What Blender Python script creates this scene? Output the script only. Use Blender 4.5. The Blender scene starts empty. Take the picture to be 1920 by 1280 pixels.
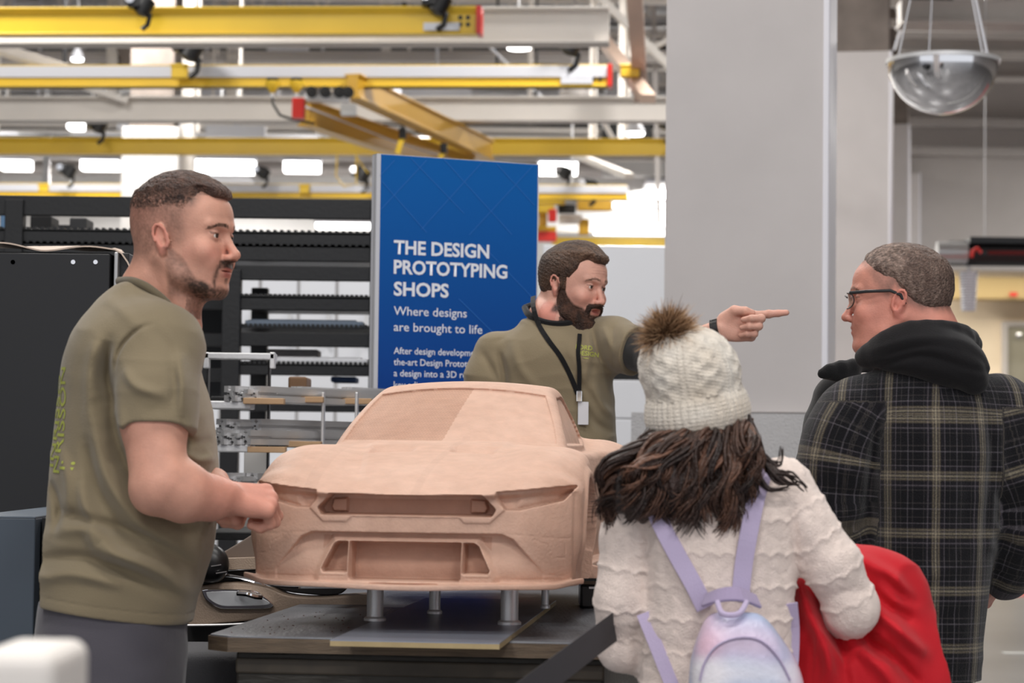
import bpy, math, random
import numpy as np
from math import sin, cos, pi, radians, sqrt
random.seed(7)
SC = bpy.context.scene
COL = SC.collection

# ------------------------------------------------------------------ camera
FPX = 4400.0
CAMZ = 1.25
PITCH = math.atan(210.0 / FPX)
ROLL = 0.012
cam_d = bpy.data.cameras.new('camera'); cam = bpy.data.objects.new('camera', cam_d); COL.objects.link(cam)
cam_d.sensor_width = 36.0; cam_d.lens = FPX / 1920 * 36.0
cam_d.clip_start = 0.1; cam_d.clip_end = 300
def rotx(a): return np.array([[1, 0, 0], [0, cos(a), -sin(a)], [0, sin(a), cos(a)]])
def roty(a): return np.array([[cos(a), 0, sin(a)], [0, 1, 0], [-sin(a), 0, cos(a)]])
def rotz(a): return np.array([[cos(a), -sin(a), 0], [sin(a), cos(a), 0], [0, 0, 1]])
CAMR = rotx(pi / 2 + PITCH) @ rotz(ROLL)
from mathutils import Matrix, Vector
m4 = np.eye(4); m4[:3, :3] = CAMR; m4[:3, 3] = (0, 0, CAMZ)
cam.matrix_world = Matrix(m4.tolist())
cam_d.dof.use_dof = True; cam_d.dof.focus_distance = 5.6; cam_d.dof.aperture_fstop = 5.6
SC.camera = cam
def P(px, py, Y):
    d = CAMR @ np.array([(px - 960) / FPX, -(py - 640) / FPX, -1.0])
    t = Y / d[1]
    return np.array([d[0] * t, Y, CAMZ + d[2] * t])

# ------------------------------------------------------------------ world, view, lights
SC.view_settings.view_transform = 'Standard'; SC.view_settings.look = 'None'
SC.view_settings.gamma = 1; SC.view_settings.use_curve_mapping = False
SC.view_settings.exposure = 0.3
w = bpy.data.worlds.new('hall_ambience'); SC.world = w; w.use_nodes = True
w.node_tree.nodes['Background'].inputs[0].default_value = (0.93, 0.95, 1.0, 1)
w.node_tree.nodes['Background'].inputs[1].default_value = 0.72
def area(loc, size, energy, color=(1, .97, .93), rot=(0, 0, 0), name='ceiling_lamp_light'):
    l = bpy.data.lights.new(name, 'AREA'); l.shape = 'RECTANGLE'; l.size, l.size_y = size; l.energy = energy; l.color = color
    o = bpy.data.objects.new(name, l); o.location = loc; o.rotation_euler = rot; COL.objects.link(o); return o
# high bay luminaires over the floor (their housings are built with the ceiling)
LUM = [(-1.8, 2.4, 7.4, 95), (1.9, 3.4, 7.4, 95), (-2.4, -2.6, 7.4, 200), (2.6, -2.2, 7.4, 215), (-0.2, 7.4, 7.4, 110), (-3.6, 10.5, 7.4, 190), (3.4, 12.0, 7.4, 170),  # the pair behind the camera is added to light the front faces
       (-5, 17, 7.4, 300), (1.5, 19, 7.4, 280), (-5, 27, 7.4, 420), (3, 28, 7.4, 380), (9.5, 24, 7.4, 130), (11.5, 36, 7.4, 760), (-2, 40, 7.4, 1150), (-11, 38, 7.4, 1000), (-6, 46.5, 6.6, 650), (3.4, 46.5, 6.6, 560)]  # last two are added to brighten the far back wall
for (x, y, z, e) in LUM:
    area((x, y, z - .03), (1.5, 1.0), e)

# ------------------------------------------------------------------ materials
def nt(m): return m.node_tree.nodes, m.node_tree.links
def mat(name, col, rough=.6, metal=0.0, noise=0.0, nscale=20.0, bump=0.0, bscale=60.0, spec=None, emis=None, estr=0.0, coat=0.0, sheen=0.0, trans=0.0, sss=0.0, alpha=1.0, stretch=None):
    m = bpy.data.materials.new(name); m.use_nodes = True
    N, L = nt(m); b = N['Principled BSDF']
    b.inputs['Base Color'].default_value = (*col, 1); b.inputs['Roughness'].default_value = rough; b.inputs['Metallic'].default_value = metal
    if spec is not None: b.inputs['Specular IOR Level'].default_value = spec
    if coat: b.inputs['Coat Weight'].default_value = coat
    if sheen: b.inputs['Sheen Weight'].default_value = sheen
    if trans: b.inputs['Transmission Weight'].default_value = trans
    if sss:
        b.inputs['Subsurface Weight'].default_value = sss; b.inputs['Subsurface Radius'].default_value = (1, .35, .2); b.inputs['Subsurface Scale'].default_value = .008
    if emis: b.inputs['Emission Color'].default_value = (*emis, 1); b.inputs['Emission Strength'].default_value = estr
    if noise or bump:
        tc = N.new('ShaderNodeTexCoord'); src = tc.outputs['Object']
        if stretch:
            mp = N.new('ShaderNodeMapping'); mp.inputs['Scale'].default_value = stretch; L.new(src, mp.inputs[0]); src = mp.outputs[0]
        if noise:
            n = N.new('ShaderNodeTexNoise'); n.inputs['Scale'].default_value = nscale; n.inputs['Detail'].default_value = 5; L.new(src, n.inputs['Vector'])
            mr = N.new('ShaderNodeMapRange'); mr.inputs['From Min'].default_value = .3; mr.inputs['From Max'].default_value = .7
            mr.inputs['To Min'].default_value = 1 - noise; mr.inputs['To Max'].default_value = 1 + noise * .6; L.new(n.outputs['Fac'], mr.inputs['Value'])
            mx = N.new('ShaderNodeVectorMath'); mx.operation = 'SCALE'; mx.inputs[0].default_value = col; L.new(mr.outputs[0], mx.inputs['Scale']); L.new(mx.outputs[0], b.inputs['Base Color'])
        if bump:
            n2 = N.new('ShaderNodeTexNoise'); n2.inputs['Scale'].default_value = bscale; n2.inputs['Detail'].default_value = 4; L.new(src, n2.inputs['Vector'])
            bp = N.new('ShaderNodeBump'); bp.inputs['Strength'].default_value = bump; bp.inputs['Distance'].default_value = .01; L.new(n2.outputs['Fac'], bp.inputs['Height']); L.new(bp.outputs[0], b.inputs['Normal'])
    return m
def attr_mat(name, rough=.55, noise=.12, nscale=60, bump=.15, bscale=120, sss=0.0, spec=.4, sheen=0.0, stretch=None, fine=0.0):
    """base colour from the mesh's own 'Col' attribute (the thing's own colours), with fine noise."""
    m = mat(name, (.5, .5, .5), rough, bump=bump, bscale=bscale, sss=sss, spec=spec, sheen=sheen, stretch=stretch)
    N, L = nt(m); b = N['Principled BSDF']
    a = N.new('ShaderNodeAttribute'); a.attribute_name = 'Col'
    tc = N.new('ShaderNodeTexCoord'); n = N.new('ShaderNodeTexNoise'); n.inputs['Scale'].default_value = nscale; n.inputs['Detail'].default_value = 6
    src = tc.outputs['Object']
    if stretch:
        mp = N.new('ShaderNodeMapping'); mp.inputs['Scale'].default_value = stretch; L.new(src, mp.inputs[0]); src = mp.outputs[0]
    L.new(src, n.inputs['Vector'])
    mr = N.new('ShaderNodeMapRange'); mr.inputs['From Min'].default_value = .3; mr.inputs['From Max'].default_value = .7
    mr.inputs['To Min'].default_value = 1 - noise; mr.inputs['To Max'].default_value = 1 + noise; L.new(n.outputs['Fac'], mr.inputs['Value'])
    mx = N.new('ShaderNodeVectorMath'); mx.operation = 'SCALE'; L.new(a.outputs['Color'], mx.inputs[0]); L.new(mr.outputs[0], mx.inputs['Scale']); L.new(mx.outputs[0], b.inputs['Base Color'])
    return m
def s2l(r, g, b):
    f = lambda c: (c / 255 / 12.92) if c / 255 <= .04045 else ((c / 255 + .055) / 1.055) ** 2.4
    return (f(r), f(g), f(b))

# ------------------------------------------------------------------ object helpers
def tag(o, label=None, cat=None, group=None, kind=None):
    if label: o['label'] = label
    if cat: o['category'] = cat
    if group: o['group'] = group
    if kind: o['kind'] = kind
    return o
def thing(name, label, cat, loc=(0, 0, 0), group=None, rz=0.0):
    o = bpy.data.objects.new(name, None); COL.objects.link(o); o.location = tuple(float(v) for v in loc); o.rotation_euler = (0, 0, rz)
    o.empty_display_size = .1
    return tag(o, label, cat, group)
def link(name, me, m, parent=None, world=True):
    o = bpy.data.objects.new(name, me); COL.objects.link(o)
    if m is not None:
        for x in (m if isinstance(m, (list, tuple)) else [m]): me.materials.append(x)
    if parent is not None:
        o.parent = parent
        if world:
            M = Matrix.Identity(4); p = parent; ch = []
            while p is not None: ch.append(p); p = p.parent
            for p in reversed(ch): M = M @ p.matrix_parent_inverse @ Matrix.LocRotScale(p.location, p.rotation_euler, p.scale)
            o.matrix_parent_inverse = M.inverted()
    return o
def dup(root, loc, rz=None, label=None, group=None):
    r = root.copy(); COL.objects.link(r); r.location = tuple(float(v) for v in loc)
    if rz is not None: r.rotation_euler = (0, 0, rz)
    if label: r['label'] = label
    if group: r['group'] = group
    for ch in list(root.children):
        c = ch.copy(); COL.objects.link(c); c.parent = r; c.matrix_parent_inverse = ch.matrix_parent_inverse.copy()
        for g in list(ch.children):
            d = g.copy(); COL.objects.link(d); d.parent = c; d.matrix_parent_inverse = g.matrix_parent_inverse.copy()
    return r
class MB:
    def __init__(s): s.v = []; s.f = []; s.mi = []
    def add(s, vs, fs, mi=0):
        n = len(s.v); s.v += [tuple(float(c) for c in v) for v in vs]; s.f += [tuple(i + n for i in f) for f in fs]; s.mi += [mi] * len(fs); return s
    def hexa(s, c8, mi=0):
        return s.add(c8, [(0, 3, 2, 1), (4, 5, 6, 7), (0, 1, 5, 4), (1, 2, 6, 5), (2, 3, 7, 6), (3, 0, 4, 7)], mi)
    def box(s, x0, x1, y0, y1, z0, z1, mi=0, R=None, o=(0, 0, 0)):
        c = [(x0, y0, z0), (x1, y0, z0), (x1, y1, z0), (x0, y1, z0), (x0, y0, z1), (x1, y0, z1), (x1, y1, z1), (x0, y1, z1)]
        if R is not None: c = [R @ np.array(p) + np.array(o) for p in c]
        else: c = [np.array(p) + np.array(o) for p in c]
        return s.hexa(c, mi)
    def bar(s, a, b, w, h, up=(0, 0, 1), mi=0):
        a = np.array(a, float); b = np.array(b, float); d = b - a; L = np.linalg.norm(d); d /= L
        up = np.array(up, float); sd = np.cross(d, up)
        if np.linalg.norm(sd) < 1e-4: sd = np.cross(d, (1, 0, 0))
        sd /= np.linalg.norm(sd); u = np.cross(sd, d)
        R = np.stack([d, -sd, u], 1)
        return s.box(0, L, -w / 2, w / 2, -h / 2, h / 2, mi, R, a)
    def tube(s, pts, r, n=10, mi=0, cap=True, flat=1.0):
        pts = [np.array(p, float) for p in pts]; rr = r if hasattr(r, '__len__') else [r] * len(pts)
        ref = np.array([0.0, 0, 1.0]); rings = []; pu = None
        for i, p in enumerate(pts):
            d = pts[min(i + 1, len(pts) - 1)] - pts[max(i - 1, 0)]; d = d / (np.linalg.norm(d) + 1e-12)
            if pu is None:
                u = np.cross(d, ref)
                if np.linalg.norm(u) < .05: u = np.cross(d, (0, 1, 0))
            else: u = pu - d * np.dot(pu, d)
            u = u / (np.linalg.norm(u) + 1e-12); pu = u; w_ = np.cross(d, u)
            rings.append([p + rr[i] * (cos(2 * pi * k / n) * u + flat * sin(2 * pi * k / n) * w_) for k in range(n)])
        vs = [q for R_ in rings for q in R_]; fs = []
        for i in range(len(pts) - 1):
            for k in range(n): fs.append((i * n + k, i * n + (k + 1) % n, (i + 1) * n + (k + 1) % n, (i + 1) * n + k))
        if cap: fs.append(tuple(range(n))[::-1]); fs.append(tuple((len(pts) - 1) * n + k for k in range(n)))
        return s.add(vs, fs, mi)
    def ribbon(s, pts, w, t, nrm, mi=0):
        """flat strap following pts; nrm = list of outward normals or one"""
        pts = [np.array(p, float) for p in pts]; vs = []; fs = []
        for i, p in enumerate(pts):
            d = pts[min(i + 1, len(pts) - 1)] - pts[max(i - 1, 0)]; d /= np.linalg.norm(d) + 1e-12
            n_ = np.array(nrm[i] if hasattr(nrm[0], '__len__') else nrm, float); n_ = n_ - d * np.dot(n_, d); n_ /= np.linalg.norm(n_); sd = np.cross(d, n_)
            vs += [p - sd * w / 2, p + sd * w / 2, p + sd * w / 2 + n_ * t, p - sd * w / 2 + n_ * t]
        for i in range(len(pts) - 1):
            for k in range(4): fs.append((i * 4 + k, i * 4 + (k + 1) % 4, (i + 1) * 4 + (k + 1) % 4, (i + 1) * 4 + k))
        n4 = (len(pts) - 1) * 4
        fs.append((3, 2, 1, 0)); fs.append((n4, n4 + 1, n4 + 2, n4 + 3))
        return s.add(vs, fs, mi)
    def lathe(s, prof, o=(0, 0, 0), n=32, mi=0, R=None, cap=True):
        vs = []; fs = []
        for (r, z) in prof:
            for k in range(n):
                q = np.array([r * cos(2 * pi * k / n), r * sin(2 * pi * k / n), z])
                vs.append((R @ q if R is not None else q) + np.array(o))
        for i in range(len(prof) - 1):
            for k in range(n): fs.append((i * n + k, i * n + (k + 1) % n, (i + 1) * n + (k + 1) % n, (i + 1) * n + k))
        if cap: fs.append(tuple(range(n))[::-1]); fs.append(tuple((len(prof) - 1) * n + k for k in range(n)))
        return s.add(vs, fs, mi)
    def prism(s, poly, b, mi=0):
        """poly: list of 2d->3d points at side a; b: offset vector"""
        n = len(poly); b = np.array(b, float); vs = [np.array(p, float) for p in poly]; vs += [p + b for p in vs]
        fs = [tuple(range(n)), tuple(range(2 * n - 1, n - 1, -1))] + [(k, k + n, (k + 1) % n + n, (k + 1) % n) for k in range(n)]
        return s.add(vs, fs, mi)
    def build(s, name, m, parent=None, bevel=0.0, smooth=False, seg=2, label=None):
        me = bpy.data.meshes.new(name); me.from_pydata(s.v, [], s.f)
        if any(s.mi): me.polygons.foreach_set('material_index', s.mi)
        if smooth: me.polygons.foreach_set('use_smooth', [True] * len(me.polygons))
        me.validate(); me.update()
        o = link(name, me, m, parent)
        if smooth:
            es = o.modifiers.new('es', 'EDGE_SPLIT'); es.split_angle = radians(40)
        if bevel:
            b = o.modifiers.new('bev', 'BEVEL'); b.width = bevel; b.segments = seg; b.limit_method = 'ANGLE'; b.angle_limit = radians(35)
        if label: o['label'] = label
        return o

# ------------------------------------------------------------------ implicit surfaces (sparse surface nets)
RNG = np.random.default_rng(11)
_LAT = RNG.random((32, 32, 32)).astype(np.float32) * 2 - 1
def noise3(Pn, s):
    """value noise, Pn (...,3) scaled by s (scalar or 3-vector) -> -1..1"""
    q = Pn * np.asarray(s, np.float32) + 1000.0
    i = np.floor(q).astype(np.int32); f = (q - i).astype(np.float32); f = f * f * (3 - 2 * f)
    i &= 31; j = (i + 1) & 31
    x0, y0, z0 = i[..., 0], i[..., 1], i[..., 2]; x1, y1, z1 = j[..., 0], j[..., 1], j[..., 2]
    fx, fy, fz = f[..., 0], f[..., 1], f[..., 2]
    a = _LAT[x0, y0, z0] * (1 - fx) + _LAT[x1, y0, z0] * fx; b = _LAT[x0, y1, z0] * (1 - fx) + _LAT[x1, y1, z0] * fx
    c = _LAT[x0, y0, z1] * (1 - fx) + _LAT[x1, y0, z1] * fx; d = _LAT[x0, y1, z1] * (1 - fx) + _LAT[x1, y1, z1] * fx
    return (a * (1 - fy) + b * fy) * (1 - fz) + (c * (1 - fy) + d * fy) * fz
def smin(a, b, k):
    if k <= 0: return np.minimum(a, b)
    h = np.maximum(k - np.abs(a - b), 0) / k
    return np.minimum(a, b) - h * h * (k * .25)
def smax(a, b, k): return -smin(-a, -b, k)
def sstep(x, a, b):
    t = np.clip((x - a) / (b - a), 0, 1); return t * t * (3 - 2 * t)
class Frame:
    def __init__(s, o, x, y=None, z=None, sc=1.0):
        s.o = np.array(o, float); x = np.array(x, float); x /= np.linalg.norm(x)
        if z is not None: z = np.array(z, float); z = z - x * np.dot(x, z); z /= np.linalg.norm(z); y = np.cross(z, x)
        else: y = np.array(y, float); y = y - x * np.dot(x, y); y /= np.linalg.norm(y); z = np.cross(x, y)
        s.R = np.stack([x, y, z]); s.sc = sc
    def loc(s, Q): return ((Q - s.o.astype(np.float32)) @ s.R.T.astype(np.float32)) / s.sc
    def w(s, p): return s.o + s.sc * (np.array(p, float) @ s.R)
IDF = None
class Fld:
    def __init__(s): s.pr = []
    def add(s, fn, c, r, k=.01, op='u'): s.pr.append((fn, np.array(c, float), float(r), k, op)); return s
    def ell(s, c, rad, k=.01, op='u', fr=None, rot=None):
        c = np.array(c, float); rad = np.array(rad, np.float32); sc = fr.sc if fr else 1.0
        cw = fr.w(c) if fr else c
        def fn(Q):
            q = (fr.loc(Q) if fr else Q) - c.astype(np.float32)
            if rot is not None: q = q @ rot.astype(np.float32)
            a = q / rad; k0 = np.sqrt((a * a).sum(-1)) + 1e-9; b = a / rad; k1 = np.sqrt((b * b).sum(-1)) + 1e-9
            return k0 * (k0 - 1) / k1 * sc
        return s.add(fn, cw, rad.max() * sc, k, op)
    def cap(s, a, b, ra, rb=None, k=.01, op='u', fr=None):
        rb = ra if rb is None else rb; sc = 1.0
        if fr: a = fr.w(a); b = fr.w(b); ra *= fr.sc; rb *= fr.sc
        a = np.array(a, float); b = np.array(b, float); ab = (b - a); L2 = float(ab @ ab) + 1e-12
        a32 = a.astype(np.float32); ab32 = ab.astype(np.float32)
        def fn(Q):
            q = Q - a32; t = np.clip((q @ ab32) / L2, 0, 1)
            d = q - t[..., None] * ab32
            return np.sqrt((d * d).sum(-1)) - (ra + (rb - ra) * t)
        return s.add(fn, (a + b) / 2, sqrt(L2) / 2 + max(ra, rb), k, op)
    def chain(s, pts, rs, k=.01, op='u', fr=None):
        for i in range(len(pts) - 1): s.cap(pts[i], pts[i + 1], rs[i], rs[i + 1], k, op, fr)
        return s
    def loft(s, rows, k=.01, op='u', fr=None, n=2.2, cap=.02):
        """rows (z, cx, cy, rx, ry) in frame; smooth interpolation along z"""
        A = np.array(sorted(rows), float); zf = np.linspace(A[0, 0], A[-1, 0], 160)
        def ci(col):
            y = A[:, col]; x = A[:, 0]; m = np.gradient(y, x) if len(x) > 2 else np.full(len(x), (y[-1] - y[0]) / (x[-1] - x[0]))
            i = np.clip(np.searchsorted(x, zf) - 1, 0, len(x) - 2); hh = x[i + 1] - x[i]; t = (zf - x[i]) / hh
            return (2 * t**3 - 3 * t**2 + 1) * y[i] + (t**3 - 2 * t**2 + t) * hh * m[i] + (-2 * t**3 + 3 * t**2) * y[i + 1] + (t**3 - t**2) * hh * m[i + 1]
        T = [ci(c) for c in (1, 2, 3, 4)]
        zc = (A[0, 0] + A[-1, 0]) / 2; R = max(abs(A[:, 3]).max(), abs(A[:, 4]).max()); cm = (A[:, 1].mean(), A[:, 2].mean(), zc)
        spread = max(np.ptp(A[:, 1]), np.ptp(A[:, 2])) ; sc = fr.sc if fr else 1
        cw = fr.w(cm) if fr else np.array(cm)
        def fn(Q):
            q = fr.loc(Q) if fr else Q
            z = q[..., 2]; cx, cy, rx, ry = [np.interp(z, zf, t).astype(np.float32) for t in T]
            rx = np.maximum(rx, 1e-3); ry = np.maximum(ry, 1e-3)
            u = np.abs(q[..., 0] - cx) / rx; v = np.abs(q[..., 1] - cy) / ry
            d = ((u**n + v**n + 1e-12) ** (1 / n) - 1) * np.minimum(rx, ry)
            return smax(smax(d, z - A[-1, 0], cap), A[0, 0] - z, cap) * sc
        return s.add(fn, cw, (sqrt(((A[-1, 0] - A[0, 0]) / 2) ** 2 + (R + spread) ** 2)) * sc, k, op)
    def mod(s, fn, c=(0, 0, 0), r=1e3): return s.add(fn, c, r, 0, 'm')
    def ev(s, Q, C, R):
        """Q (B,n,3); C (B,3) block centres; R block radius"""
        F = np.full(Q.shape[:2], 1.0, np.float32)
        for fn, c, r, k, op in s.pr:
            if op == 'm':
                near = (np.linalg.norm(C - c, axis=1) < r + R) & (F.min(1) < .3)
            else: near = np.linalg.norm(C - c, axis=1) < r + k + R * 2.2 + .004
            idx = np.nonzero(near)[0]
            if not len(idx): continue
            q = Q[idx]; f = F[idx]
            if op == 'm': f = fn(q, f)
            else:
                d = fn(q)
                f = smin(f, d, k) if op == 'u' else (smax(f, -d, k) if op == 's' else smax(f, d, k))
            F[idx] = f
        return F
    def mesh(s, lo, hi, h, B=8, slack=1.9):
        lo = np.array(lo, float); hi = np.array(hi, float); nb = np.maximum(np.ceil((hi - lo) / (h * B)).astype(int), 1)
        I = np.stack(np.meshgrid(*[np.arange(n) for n in nb], indexing='ij'), -1).reshape(-1, 3)
        bs = B * h; C = lo + (I + .5) * bs; R = sqrt(3) * bs / 2
        act = []
        for i in range(0, len(C), 60000):
            c = C[i:i + 60000]; F = s.ev(c[:, None, :].astype(np.float32), c, R)[:, 0]; act.append(np.abs(F) < R * slack)
        I = I[np.concatenate(act)]
        g = np.stack(np.meshgrid(*[np.arange(B + 1)] * 3, indexing='ij'), -1).reshape(-1, 3)
        V = []; K = []; QD = []; n = B + 1
        NX = (nb * B + 4); key = lambda c: ((c[:, 0] + 1) * NX[1] + (c[:, 1] + 1)) * NX[2] + (c[:, 2] + 1)
        for i in range(0, len(I), 1500):
            bi = I[i:i + 1500]; gi = (bi[:, None, :] * B + g[None]); Q = (lo + gi * h).astype(np.float32)
            F = s.ev(Q, lo + (bi + .5) * bs, R).reshape(-1, n, n, n)
            ins = F < 0; cs = sum(ins[:, a:a + B, b:b + B, c:c + B].astype(np.int8) for a in (0, 1) for b in (0, 1) for c in (0, 1))
            w_ = np.nonzero((cs > 0) & (cs < 8))
            if len(w_[0]):
                b_, x, y, z = w_; corner = {}
                for a in (0, 1):
                    for bb in (0, 1):
                        for c in (0, 1): corner[a, bb, c] = F[b_, x + a, y + bb, z + c]
                acc = np.zeros((len(b_), 3)); cnt = np.zeros(len(b_))
                for ax in range(3):
                    for u in (0, 1):
                        for v in (0, 1):
                            p0 = [0, 0, 0]; p1 = [0, 0, 0]; o = [q for q in range(3) if q != ax]; p0[o[0]] = p1[o[0]] = u; p0[o[1]] = p1[o[1]] = v; p1[ax] = 1
                            f0 = corner[tuple(p0)]; f1 = corner[tuple(p1)]; sc_ = (f0 < 0) != (f1 < 0)
                            t = np.where(sc_, f0 / np.where(sc_, f0 - f1, 1), 0)
                            for q in range(3): acc[:, q] += sc_ * (p0[q] + (t if q == ax else 0))
                            cnt += sc_
                cell = bi[b_] * B + np.stack([x, y, z], 1)
                V.append(lo + (cell + acc / cnt[:, None]) * h); K.append(key(cell))
            for ax in range(3):
                sl0 = [slice(0, B)] * 3; sl1 = [slice(0, B)] * 3; sl1[ax] = slice(1, B + 1)
                a0 = ins[(slice(None), *sl0)]; a1 = ins[(slice(None), *sl1)]
                e = np.nonzero(a0 != a1)
                if not len(e[0]): continue
                c = bi[e[0]] * B + np.stack(e[1:], 1); o = [(ax + 1) % 3, (ax + 2) % 3]; d1 = np.zeros(3, int); d1[o[0]] = 1; d2 = np.zeros(3, int); d2[o[1]] = 1
                q = np.stack([key(c - d1 - d2), key(c - d2), key(c), key(c - d1)], 1)
                fl = a0[e]; q[~fl] = q[~fl][:, ::-1]; QD.append(q)
        V = np.concatenate(V); K = np.concatenate(K); QD = np.concatenate(QD); so = np.argsort(K); Ks = K[so]
        j = np.clip(np.searchsorted(Ks, QD), 0, len(Ks) - 1); ok = (Ks[j] == QD).all(1)
        return V, so[j[ok]]
def relax(V, Fq, it=1, lam=.5):
    n = len(V)
    for _ in range(it):
        acc = np.zeros_like(V); cnt = np.zeros(n)
        for a, b in ((0, 1), (1, 2), (2, 3), (3, 0)):
            for q in range(3): acc[:, q] += np.bincount(Fq[:, a], V[Fq[:, b], q], n) + np.bincount(Fq[:, b], V[Fq[:, a], q], n)
            cnt += np.bincount(Fq[:, a], minlength=n) + np.bincount(Fq[:, b], minlength=n)
        V = V * (1 - lam) + lam * acc / np.maximum(cnt, 1)[:, None]
    return V
def keep(V, Fq, mask):
    """drop vertices where mask is False (all faces with none kept)"""
    f = Fq[mask[Fq].any(1)]; used = np.zeros(len(V), bool); used[f.ravel()] = True
    mp = np.cumsum(used) - 1; return V[used], mp[f]
def npmesh(name, V, Fq, m, parent=None, col=None, smooth=True, uv=None, label=None, mids=None):
    me = bpy.data.meshes.new(name); n = Fq.shape[1]
    me.vertices.add(len(V)); me.vertices.foreach_set('co', np.ascontiguousarray(V, np.float32).ravel())
    me.loops.add(Fq.size); me.loops.foreach_set('vertex_index', np.ascontiguousarray(Fq, np.int32).ravel())
    me.polygons.add(len(Fq)); me.polygons.foreach_set('loop_start', np.arange(0, Fq.size, n, dtype=np.int32))
    try: me.polygons.foreach_set('loop_total', np.full(len(Fq), n, np.int32))
    except Exception: pass
    if mids is not None: me.polygons.foreach_set('material_index', np.asarray(mids, np.int32))
    me.update(calc_edges=True)
    me.polygons.foreach_set('use_smooth', np.full(len(Fq), smooth))
    if col is not None:
        a = me.color_attributes.new('Col', 'FLOAT_COLOR', 'POINT'); c4 = np.ones((len(V), 4), np.float32); c4[:, :3] = col; a.data.foreach_set('color', c4.ravel())
    if uv is not None:
        a = me.attributes.new('tuv', 'FLOAT2', 'POINT'); a.data.foreach_set('vector', np.ascontiguousarray(uv, np.float32).ravel())
    o = link(name, me, m, parent)
    if label: o['label'] = label
    return o
def vnormals(V, Fq):
    n = np.cross(V[Fq[:, 2]] - V[Fq[:, 0]], V[Fq[:, 3]] - V[Fq[:, 1]]); N = np.zeros_like(V)
    for a in range(4):
        for q in range(3): N[:, q] += np.bincount(Fq[:, a], n[:, q], len(V))
    return N / (np.linalg.norm(N, axis=1, keepdims=True) + 1e-12)
def mixc(a, b, t):
    a = np.array(a, float); b = np.array(b, float); t = np.asarray(t)[:, None]; return a * (1 - t) + b * t
# ------------------------------------------------------------------ shared materials
M = {}
M['white_paint'] = mat('white_paint', s2l(198, 192, 190), .6, noise=.04, nscale=3, bump=.1, bscale=200)
M['wall_grey'] = mat('wall_grey', s2l(200, 194, 190), .7, noise=.05, nscale=1.5)
M['far_white'] = mat('far_white', s2l(216, 214, 212), .6, noise=.05, nscale=1)
M['beige'] = mat('beige_wall', s2l(232, 214, 186), .7, noise=.04, nscale=1)
M['concrete'] = mat('bare_concrete', s2l(125, 115, 108), .85, noise=.2, nscale=4, bump=.3, bscale=40)
M['deck'] = mat('ceiling_deck', s2l(182, 176, 171), .8, noise=.1, nscale=2)
M['yellow'] = mat('yellow_enamel', s2l(224, 186, 50), .38, noise=.06, nscale=2)
M['ochre'] = mat('ochre_enamel', s2l(200, 154, 46), .42, noise=.06, nscale=2)
M['alu'] = mat('brushed_aluminium', (.74, .74, .75), .45, metal=.6, noise=.06, nscale=8, bump=.1, bscale=90)
M['rail_white'] = mat('rail_white', s2l(205, 206, 212), .45)
M['steel_cream'] = mat('cream_steel', s2l(226, 220, 213), .55, noise=.05, nscale=2)
M['steel_pink'] = mat('primer_steel', s2l(205, 178, 160), .6, noise=.06, nscale=2)
M['black_metal'] = mat('black_metal', s2l(17, 17, 19), .45, noise=.15, nscale=8, bump=.1)
M['black_panel'] = mat('black_panel', s2l(22, 23, 27), .55, noise=.12, nscale=3)
M['black_plastic'] = mat('black_plastic', s2l(18, 18, 20), .35)
M['red'] = mat('red_enamel', s2l(205, 40, 32), .4)
M['chrome'] = mat('chrome', (.85, .85, .87), .06, metal=1.0)
M['lamp'] = mat('lamp_diffuser', (.9, .9, .9), .5, emis=(1, .98, .95), estr=5.0)
M['duct'] = mat('galvanised', (.5, .5, .5), .35, metal=.7, noise=.1, nscale=3)
def floor_mat():
    m = mat('polished_concrete', s2l(128, 127, 128), .3, noise=.18, nscale=.9)
    return m
# ------------------------------------------------------------------ shell
b = MB(); b.add([(-30, -6, 0), (30, -6, 0), (30, 60, 0), (-30, 60, 0)], [(0, 1, 2, 3)]); tag(b.build('floor', floor_mat()), kind='structure')
b = MB(); b.box(-30, 30, 50, 50.3, 0, 12); tag(b.build('wall_back', M['far_white']), kind='structure')
b = MB(); b.box(-30.3, -30, -6, 50, 0, 12); tag(b.build('wall_left', M['far_white']), kind='structure')
b = MB(); b.box(30, 30.3, -6, 50, 0, 12); tag(b.build('wall_right', M['wall_grey']), kind='structure')
b = MB(); b.box(-30, 30, -6, 50, 9.6, 9.7)
for i in range(56): b.box(-30, 30, -5.6 + i, -5.3 + i, 9.5, 9.6)
tag(b.build('ceiling', M['deck']), kind='structure')
# grey bulkhead wall over the right aisle, with ledges
xr0 = P(1672, 300, 44)[0]
b = MB(); b.box(xr0, 30, 44, 44.4, P(1800, 505, 44)[2], 9.5)
tag(b.build('wall_bulkhead', M['wall_grey']), kind='structure')
for k, py in enumerate((232, 285)):
    z = P(1800, py, 44)[2]; b = MB(); b.box(xr0, 30, 43.6 + .1 * k, 44, z - .1, z + .06); tag(b.build('trim_%d' % (k + 1), M['wall_grey'], bevel=.02), kind='structure')
for k, (py, Y) in enumerate(((40, 30), (78, 33), (128, 38), (20, 26))):
    z = P(1800, py, Y)[2]; b = MB(); b.box(P(1690, py, Y)[0], 28, Y, Y + .3, z - .12, z + .12)
    b.box(P(1690, py, Y)[0], 28, Y - .1, Y + .4, z - .16, z - .12)
    tag(b.build('ceiling_beam', M['deck'], bevel=.01), 'taupe steel joist across the ceiling over the right aisle, %s' % ('second from the top', 'third from the top', 'just behind the mirror dome', 'topmost one')[k], 'beam', 'joists over the right aisle')
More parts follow.
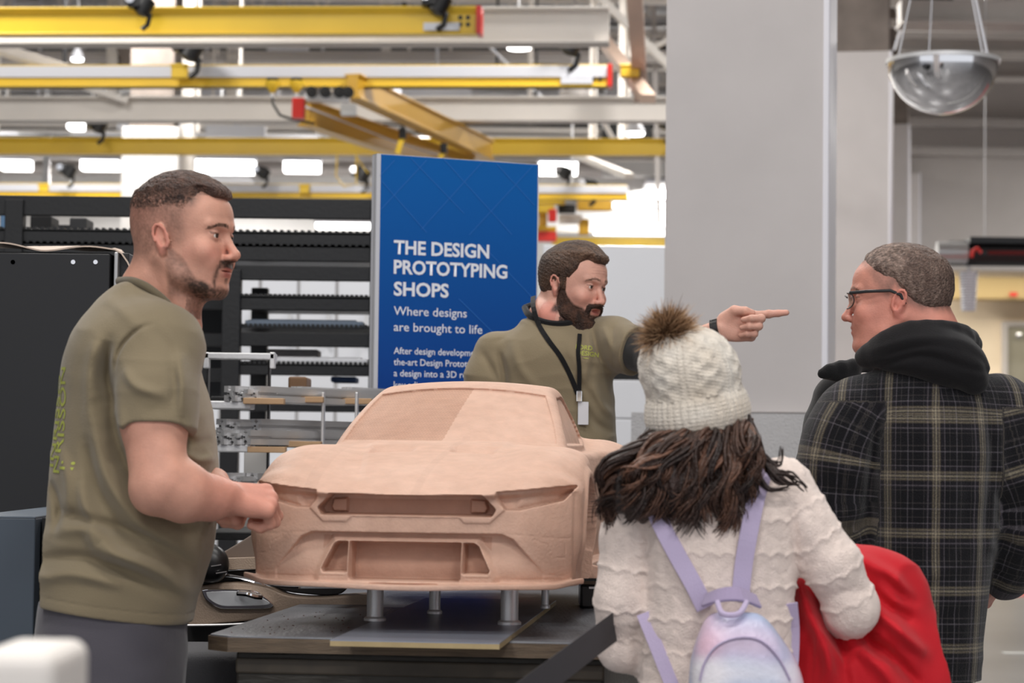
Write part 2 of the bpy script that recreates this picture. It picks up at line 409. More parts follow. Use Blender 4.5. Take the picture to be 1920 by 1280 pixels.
# beige back rooms beyond the bulkhead
b = MB(); b.box(xr0, 30, 49, 49.3, 0, 6.0); tag(b.build('wall_beige', M['beige']), kind='structure')
b = MB(); z = P(1860, 560, 48)[2]; b.box(P(1790, 560, 48)[0], 29, 48, 48.6, z, z + .45); tag(b.build('soffit', mat('ochre_soffit', s2l(190, 165, 115), .6), bevel=.02), 'ochre painted soffit along the beige wall at the right', 'soffit')
area((P(1860, 560, 46)[0] + 1, 46.6, 5.2), (6, 1.5), 120, color=(1, .93, .8), name='back_room_fill')  # added fill lamp to brighten the beige area; no fitting goes with it
dz = P(1900, 612, 48.9)
t = thing('metal_door', 'grey metal door in the beige wall at the right edge', 'door', (P(1910, 700, 48.9)[0], 48.9, 0))
x0 = P(1888, 700, 48.9)[0]
b = MB(); b.box(x0, x0 + 1.2, 48.84, 48.95, 0, dz[2]); b.build('door_leaf', mat('door_grey', s2l(140, 135, 118), .5), t, bevel=.01)
b = MB(); b.box(x0 - .1, x0, 48.8, 49, 0, dz[2] + .1); b.box(x0, x0 + 1.2, 48.8, 49, dz[2], dz[2] + .1); b.box(x0 + 1.2, x0 + 1.3, 48.8, 49, 0, dz[2] + .1); b.build('door_frame', M['deck'], t)
b = MB(); b.lathe([(.02, 0), (.06, .01), (.06, .06), (.02, .08)], (P(1912, 628, 48.7)[0], 48.8, P(1912, 628, 48.7)[2]), 16, R=rotx(pi / 2)); b.build('round_closer', M['chrome'], t, smooth=True)
zt = P(1885, 712, 42)[2]; t = thing('bollard', 'yellow safety bollard far off at the right edge', 'bollard', (P(1886, 712, 42)[0], 42, 0))
b = MB(); b.lathe([(.085, 0), (.085, zt - .05), (.06, zt - .01), (.01, zt)], t.location, 20); b.build('post', M['yellow'], t, smooth=True)
b = MB(); b.lathe([(.14, 0), (.14, .015), (.09, .02)], t.location, 20); b.build('base_plate', M['black_metal'], t, smooth=True)
b = MB(); y0, y1 = 21.5, 23.6; b.box(P(1835, 1070, y0)[0], 14, y0, y1, .0005, .0035); tag(b.build('floor_stripe', mat('red_floor_paint', s2l(200, 70, 62), .45)), 'red painted stripe across the concrete floor at the right', 'stripe')
b = MB(); a = P(1835, 1, 16)[0]; b.box(3.2, 14, 15.2, 15.32, .0005, .003); tag(b.build('floor_stripe', mat('pale_floor_paint', s2l(205, 205, 200), .45)), 'pale thin painted line on the floor nearer than the red stripe', 'stripe')
# ------------------------------------------------------------------ columns (turned 10 degrees)
CA = radians(10.3)
def column(px, Y, wd, ztop, label, block=None, top=True):
    o = P(px, 500, Y); R = rotz(-CA)      # px,Y : front right corner
    c = thing('column', label, 'column', (o[0], Y, 0), 'white columns in a row')
    A = np.array([o[0], Y, 0]); Rm = rotz(CA)
    Rm = np.array([[cos(CA), sin(CA), 0], [-sin(CA), cos(CA), 0], [0, 0, 1]])
    b = MB(); z0 = block or 0
    b.box(-wd, 0, 0, wd, z0, ztop, 0, Rm, A); b.build('cladding', M['white_paint'], c, bevel=.006)
    b = MB(); b.box(-.012, .014, -.014, .05, z0, ztop, 0, Rm, A); b.box(-.0, .016, .02, wd + .01, z0, ztop, 0, Rm, A); b.build('lit_side_face', M['corner'], c, bevel=.004)  # bright slips stand for the side face lit from the right
    if top:
        b = MB(); b.box(-wd + .05, -.02, .05, wd, ztop, 9.5, 0, Rm, A); b.build('concrete_shaft', M['concrete'], c)
    if block:
        b = MB(); cw = .4; rows = int(block / .2)
        for r in range(rows):
            off = (r % 2) * .2; x = -wd - .13 - off
            while x < .02:
                xa, xb = max(x, -wd - .13), min(x + cw - .005, .03)
                if xb > xa: b.box(xa, xb, -.06, wd, r * block / rows, (r + 1) * block / rows - .005, 0, Rm, A)
                x += cw
        b.box(-wd - .128, .028, -.0575, wd - .02, 0, block - .004, 0, Rm, A); b.build('painted_block_base', M['block'], c)
    return c
M['corner'] = mat('lit_side_white', s2l(232, 230, 236), .45)  # lighter white paints in the light on the columns' right faces
M['block'] = mat('painted_block', s2l(192, 190, 190), .75, noise=.05, nscale=6, bump=.6, bscale=120)
column(1547, 10.0, .69, 9.4, 'broad white column beside the pointing hand with block base', P(1400, 772, 9.9)[2], top=False)
column(1668, 23.3, .76, P(1670, 95, 23.3)[2], 'second white column with bare concrete above it')
column(1703, 36.6, .8, P(1700, 232, 36.6)[2], 'third white column, narrow strip right of the second')
column(1724, 43.3, .8, P(1700, 320, 43)[2], 'farthest white column, thin strip left of the bulkhead', top=False)
x, y = P(228, 300, 28)[0], 28
t = thing('column', 'white column behind the yellow rails above the black rack', 'column', (x + .4, 28, 0))
b = MB(); b.box(x, x + .68, 28, 28.68, 0, P(300, 238, 28)[2]); b.build('cladding', M['far_white'], t, bevel=.01)
b = MB(); b.box(x + .08, x + .6, 28.05, 28.6, P(300, 238, 28)[2], 9.5); b.build('concrete_shaft', M['concrete'], t)
b = MB(); b.box(x + .68, x + .82, 28.2, 28.5, 0, 9.5); b.build('riser', M['steel_cream'], t)
# ------------------------------------------------------------------ overhead rails
YAW = .078
def rail_dir(): return np.array([cos(YAW), -sin(YAW), 0])
def rail(name, label, px0, px1, pyt, pyb, Y, m, cat='rail', endcap=None, white_top=0, group='yellow crane rails', strip=True):
    c0 = P((px0 + px1) / 2, (pyt + pyb) / 2, Y); x0 = P(px0, 0, Y)[0]; x1 = P(px1, 0, Y)[0]; D = rail_dir(); mid = np.array([c0[0], Y, c0[2]])
    t = thing(name, label, cat, mid, group)
    hh = (pyb - pyt) * Y / FPX; L0 = x0 - mid[0]; L1 = x1 - mid[0]; R = np.stack([D, np.array([sin(YAW), cos(YAW), 0]), np.array([0, 0, 1.0])], 1)
    b = MB(); zt = hh / 2; zb = -hh / 2; s0 = zt - hh * white_top
    if white_top:
        b.box(L0, L1, -.05, .05, zb, s0, 0, R, mid); b.box(L0, L1, -.075, .075, zb, zb + hh * .1, 0, R, mid); b.box(L0, L1, -.06, .06, zt - hh * .06, zt, 0, R, mid); b.build('lower_rail', m, t, bevel=.004)
        b = MB(); b.box(L0, L1, -.07, .04, s0, zt - hh * .06, 0, R, mid); b.build('conductor_rail', M['rail_white'], t, bevel=.006)
    else:
        b.box(L0, L1, -.055, .055, zb + hh * .08, zt - hh * .25, 0, R, mid)
        b.box(L0, L1, -.075, .075, zb, zb + hh * .08, 0, R, mid); b.box(L0, L1, -.09, .09, zt - hh * .08, zt, 0, R, mid)
        b.prism([R @ np.array((L0, -.09, zt - hh * .08)) + mid, R @ np.array((L0, -.055, zt - hh * .25)) + mid, R @ np.array((L0, .055, zt - hh * .25)) + mid, R @ np.array((L0, .09, zt - hh * .08)) + mid], D * (L1 - L0))
        b.build('rail_body', m, t, bevel=.004)
    if endcap:
        b = MB(); b.box(L1 - .01, L1 + .03, -.1, .1, zb, zt, 0, R, mid); b.build('end_cap', M['red'], t, bevel=.004)
        b = MB(); b.box(L1 - .42, L1 - .14, -.084, -.05, zb + hh * .12, zb + hh * .4, 0, R, mid); b.build('data_plate', M['rail_white'], t)
        for q in (.06, .12):
            for zz in (.35, .6):
                b = MB(); b.box(L1 - q - .03, L1 - q, -.064, -.04, zb + hh * (zz - .07), zb + hh * (zz + .07), 0, R, mid); b.build('bolt', M['black_metal'], t)
    return t, mid, R
# suspension posts that hold rails up
def post(px, Y, z0, wd=.1, m=None, label='', z1=9.5, group='drop posts over the rails'):
    x = P(px, 200, Y)[0]; t = thing('drop_post', label, 'post', (x, Y, z1), group)
    b = MB(); b.box(x - wd / 2, x - wd / 2 + .02, Y - wd / 2, Y + wd / 2, z0, z1); b.box(x + wd / 2 - .02, x + wd / 2, Y - wd / 2, Y + wd / 2, z0, z1); b.box(x - wd / 2, x + wd / 2, Y - .01, Y + .01, z0, z1)
    b.build('shaft', m or M['steel_cream'], t); b = MB(); b.box(x - wd, x + wd, Y - wd, Y + wd, z0 - .03, z0); b.build('foot_plate', M['steel_cream'], t); return t
rail('crane_rail', 'topmost thick yellow rail ending in a red cap', -260, 900, 16, 68, 18.3, M['yellow'], endcap=1)
rail('crane_rail', 'yellow rail carrying a grey conductor strip, red tipped, second from the top', -260, 1143, 123, 165, 20.9, M['yellow'], endcap=1, white_top=.58)
rail('crane_rail', 'plain yellow rail crossing behind the top of the blue sign', -320, 1500, 260, 291, 25.6, M['yellow'])
rail('crane_rail', 'lowest long yellow rail with a pale strip, just above the rack', -320, 1180, 345, 372, 30, M['yellow'], white_top=.6)
rl5, mid5, _ = rail('crane_rail', 'short yellow rail above the white partition behind the bearded man', 1040, 1560, 437, 462, 36, M['yellow'], white_top=.35)
for k, (px, Y, py, wpx, hpx, lb) in enumerate(((337, 20.75, 135, 30, 25, 'yellow splice clamp on the grey conductor strip, left one'), (1181, 20.85, 134, 36, 23, 'yellow end clamp at the right tip of the grey conductor strip'), (82, 29.85, 353, 18, 15, 'small yellow splice clamp on the lowest long rail, at the left'), (571, 29.85, 355, 18, 17, 'small yellow splice clamp on the lowest rail, left of the blue sign'))):
    o = P(px, py, Y); w_ = wpx * Y / FPX; h_ = hpx * Y / FPX; b = MB(); b.box(-w_ / 2, w_ / 2, -.04, .06, -h_ / 2, h_ / 2, 0, None, o); b.box(-w_ / 2 - .01, w_ / 2 + .01, -.05, .0, h_ / 2 - .02, h_ / 2 + .01, 0, None, o)
    tag(b.build('splice_clamp', M['yellow'], bevel=.01), lb, 'clamp', 'yellow splice clamps')
b = MB(); b.tube([mid5 + (.5, 0, .1), mid5 * (1, 1, 0) + (.5, 0, 9.5)], .02, 8); b.build('suspension_rod', M['alu'], rl5)
# cream girders
def girder(label, px0, px1, pyt, pyb, Y, m=None, yaw=YAW):
    mid = P((px0 + px1) / 2, (pyt + pyb) / 2, Y); x0 = P(px0, 0, Y)[0] - mid[0]; x1 = P(px1, 0, Y)[0] - mid[0]; h = (pyb - pyt) * Y / FPX / 2
    R = np.stack([[cos(yaw), -sin(yaw), 0], [sin(yaw), cos(yaw), 0], [0, 0, 1.0]], 1); b = MB()
    b.box(x0, x1, -.02, .02, -h, h, 0, R, mid); b.box(x0, x1, -.12, .12, h - .02, h, 0, R, mid); b.box(x0, x1, -.12, .12, -h, -h + .02, 0, R, mid)
    return tag(b.build('steel_girder', m or M['steel_cream'], bevel=.003), label, 'girder', 'cream steel girders')
girder('cream girder directly behind the topmost yellow rail', -300, 1143, 18, 86, 19.2)
girder('long cream girder between the second and third yellow rails', -300, 1400, 183, 229, 24)
girder('grey white girder in the far haze at the top left', -300, 1250, 98, 118, 33, M['wall_grey'])
girder('pale girder seen under the third yellow rail', -300, 1300, 292, 300, 38, M['wall_grey'])
# crane bridge: double ochre beam spanning two rails
za = P(700, 225, 22)[2]
def bridge(a, b_, label, w, h):
    t = thing('bridge_beam', label, 'beam', a, 'ochre bridge beams'); d = b_ - a; L = np.linalg.norm(d); m_ = MB(); m_.bar(a, b_, w, h); m_.bar(a + (0, 0, -h / 2), b_ + (0, 0, -h / 2), w * 1.5, .02); m_.bar(a + (0, 0, h / 2), b_ + (0, 0, h / 2), w * 1.5, .02); m_.build('beam_body', M['ochre'], t, bevel=.004); return t
a1 = P(572, 212, 20.7); b1 = P(880, 306, 24.6); b1[2] = a1[2]; bridge(a1, b1, 'nearer ochre bridge beam slanting down behind the sign', .1, .21)
a2 = P(660, 208, 20.6); b2 = P(915, 285, 24.9); a2[2] = b2[2] = P(915, 282, 24.9)[2]; t = bridge(a2, b2, 'farther ochre bridge beam slanting down behind the sign', .1, .2)
t = thing('end_carriage', 'grey and silver trolley joining the bridge beams to the rail', 'trolley', P(600, 180, 20.5))
o = P(612, 183, 20.4); b = MB(); b.box(-.18, .2, -.1, .1, -.035, .03, 0, None, o); b.build('carriage_frame', M['alu'], t, bevel=.01)
for k, dx in enumerate((-.12, .0, .12, .2)):
    b = MB(); b.lathe([(.01, -.03), (.05, -.025), (.05, .025), (.01, .03)], o + np.array((dx, -.12, .03)), 16, R=rotx(pi / 2)); b.build('wheel', M['black_metal'], t, smooth=True)
b = MB(); q_ = P(610, 166, 20.85); b.bar(o + (0, .05, .02), (o[0], 20.85, q_[2]), .06, .03); b.build('hanger_bracket', M['alu'], t)
b = MB(); b.box(-.02, .12, -.16, -.08, -.12, -.02, 0, None, P(645, 195, 20.4)); b.build('gearbox', M['duct'], t, bevel=.01)
b = MB(); o2 = P(560, 204, 20.4); b.box(-.055, .055, -.06, .06, -.09, .09, 0, None, o2); tag(b.build('stop_block', M['red'], bevel=.012), 'red stop block hanging at the left end of the bridge beams', 'block')
for k, px in enumerate((511, 556)):
    o = P(px, 160, 20.6); t = thing('bell_pulley', ('left', 'right')[k] + ' one of two yellow bell shaped pulleys under the second rail', 'pulley', o, 'yellow bell pulleys')
    b = MB(); b.lathe([(.012, -.075), (.03, -.05), (.065, .0), (.065, .035), (.02, .05)], o, 20); b.build('bell', M['yellow'], t, smooth=True)
    b = MB(); b.lathe([(.05, .036), (.055, .06), (.02, .065)], o, 16); b.build('cap', M['black_plastic'], t, smooth=True)
    b = MB(); b.lathe([(.016, -.11), (.02, -.07)], o, 10); b.build('stem', M['alu'], t, smooth=True)
b = MB(); b.tube([P(511, 172, 20.6), P(512, 195, 20.6), P(525, 216, 20.6), P(550, 224, 20.6), P(590, 232, 20.6)], .012, 8); tag(b.build('cable', M['black_plastic'], smooth=True), 'black cable looping from the left bell pulley to the red block', 'cable')
b = MB(); b.tube([a1 + (0, -.13, .04), (a1 + b1) / 2 + (0, -.13, .0), b1 + (0, -.13, .02)], .012, 8); tag(b.build('cable', M['rail_white'], smooth=True), 'taut pale cable along the slanting ochre beam', 'cable')
for k, (px, py, px2, py2) in enumerate(((755, 250, 745, 288), (832, 278, 825, 296))):
    o = P(px, py, 21.8 + k); t = thing('cable_hanger', ('larger yellow strap with black clamp above the sign', 'smaller yellow strap with black clamp above the sign')[k], 'hanger', o, 'straps on the slanting cable')
    b = MB(); b.box(-.035, .035, -.03, .03, -.05, .05, 0, None, o); b.build('clamp', M['black_plastic'], t, bevel=.01)
    b = MB(); b.bar(o - (0, 0, .03), P(px2, py2, 21.8 + k), .05, .02, (0, 1, 0)); b.build('strap', M['yellow'], t)
# thin slack yellow cords
for k, pts in enumerate((((632, 290), (630, 330), (645, 350), (668, 345), (668, 292)), ((650, 235), (652, 262), (672, 300), (690, 325)))):
    b = MB(); b.tube([P(x, y, 24) for x, y in pts], .008, 6); tag(b.build('cord', M['yellow'], smooth=True), ('slack yellow cord looping left of the sign top', 'straight hanging yellow cord left of the sign top')[k], 'cord', 'yellow cords')
# festoon trolleys sitting on the rails
def trolley(px, py, Y, s, label, src=[None]):
    o = P(px, py, Y)
    if src[0] is None:
        t = thing('hoist_trolley', label, 'trolley', o, 'black trolleys on the rails')
        b = MB(); b.box(-.1, .02, -.07, .07, -.02, .1, 0, None, o); b.build('motor_box', M['black_plastic'], t, bevel=.015)
        b = MB(); b.lathe([(.02, -.09), (.075, -.07), (.075, .07), (.02, .09)], o + np.array((.04, 0, .0)), 18, R=roty(.5)); b.build('drum', M['black_metal'], t, smooth=True)
        b = MB(); b.tube([o + np.array(q) for q in ((.04, 0, -.02), (.09, 0, -.08), (.07, 0, -.16), (.02, 0, -.2))], .022, 8); b.build('cable_guide', M['black_plastic'], t, smooth=True)
        b = MB(); b.lathe([(.01, -.02), (.04, -.01), (.04, .02)], o + np.array((-.07, -.09, .05)), 14, R=rotx(pi / 2)); b.build('chrome_dial', M['chrome'], t, smooth=True)
        src[0] = t
    else: t = dup(src[0], o, None, label)
    t.scale = (s, s, s); return t
trolley(350, 92, 20.5, 1.25, 'largest black trolley with chrome dial, on the second rail')
trolley(1062, 82, 20.6, 1.2, 'black trolley above the right tip of the second rail')
trolley(262, 12, 18, .9, 'black trolley on top of the topmost rail at the left')
trolley(815, 8, 18, 1.0, 'black trolley on top of the topmost rail near its red cap')
trolley(180, 235, 25.4, 1.0, 'black trolley on the third rail at the left')
trolley(125, 322, 29.7, 1.0, 'black trolley on the lowest rail, left of the column')
trolley(490, 325, 29.7, .9, 'black trolley on the lowest rail, right of the head')
trolley(675, 328, 29.7, 1.1, 'black trolley on the lowest rail beside the sign')
trolley(1055, 325, 30, .95, 'black trolley hanging right of the sign top')
trolley(1102, 352, 30, 1.15, 'black trolley on the yellow hoist right of the sign')
trolley(1243, 225, 25, 1.2, 'black trolley half hidden behind the broad column')
# hoist cluster right of the sign
t = thing('chain_hoist', 'yellow and red hoist assembly right of the sign', 'hoist', P(1070, 400, 31))
def hb(x0, x1, y0, y1, Y, m, name, d=.15, bev=.02):
    a = P(x0, y1, Y); c = P(x1, y0, Y); b = MB(); b.box(a[0], c[0], Y, Y + d, a[2], c[2]); return b.build(name, m, t, bevel=bev)
hb(1000, 1085, 357, 366, 31, M['rail_white'], 'tube_rail'); hb(1068, 1095, 345, 362, 30.8, M['yellow'], 'end_housing'); hb(1000, 1060, 372, 382, 31, M['yellow'], 'upper_arm')
hb(1082, 1147, 374, 394, 31, M['ochre'], 'jib'); hb(1000, 1040, 384, 398, 31, M['yellow'], 'side_arm'); hb(1028, 1044, 391, 415, 30.7, M['red'], 'red_box')
hb(1000, 1044, 424, 433, 31, M['yellow'], 'lower_arm'); hb(1004, 1044, 434, 452, 30.9, M['red'], 'red_housing'); hb(1048, 1092, 402, 418, 31.2, M['steel_cream'], 'motor'); hb(1085, 1105, 410, 440, 31.2, M['ochre'], 'leg')
b = MB(); o = P(1072, 350, 31); b.tube([o, (o[0], o[1], 9.5)], .015, 8); b.build('suspension_rod', M['alu'], t)
hb(1046, 1080, 383, 399, 31.3, M['black_metal'], 'gearbox'); hb(1010, 1026, 398, 424, 31.2, M['ochre'], 'column_arm')
t = thing('pipe_work', 'rust red valve block seen through the rack gap', 'valve', P(625, 492, 14)); hb(598, 648, 483, 497, 14, M['red'], 'body', .1); hb(612, 633, 478, 484, 14, M['ochre'], 'cap', .1)
# posts, braces, ducts
post(210, 33, P(200, 190, 33)[2], .16, label='pale drop post at the far left above the girder')
post(435, 33, P(435, 190, 33)[2], .15, label='pale drop post above the large black trolley')
post(722, 34, P(720, 190, 34)[2], .13, label='pale drop post over the bridge beams')
post(792, 40, P(720, 262, 40)[2], .16, label='thin drop post right of the bridge beams')
post(1112, 30, P(1110, 262, 30)[2], .1, label='pale drop post near the rail tips, left one')
post(1170, 30, P(1170, 262, 30)[2], .15, label='wider drop post beside the broad column')
post(90, 38, P(90, 350, 38)[2], .1, label='grey drop post at the far left edge', m=M['duct'])
post(620, 40, P(620, 300, 40)[2], .12, label='grey hanger behind the bridge beams', m=M['duct'])
def brace(p, q, Y0, Y1, w, m, label):
    b = MB(); b.bar(P(*p, Y0), P(*q, Y1), w, w * .6); return tag(b.build('diagonal_brace', m, bevel=.004), label, 'brace', 'diagonal braces')
brace((1188, -30), (1202, 185), 18.5, 22, .13, M['steel_pink'], 'pink primed upright crossing the rail tips')
brace((1120, 60), (1215, 185), 24, 20, .13, M['steel_pink'], 'pink primed brace falling right toward the broad column')
brace((1110, -20), (1260, 130), 24, 24, .12, M['steel_cream'], 'cream brace falling right at the top of the broad column')
brace((1110, 150), (1262, 70), 25, 25, .09, M['steel_cream'], 'cream brace rising right behind the pink upright')
brace((890, 60), (1035, 200), 30, 30, .05, M['rail_white'], 'thin white rod falling right below the round lamp')
brace((1080, 290), (1180, 330), 30, 28, .12, M['steel_cream'], 'short cream brace under the third rail')
brace((-40, 80), (115, 128), 24, 26, .16, M['steel_cream'], 'cream brace at the top left behind the rails')
brace((120, 150), (240, 190), 24, 24, .1, M['steel_cream'], 'small cream brace at the left above the long girder')
brace((1225, 0), (1235, 420), 33, 33, .1, M['wall_grey'], 'grey hanger bar along the broad column edge')
brace((1110, 190), (1150, 262), 28, 28, .09, M['steel_cream'], 'cream brace between girder and third rail')
brace((330, 0), (350, 128), 33, 33, .35, M['concrete'], 'dark bare stub column behind the large trolley')
brace((240, 85), (280, 190), 33, 33, .5, M['concrete'], 'taupe shaft above the white column')
rr = random.Random(5)
# far ceiling services: ducts and pipes, each its own run
for k, (py, Y, r, m, lb) in enumerate(((8, 40, .16, 'duct', 'galvanised duct at the very top of the hall'), (100, 42, .2, 'duct', 'galvanised duct behind the second rail'), (112, 44, .1, 'rail_white', 'white pipe run behind the second rail'), (172, 45, .12, 'duct', 'galvanised pipe above the long girder'), (245, 46, .16, 'duct', 'grey duct just above the third rail'), (236, 43, .06, 'black_metal', 'dark conduit above the third rail'), (90, 37, .05, 'black_metal', 'dark conduit under the topmost rail'), (315, 47, .15, 'wall_grey', 'pale duct above the lowest rail'))):
    a = P(-200, py, Y); c = P(1500, py + 3, Y); b = MB(); b.tube([a, c], r, 14)
    for q in range(12): u = a + (c - a) * (q + .5) / 12; b.tube([u, u + (.06, 0, 0)], r * 1.15, 14)
    tag(b.build('service_pipe', M[m], smooth=True), lb, 'pipe', 'far service pipes')
# open web trusses across the far ceiling
for k, (Y, zb, lb) in enumerate(((31, P(0, -8, 31)[2], 'open web roof truss nearest of the far trusses'), (36, P(0, 30, 36)[2], 'open web roof truss second from the front'), (41, P(0, 88, 41)[2], 'open web roof truss third from the front'), (46, P(0, 150, 46)[2], 'open web roof truss at the back of the hall'))):
    t = thing('roof_truss', lb, 'truss', (0, Y, zb), 'open web roof trusses'); b = MB(); b.box(-16, 14, Y, Y + .1, zb, zb + .12); b.build('bottom_chord', M['steel_cream'], t); b = MB(); b.box(-16, 14, Y, Y + .1, zb + 1.1, zb + 1.2); b.build('top_chord', M['steel_cream'], t)
    b = MB()
    for i in range(30): x = -16 + i; b.bar((x, Y + .05, zb + .1), (x + .5, Y + .05, zb + 1.1), .05, .05); b.bar((x + .5, Y + .05, zb + 1.1), (x + 1, Y + .05, zb + .1), .05, .05)
    b.build('web', M['steel_cream'], t)
# visible lamps
def lamp_bar(x0, x1, y0, y1, Y, label, s=1.0):
    a = P(x0, y1, Y); c = P(x1, y0, Y); t = thing('ceiling_lamp', label, 'lamp', ((a[0] + c[0]) / 2, Y, c[2]), 'strip lamps in the hall')
    b = MB(); b.box(a[0], c[0], Y - .1, Y + .2, c[2], c[2] + .05); b.build('housing', M['rail_white'], t, bevel=.01)
    b = MB(); b.box(a[0] + .02, c[0] - .02, Y - .09, Y + .19, a[2], c[2]); b.build('diffuser', M['lamp'], t, bevel=.01); return t
lamp_bar(360, 480, 302, 324, 34, 'wide bright lamp panel right of the white column'); lamp_bar(530, 602, 304, 322, 37, 'bright lamp panel left of the sign')
lamp_bar(1008, 1085, 306, 326, 34, 'bright lamp panel right of the sign top'); lamp_bar(1012, 1040, 292, 302, 38, 'small lamp panel right of the sign top')
lamp_bar(1148, 1262, 381, 388, 38, 'thin strip lamp beside the broad column, upper one'); lamp_bar(1112, 1262, 433, 438, 35.5, 'thin strip lamp over the short yellow rail')
lamp_bar(125, 158, 229, 242, 33, 'small bright lamp above the third rail at the left'); lamp_bar(0, 60, 302, 318, 38, 'lamp panel at the far left edge'); lamp_bar(150, 225, 302, 318, 38, 'lamp panel left of the white column')
lamp_bar(590, 700, 420, 427, 33, 'strip lamp seen through the top rack gap'); lamp_bar(1500, 1520, 0, 2, 60, 'tiny distant lamp')if 0 else None
for k, (px, py, Y, r) in enumerate(((973, 87, 24, .13), (1191, 249, 27, .11), (145, 110, 30, .08))):
    o = P(px, py, Y); t = thing('round_lamp', ('round ceiling lamp under the cream girder by the red cap', 'round ceiling lamp left of the broad column', 'small round lamp at the top left')[k], 'lamp', o, 'round lamps in the hall')
    b = MB(); b.lathe([(r * .4, .14), (r, .04), (r * 1.05, .0)], o, 24, cap=False); b.build('shade', M['rail_white'], t, smooth=True)
    b = MB(); b.lathe([(r, .0), (r * .9, -.03), (.01, -.04)], o, 24); b.build('lens', M['lamp'], t, smooth=True)
    b = MB(); b.tube([o + (0, 0, .13), (o[0], o[1], 9.5)], .01, 6); b.build('stem', M['alu'], t)
# luminaires over the floor, the added fill ones among them
for k, (x, y, z, e) in enumerate(LUM):
    if k == 0:
        t0 = thing('high_bay_lamp', 'rectangular luminaire hung high over the hall floor, above the picture', 'lamp', (x, y, z), 'high bay luminaires'); 
        b = MB(); b.box(-.8, .8, -.55, .55, .0, .08, 0, None, (x, y, z)); b.build('housing', M['rail_white'], t0, bevel=.01)
        for q in (-.6, .6): b = MB(); b.tube([(x + q, y, z + .08), (x + q, y, 9.49)], .01, 6); b.build('suspension_rod', M['alu'], t0)
    else: dup(t0, (x, y, z), None, {(11.5, 36): 'rectangular luminaire over the right aisle near the grey bulkhead wall', (-2, 40): 'bright rectangular luminaire in the far hall over the long cream girder', (-6, 46.5): 'farthest rectangular luminaire, added to brighten the back wall, above the lamp panel by the white column', (3.4, 46.5): 'far rectangular luminaire added to brighten the back wall, behind the broad column'}.get((x, y)))
# ------------------------------------------------------------------ mirror dome on its cables
DY = 14.0; o = P(1768, 116, DY); R_ = 104 * DY / FPX
t = thing('dome_mirror', 'convex half dome safety mirror hanging on wires, top right', 'mirror', o)
b = MB(); b.lathe([(R_ * cos(a), -R_ * .96 * sin(a)) for a in np.linspace(0, pi / 2 - .01, 20)], o, 48, cap=False); b.build('mirror_bowl', M['chrome'], t, smooth=True)
b = MB(); b.lathe([(R_ * .99, .012), (R_ * 1.03, .012), (R_ * 1.03, -.012), (R_ * .99, -.012)], o, 48, cap=False); b.build('rim', M['alu'], t, smooth=True)
top = P(1768, -260, DY)
for k, (dx, dy) in enumerate(((-.28, -.05), (-.04, .28), (.2, -.2), (.3, .1))):
    b = MB(); b.tube([o + (dx * R_ / .33, dy * R_ / .33, 0), top + np.array((.02 if k > 1 else -.02, 0, .0))], .004 if k != 3 else .008, 6); b.build('suspension_wire', M['rail_white'], t)
b = MB(); b.tube([top, (top[0], top[1], 9.5)], .01, 6); b.build('main_wire', M['alu'], t)
t = thing('ceiling_bracket', 'dark bracket cluster on the ceiling behind the mirror wires', 'bracket', P(1735, 8, 30))
b = MB(); a = P(1735, 8, 30); b.box(-.25, .35, -.1, .2, -.12, .08, 0, None, a); b.build('box', M['black_metal'], t, bevel=.02); b = MB(); b.bar(a + (-.2, 0, .05), a + (-.4, 0, -.6), .02, .02); b.build('wire', M['rail_white'], t); b = MB(); b.bar(a + (-.1, .1, .1), (a[0], a[1], 9.5), .1, .1); b.build('stem', M['concrete'], t)
# long black heater tube and the pale spiral hanging under it
HY = 26; z0 = P(1800, 475, HY)[2]; t = thing('tube_heater', 'long black tube unit hanging behind the man in the plaid jacket', 'heater', (P(1840, 0, HY)[0], HY, z0)); x0 = P(1762, 475, HY)[0]
b = MB(); b.tube([(x0 + .1, HY, z0), (x0 + 7, HY - .2, z0)], .14, 16); b.build('tube', M['black_metal'], t, smooth=True)
b = MB(); b.box(x0 + .3, x0 + 7, HY - .2, HY + .2, z0 + .1, z0 + .17); b.build('reflector', M['black_plastic'], t)
b = MB(); b.tube([(x0 + .5, HY - .13, z0 + .0), (x0 + 7, HY - .33, z0 - .0)], .03, 8); b.build('pipe', mat('dark_red', s2l(90, 14, 14), .4), t, smooth=True)
b = MB(); b.tube([(x0 - .05, HY - .1, z0), (x0 + .28, HY - .1, z0)], .12, 16); b.build('burner_head', M['duct'], t, smooth=True)
b = MB(); b.tube([P(1822, 482, HY - .3), P(1824, 470, HY - .3), P(1832, 465, HY - .3), P(1840, 474, HY - .3)], .02, 8); b.build('red_hook', M['red'], t, smooth=True)
for q in (.5, 3, 6): b = MB(); b.tube([(x0 + q, HY, z0 + .17), (x0 + q, HY, 9.5)], .006, 6); b.build('hanger', M['alu'], t)
o = P(1816, 545, 26.0); t = thing('spiral_duct', 'pale ribbed spiral sleeve hanging below the black tube', 'sleeve', o)
b = MB(); prof = []
for i in range(15): z = .21 - i * .03; r = .11 - i * .002; prof += [(r, z), (r * .86, z - .015)]
b.lathe(prof, o, 24); b.build('sleeve', M['rail_white'], t, smooth=True); b = MB(); b.tube([o + (0, 0, .2), o + (0, 0, .34)], .02, 8); b.build('hook', M['alu'], t)
# exit style red marker on beige wall
b = MB(); o = P(1900, 552, 47.9); b.box(-.08, .08, -.03, .0, -.04, .04, 0, None, o); tag(b.build('wall_marker', M['red']), 'tiny red marker on the ochre soffit at the right', 'marker')
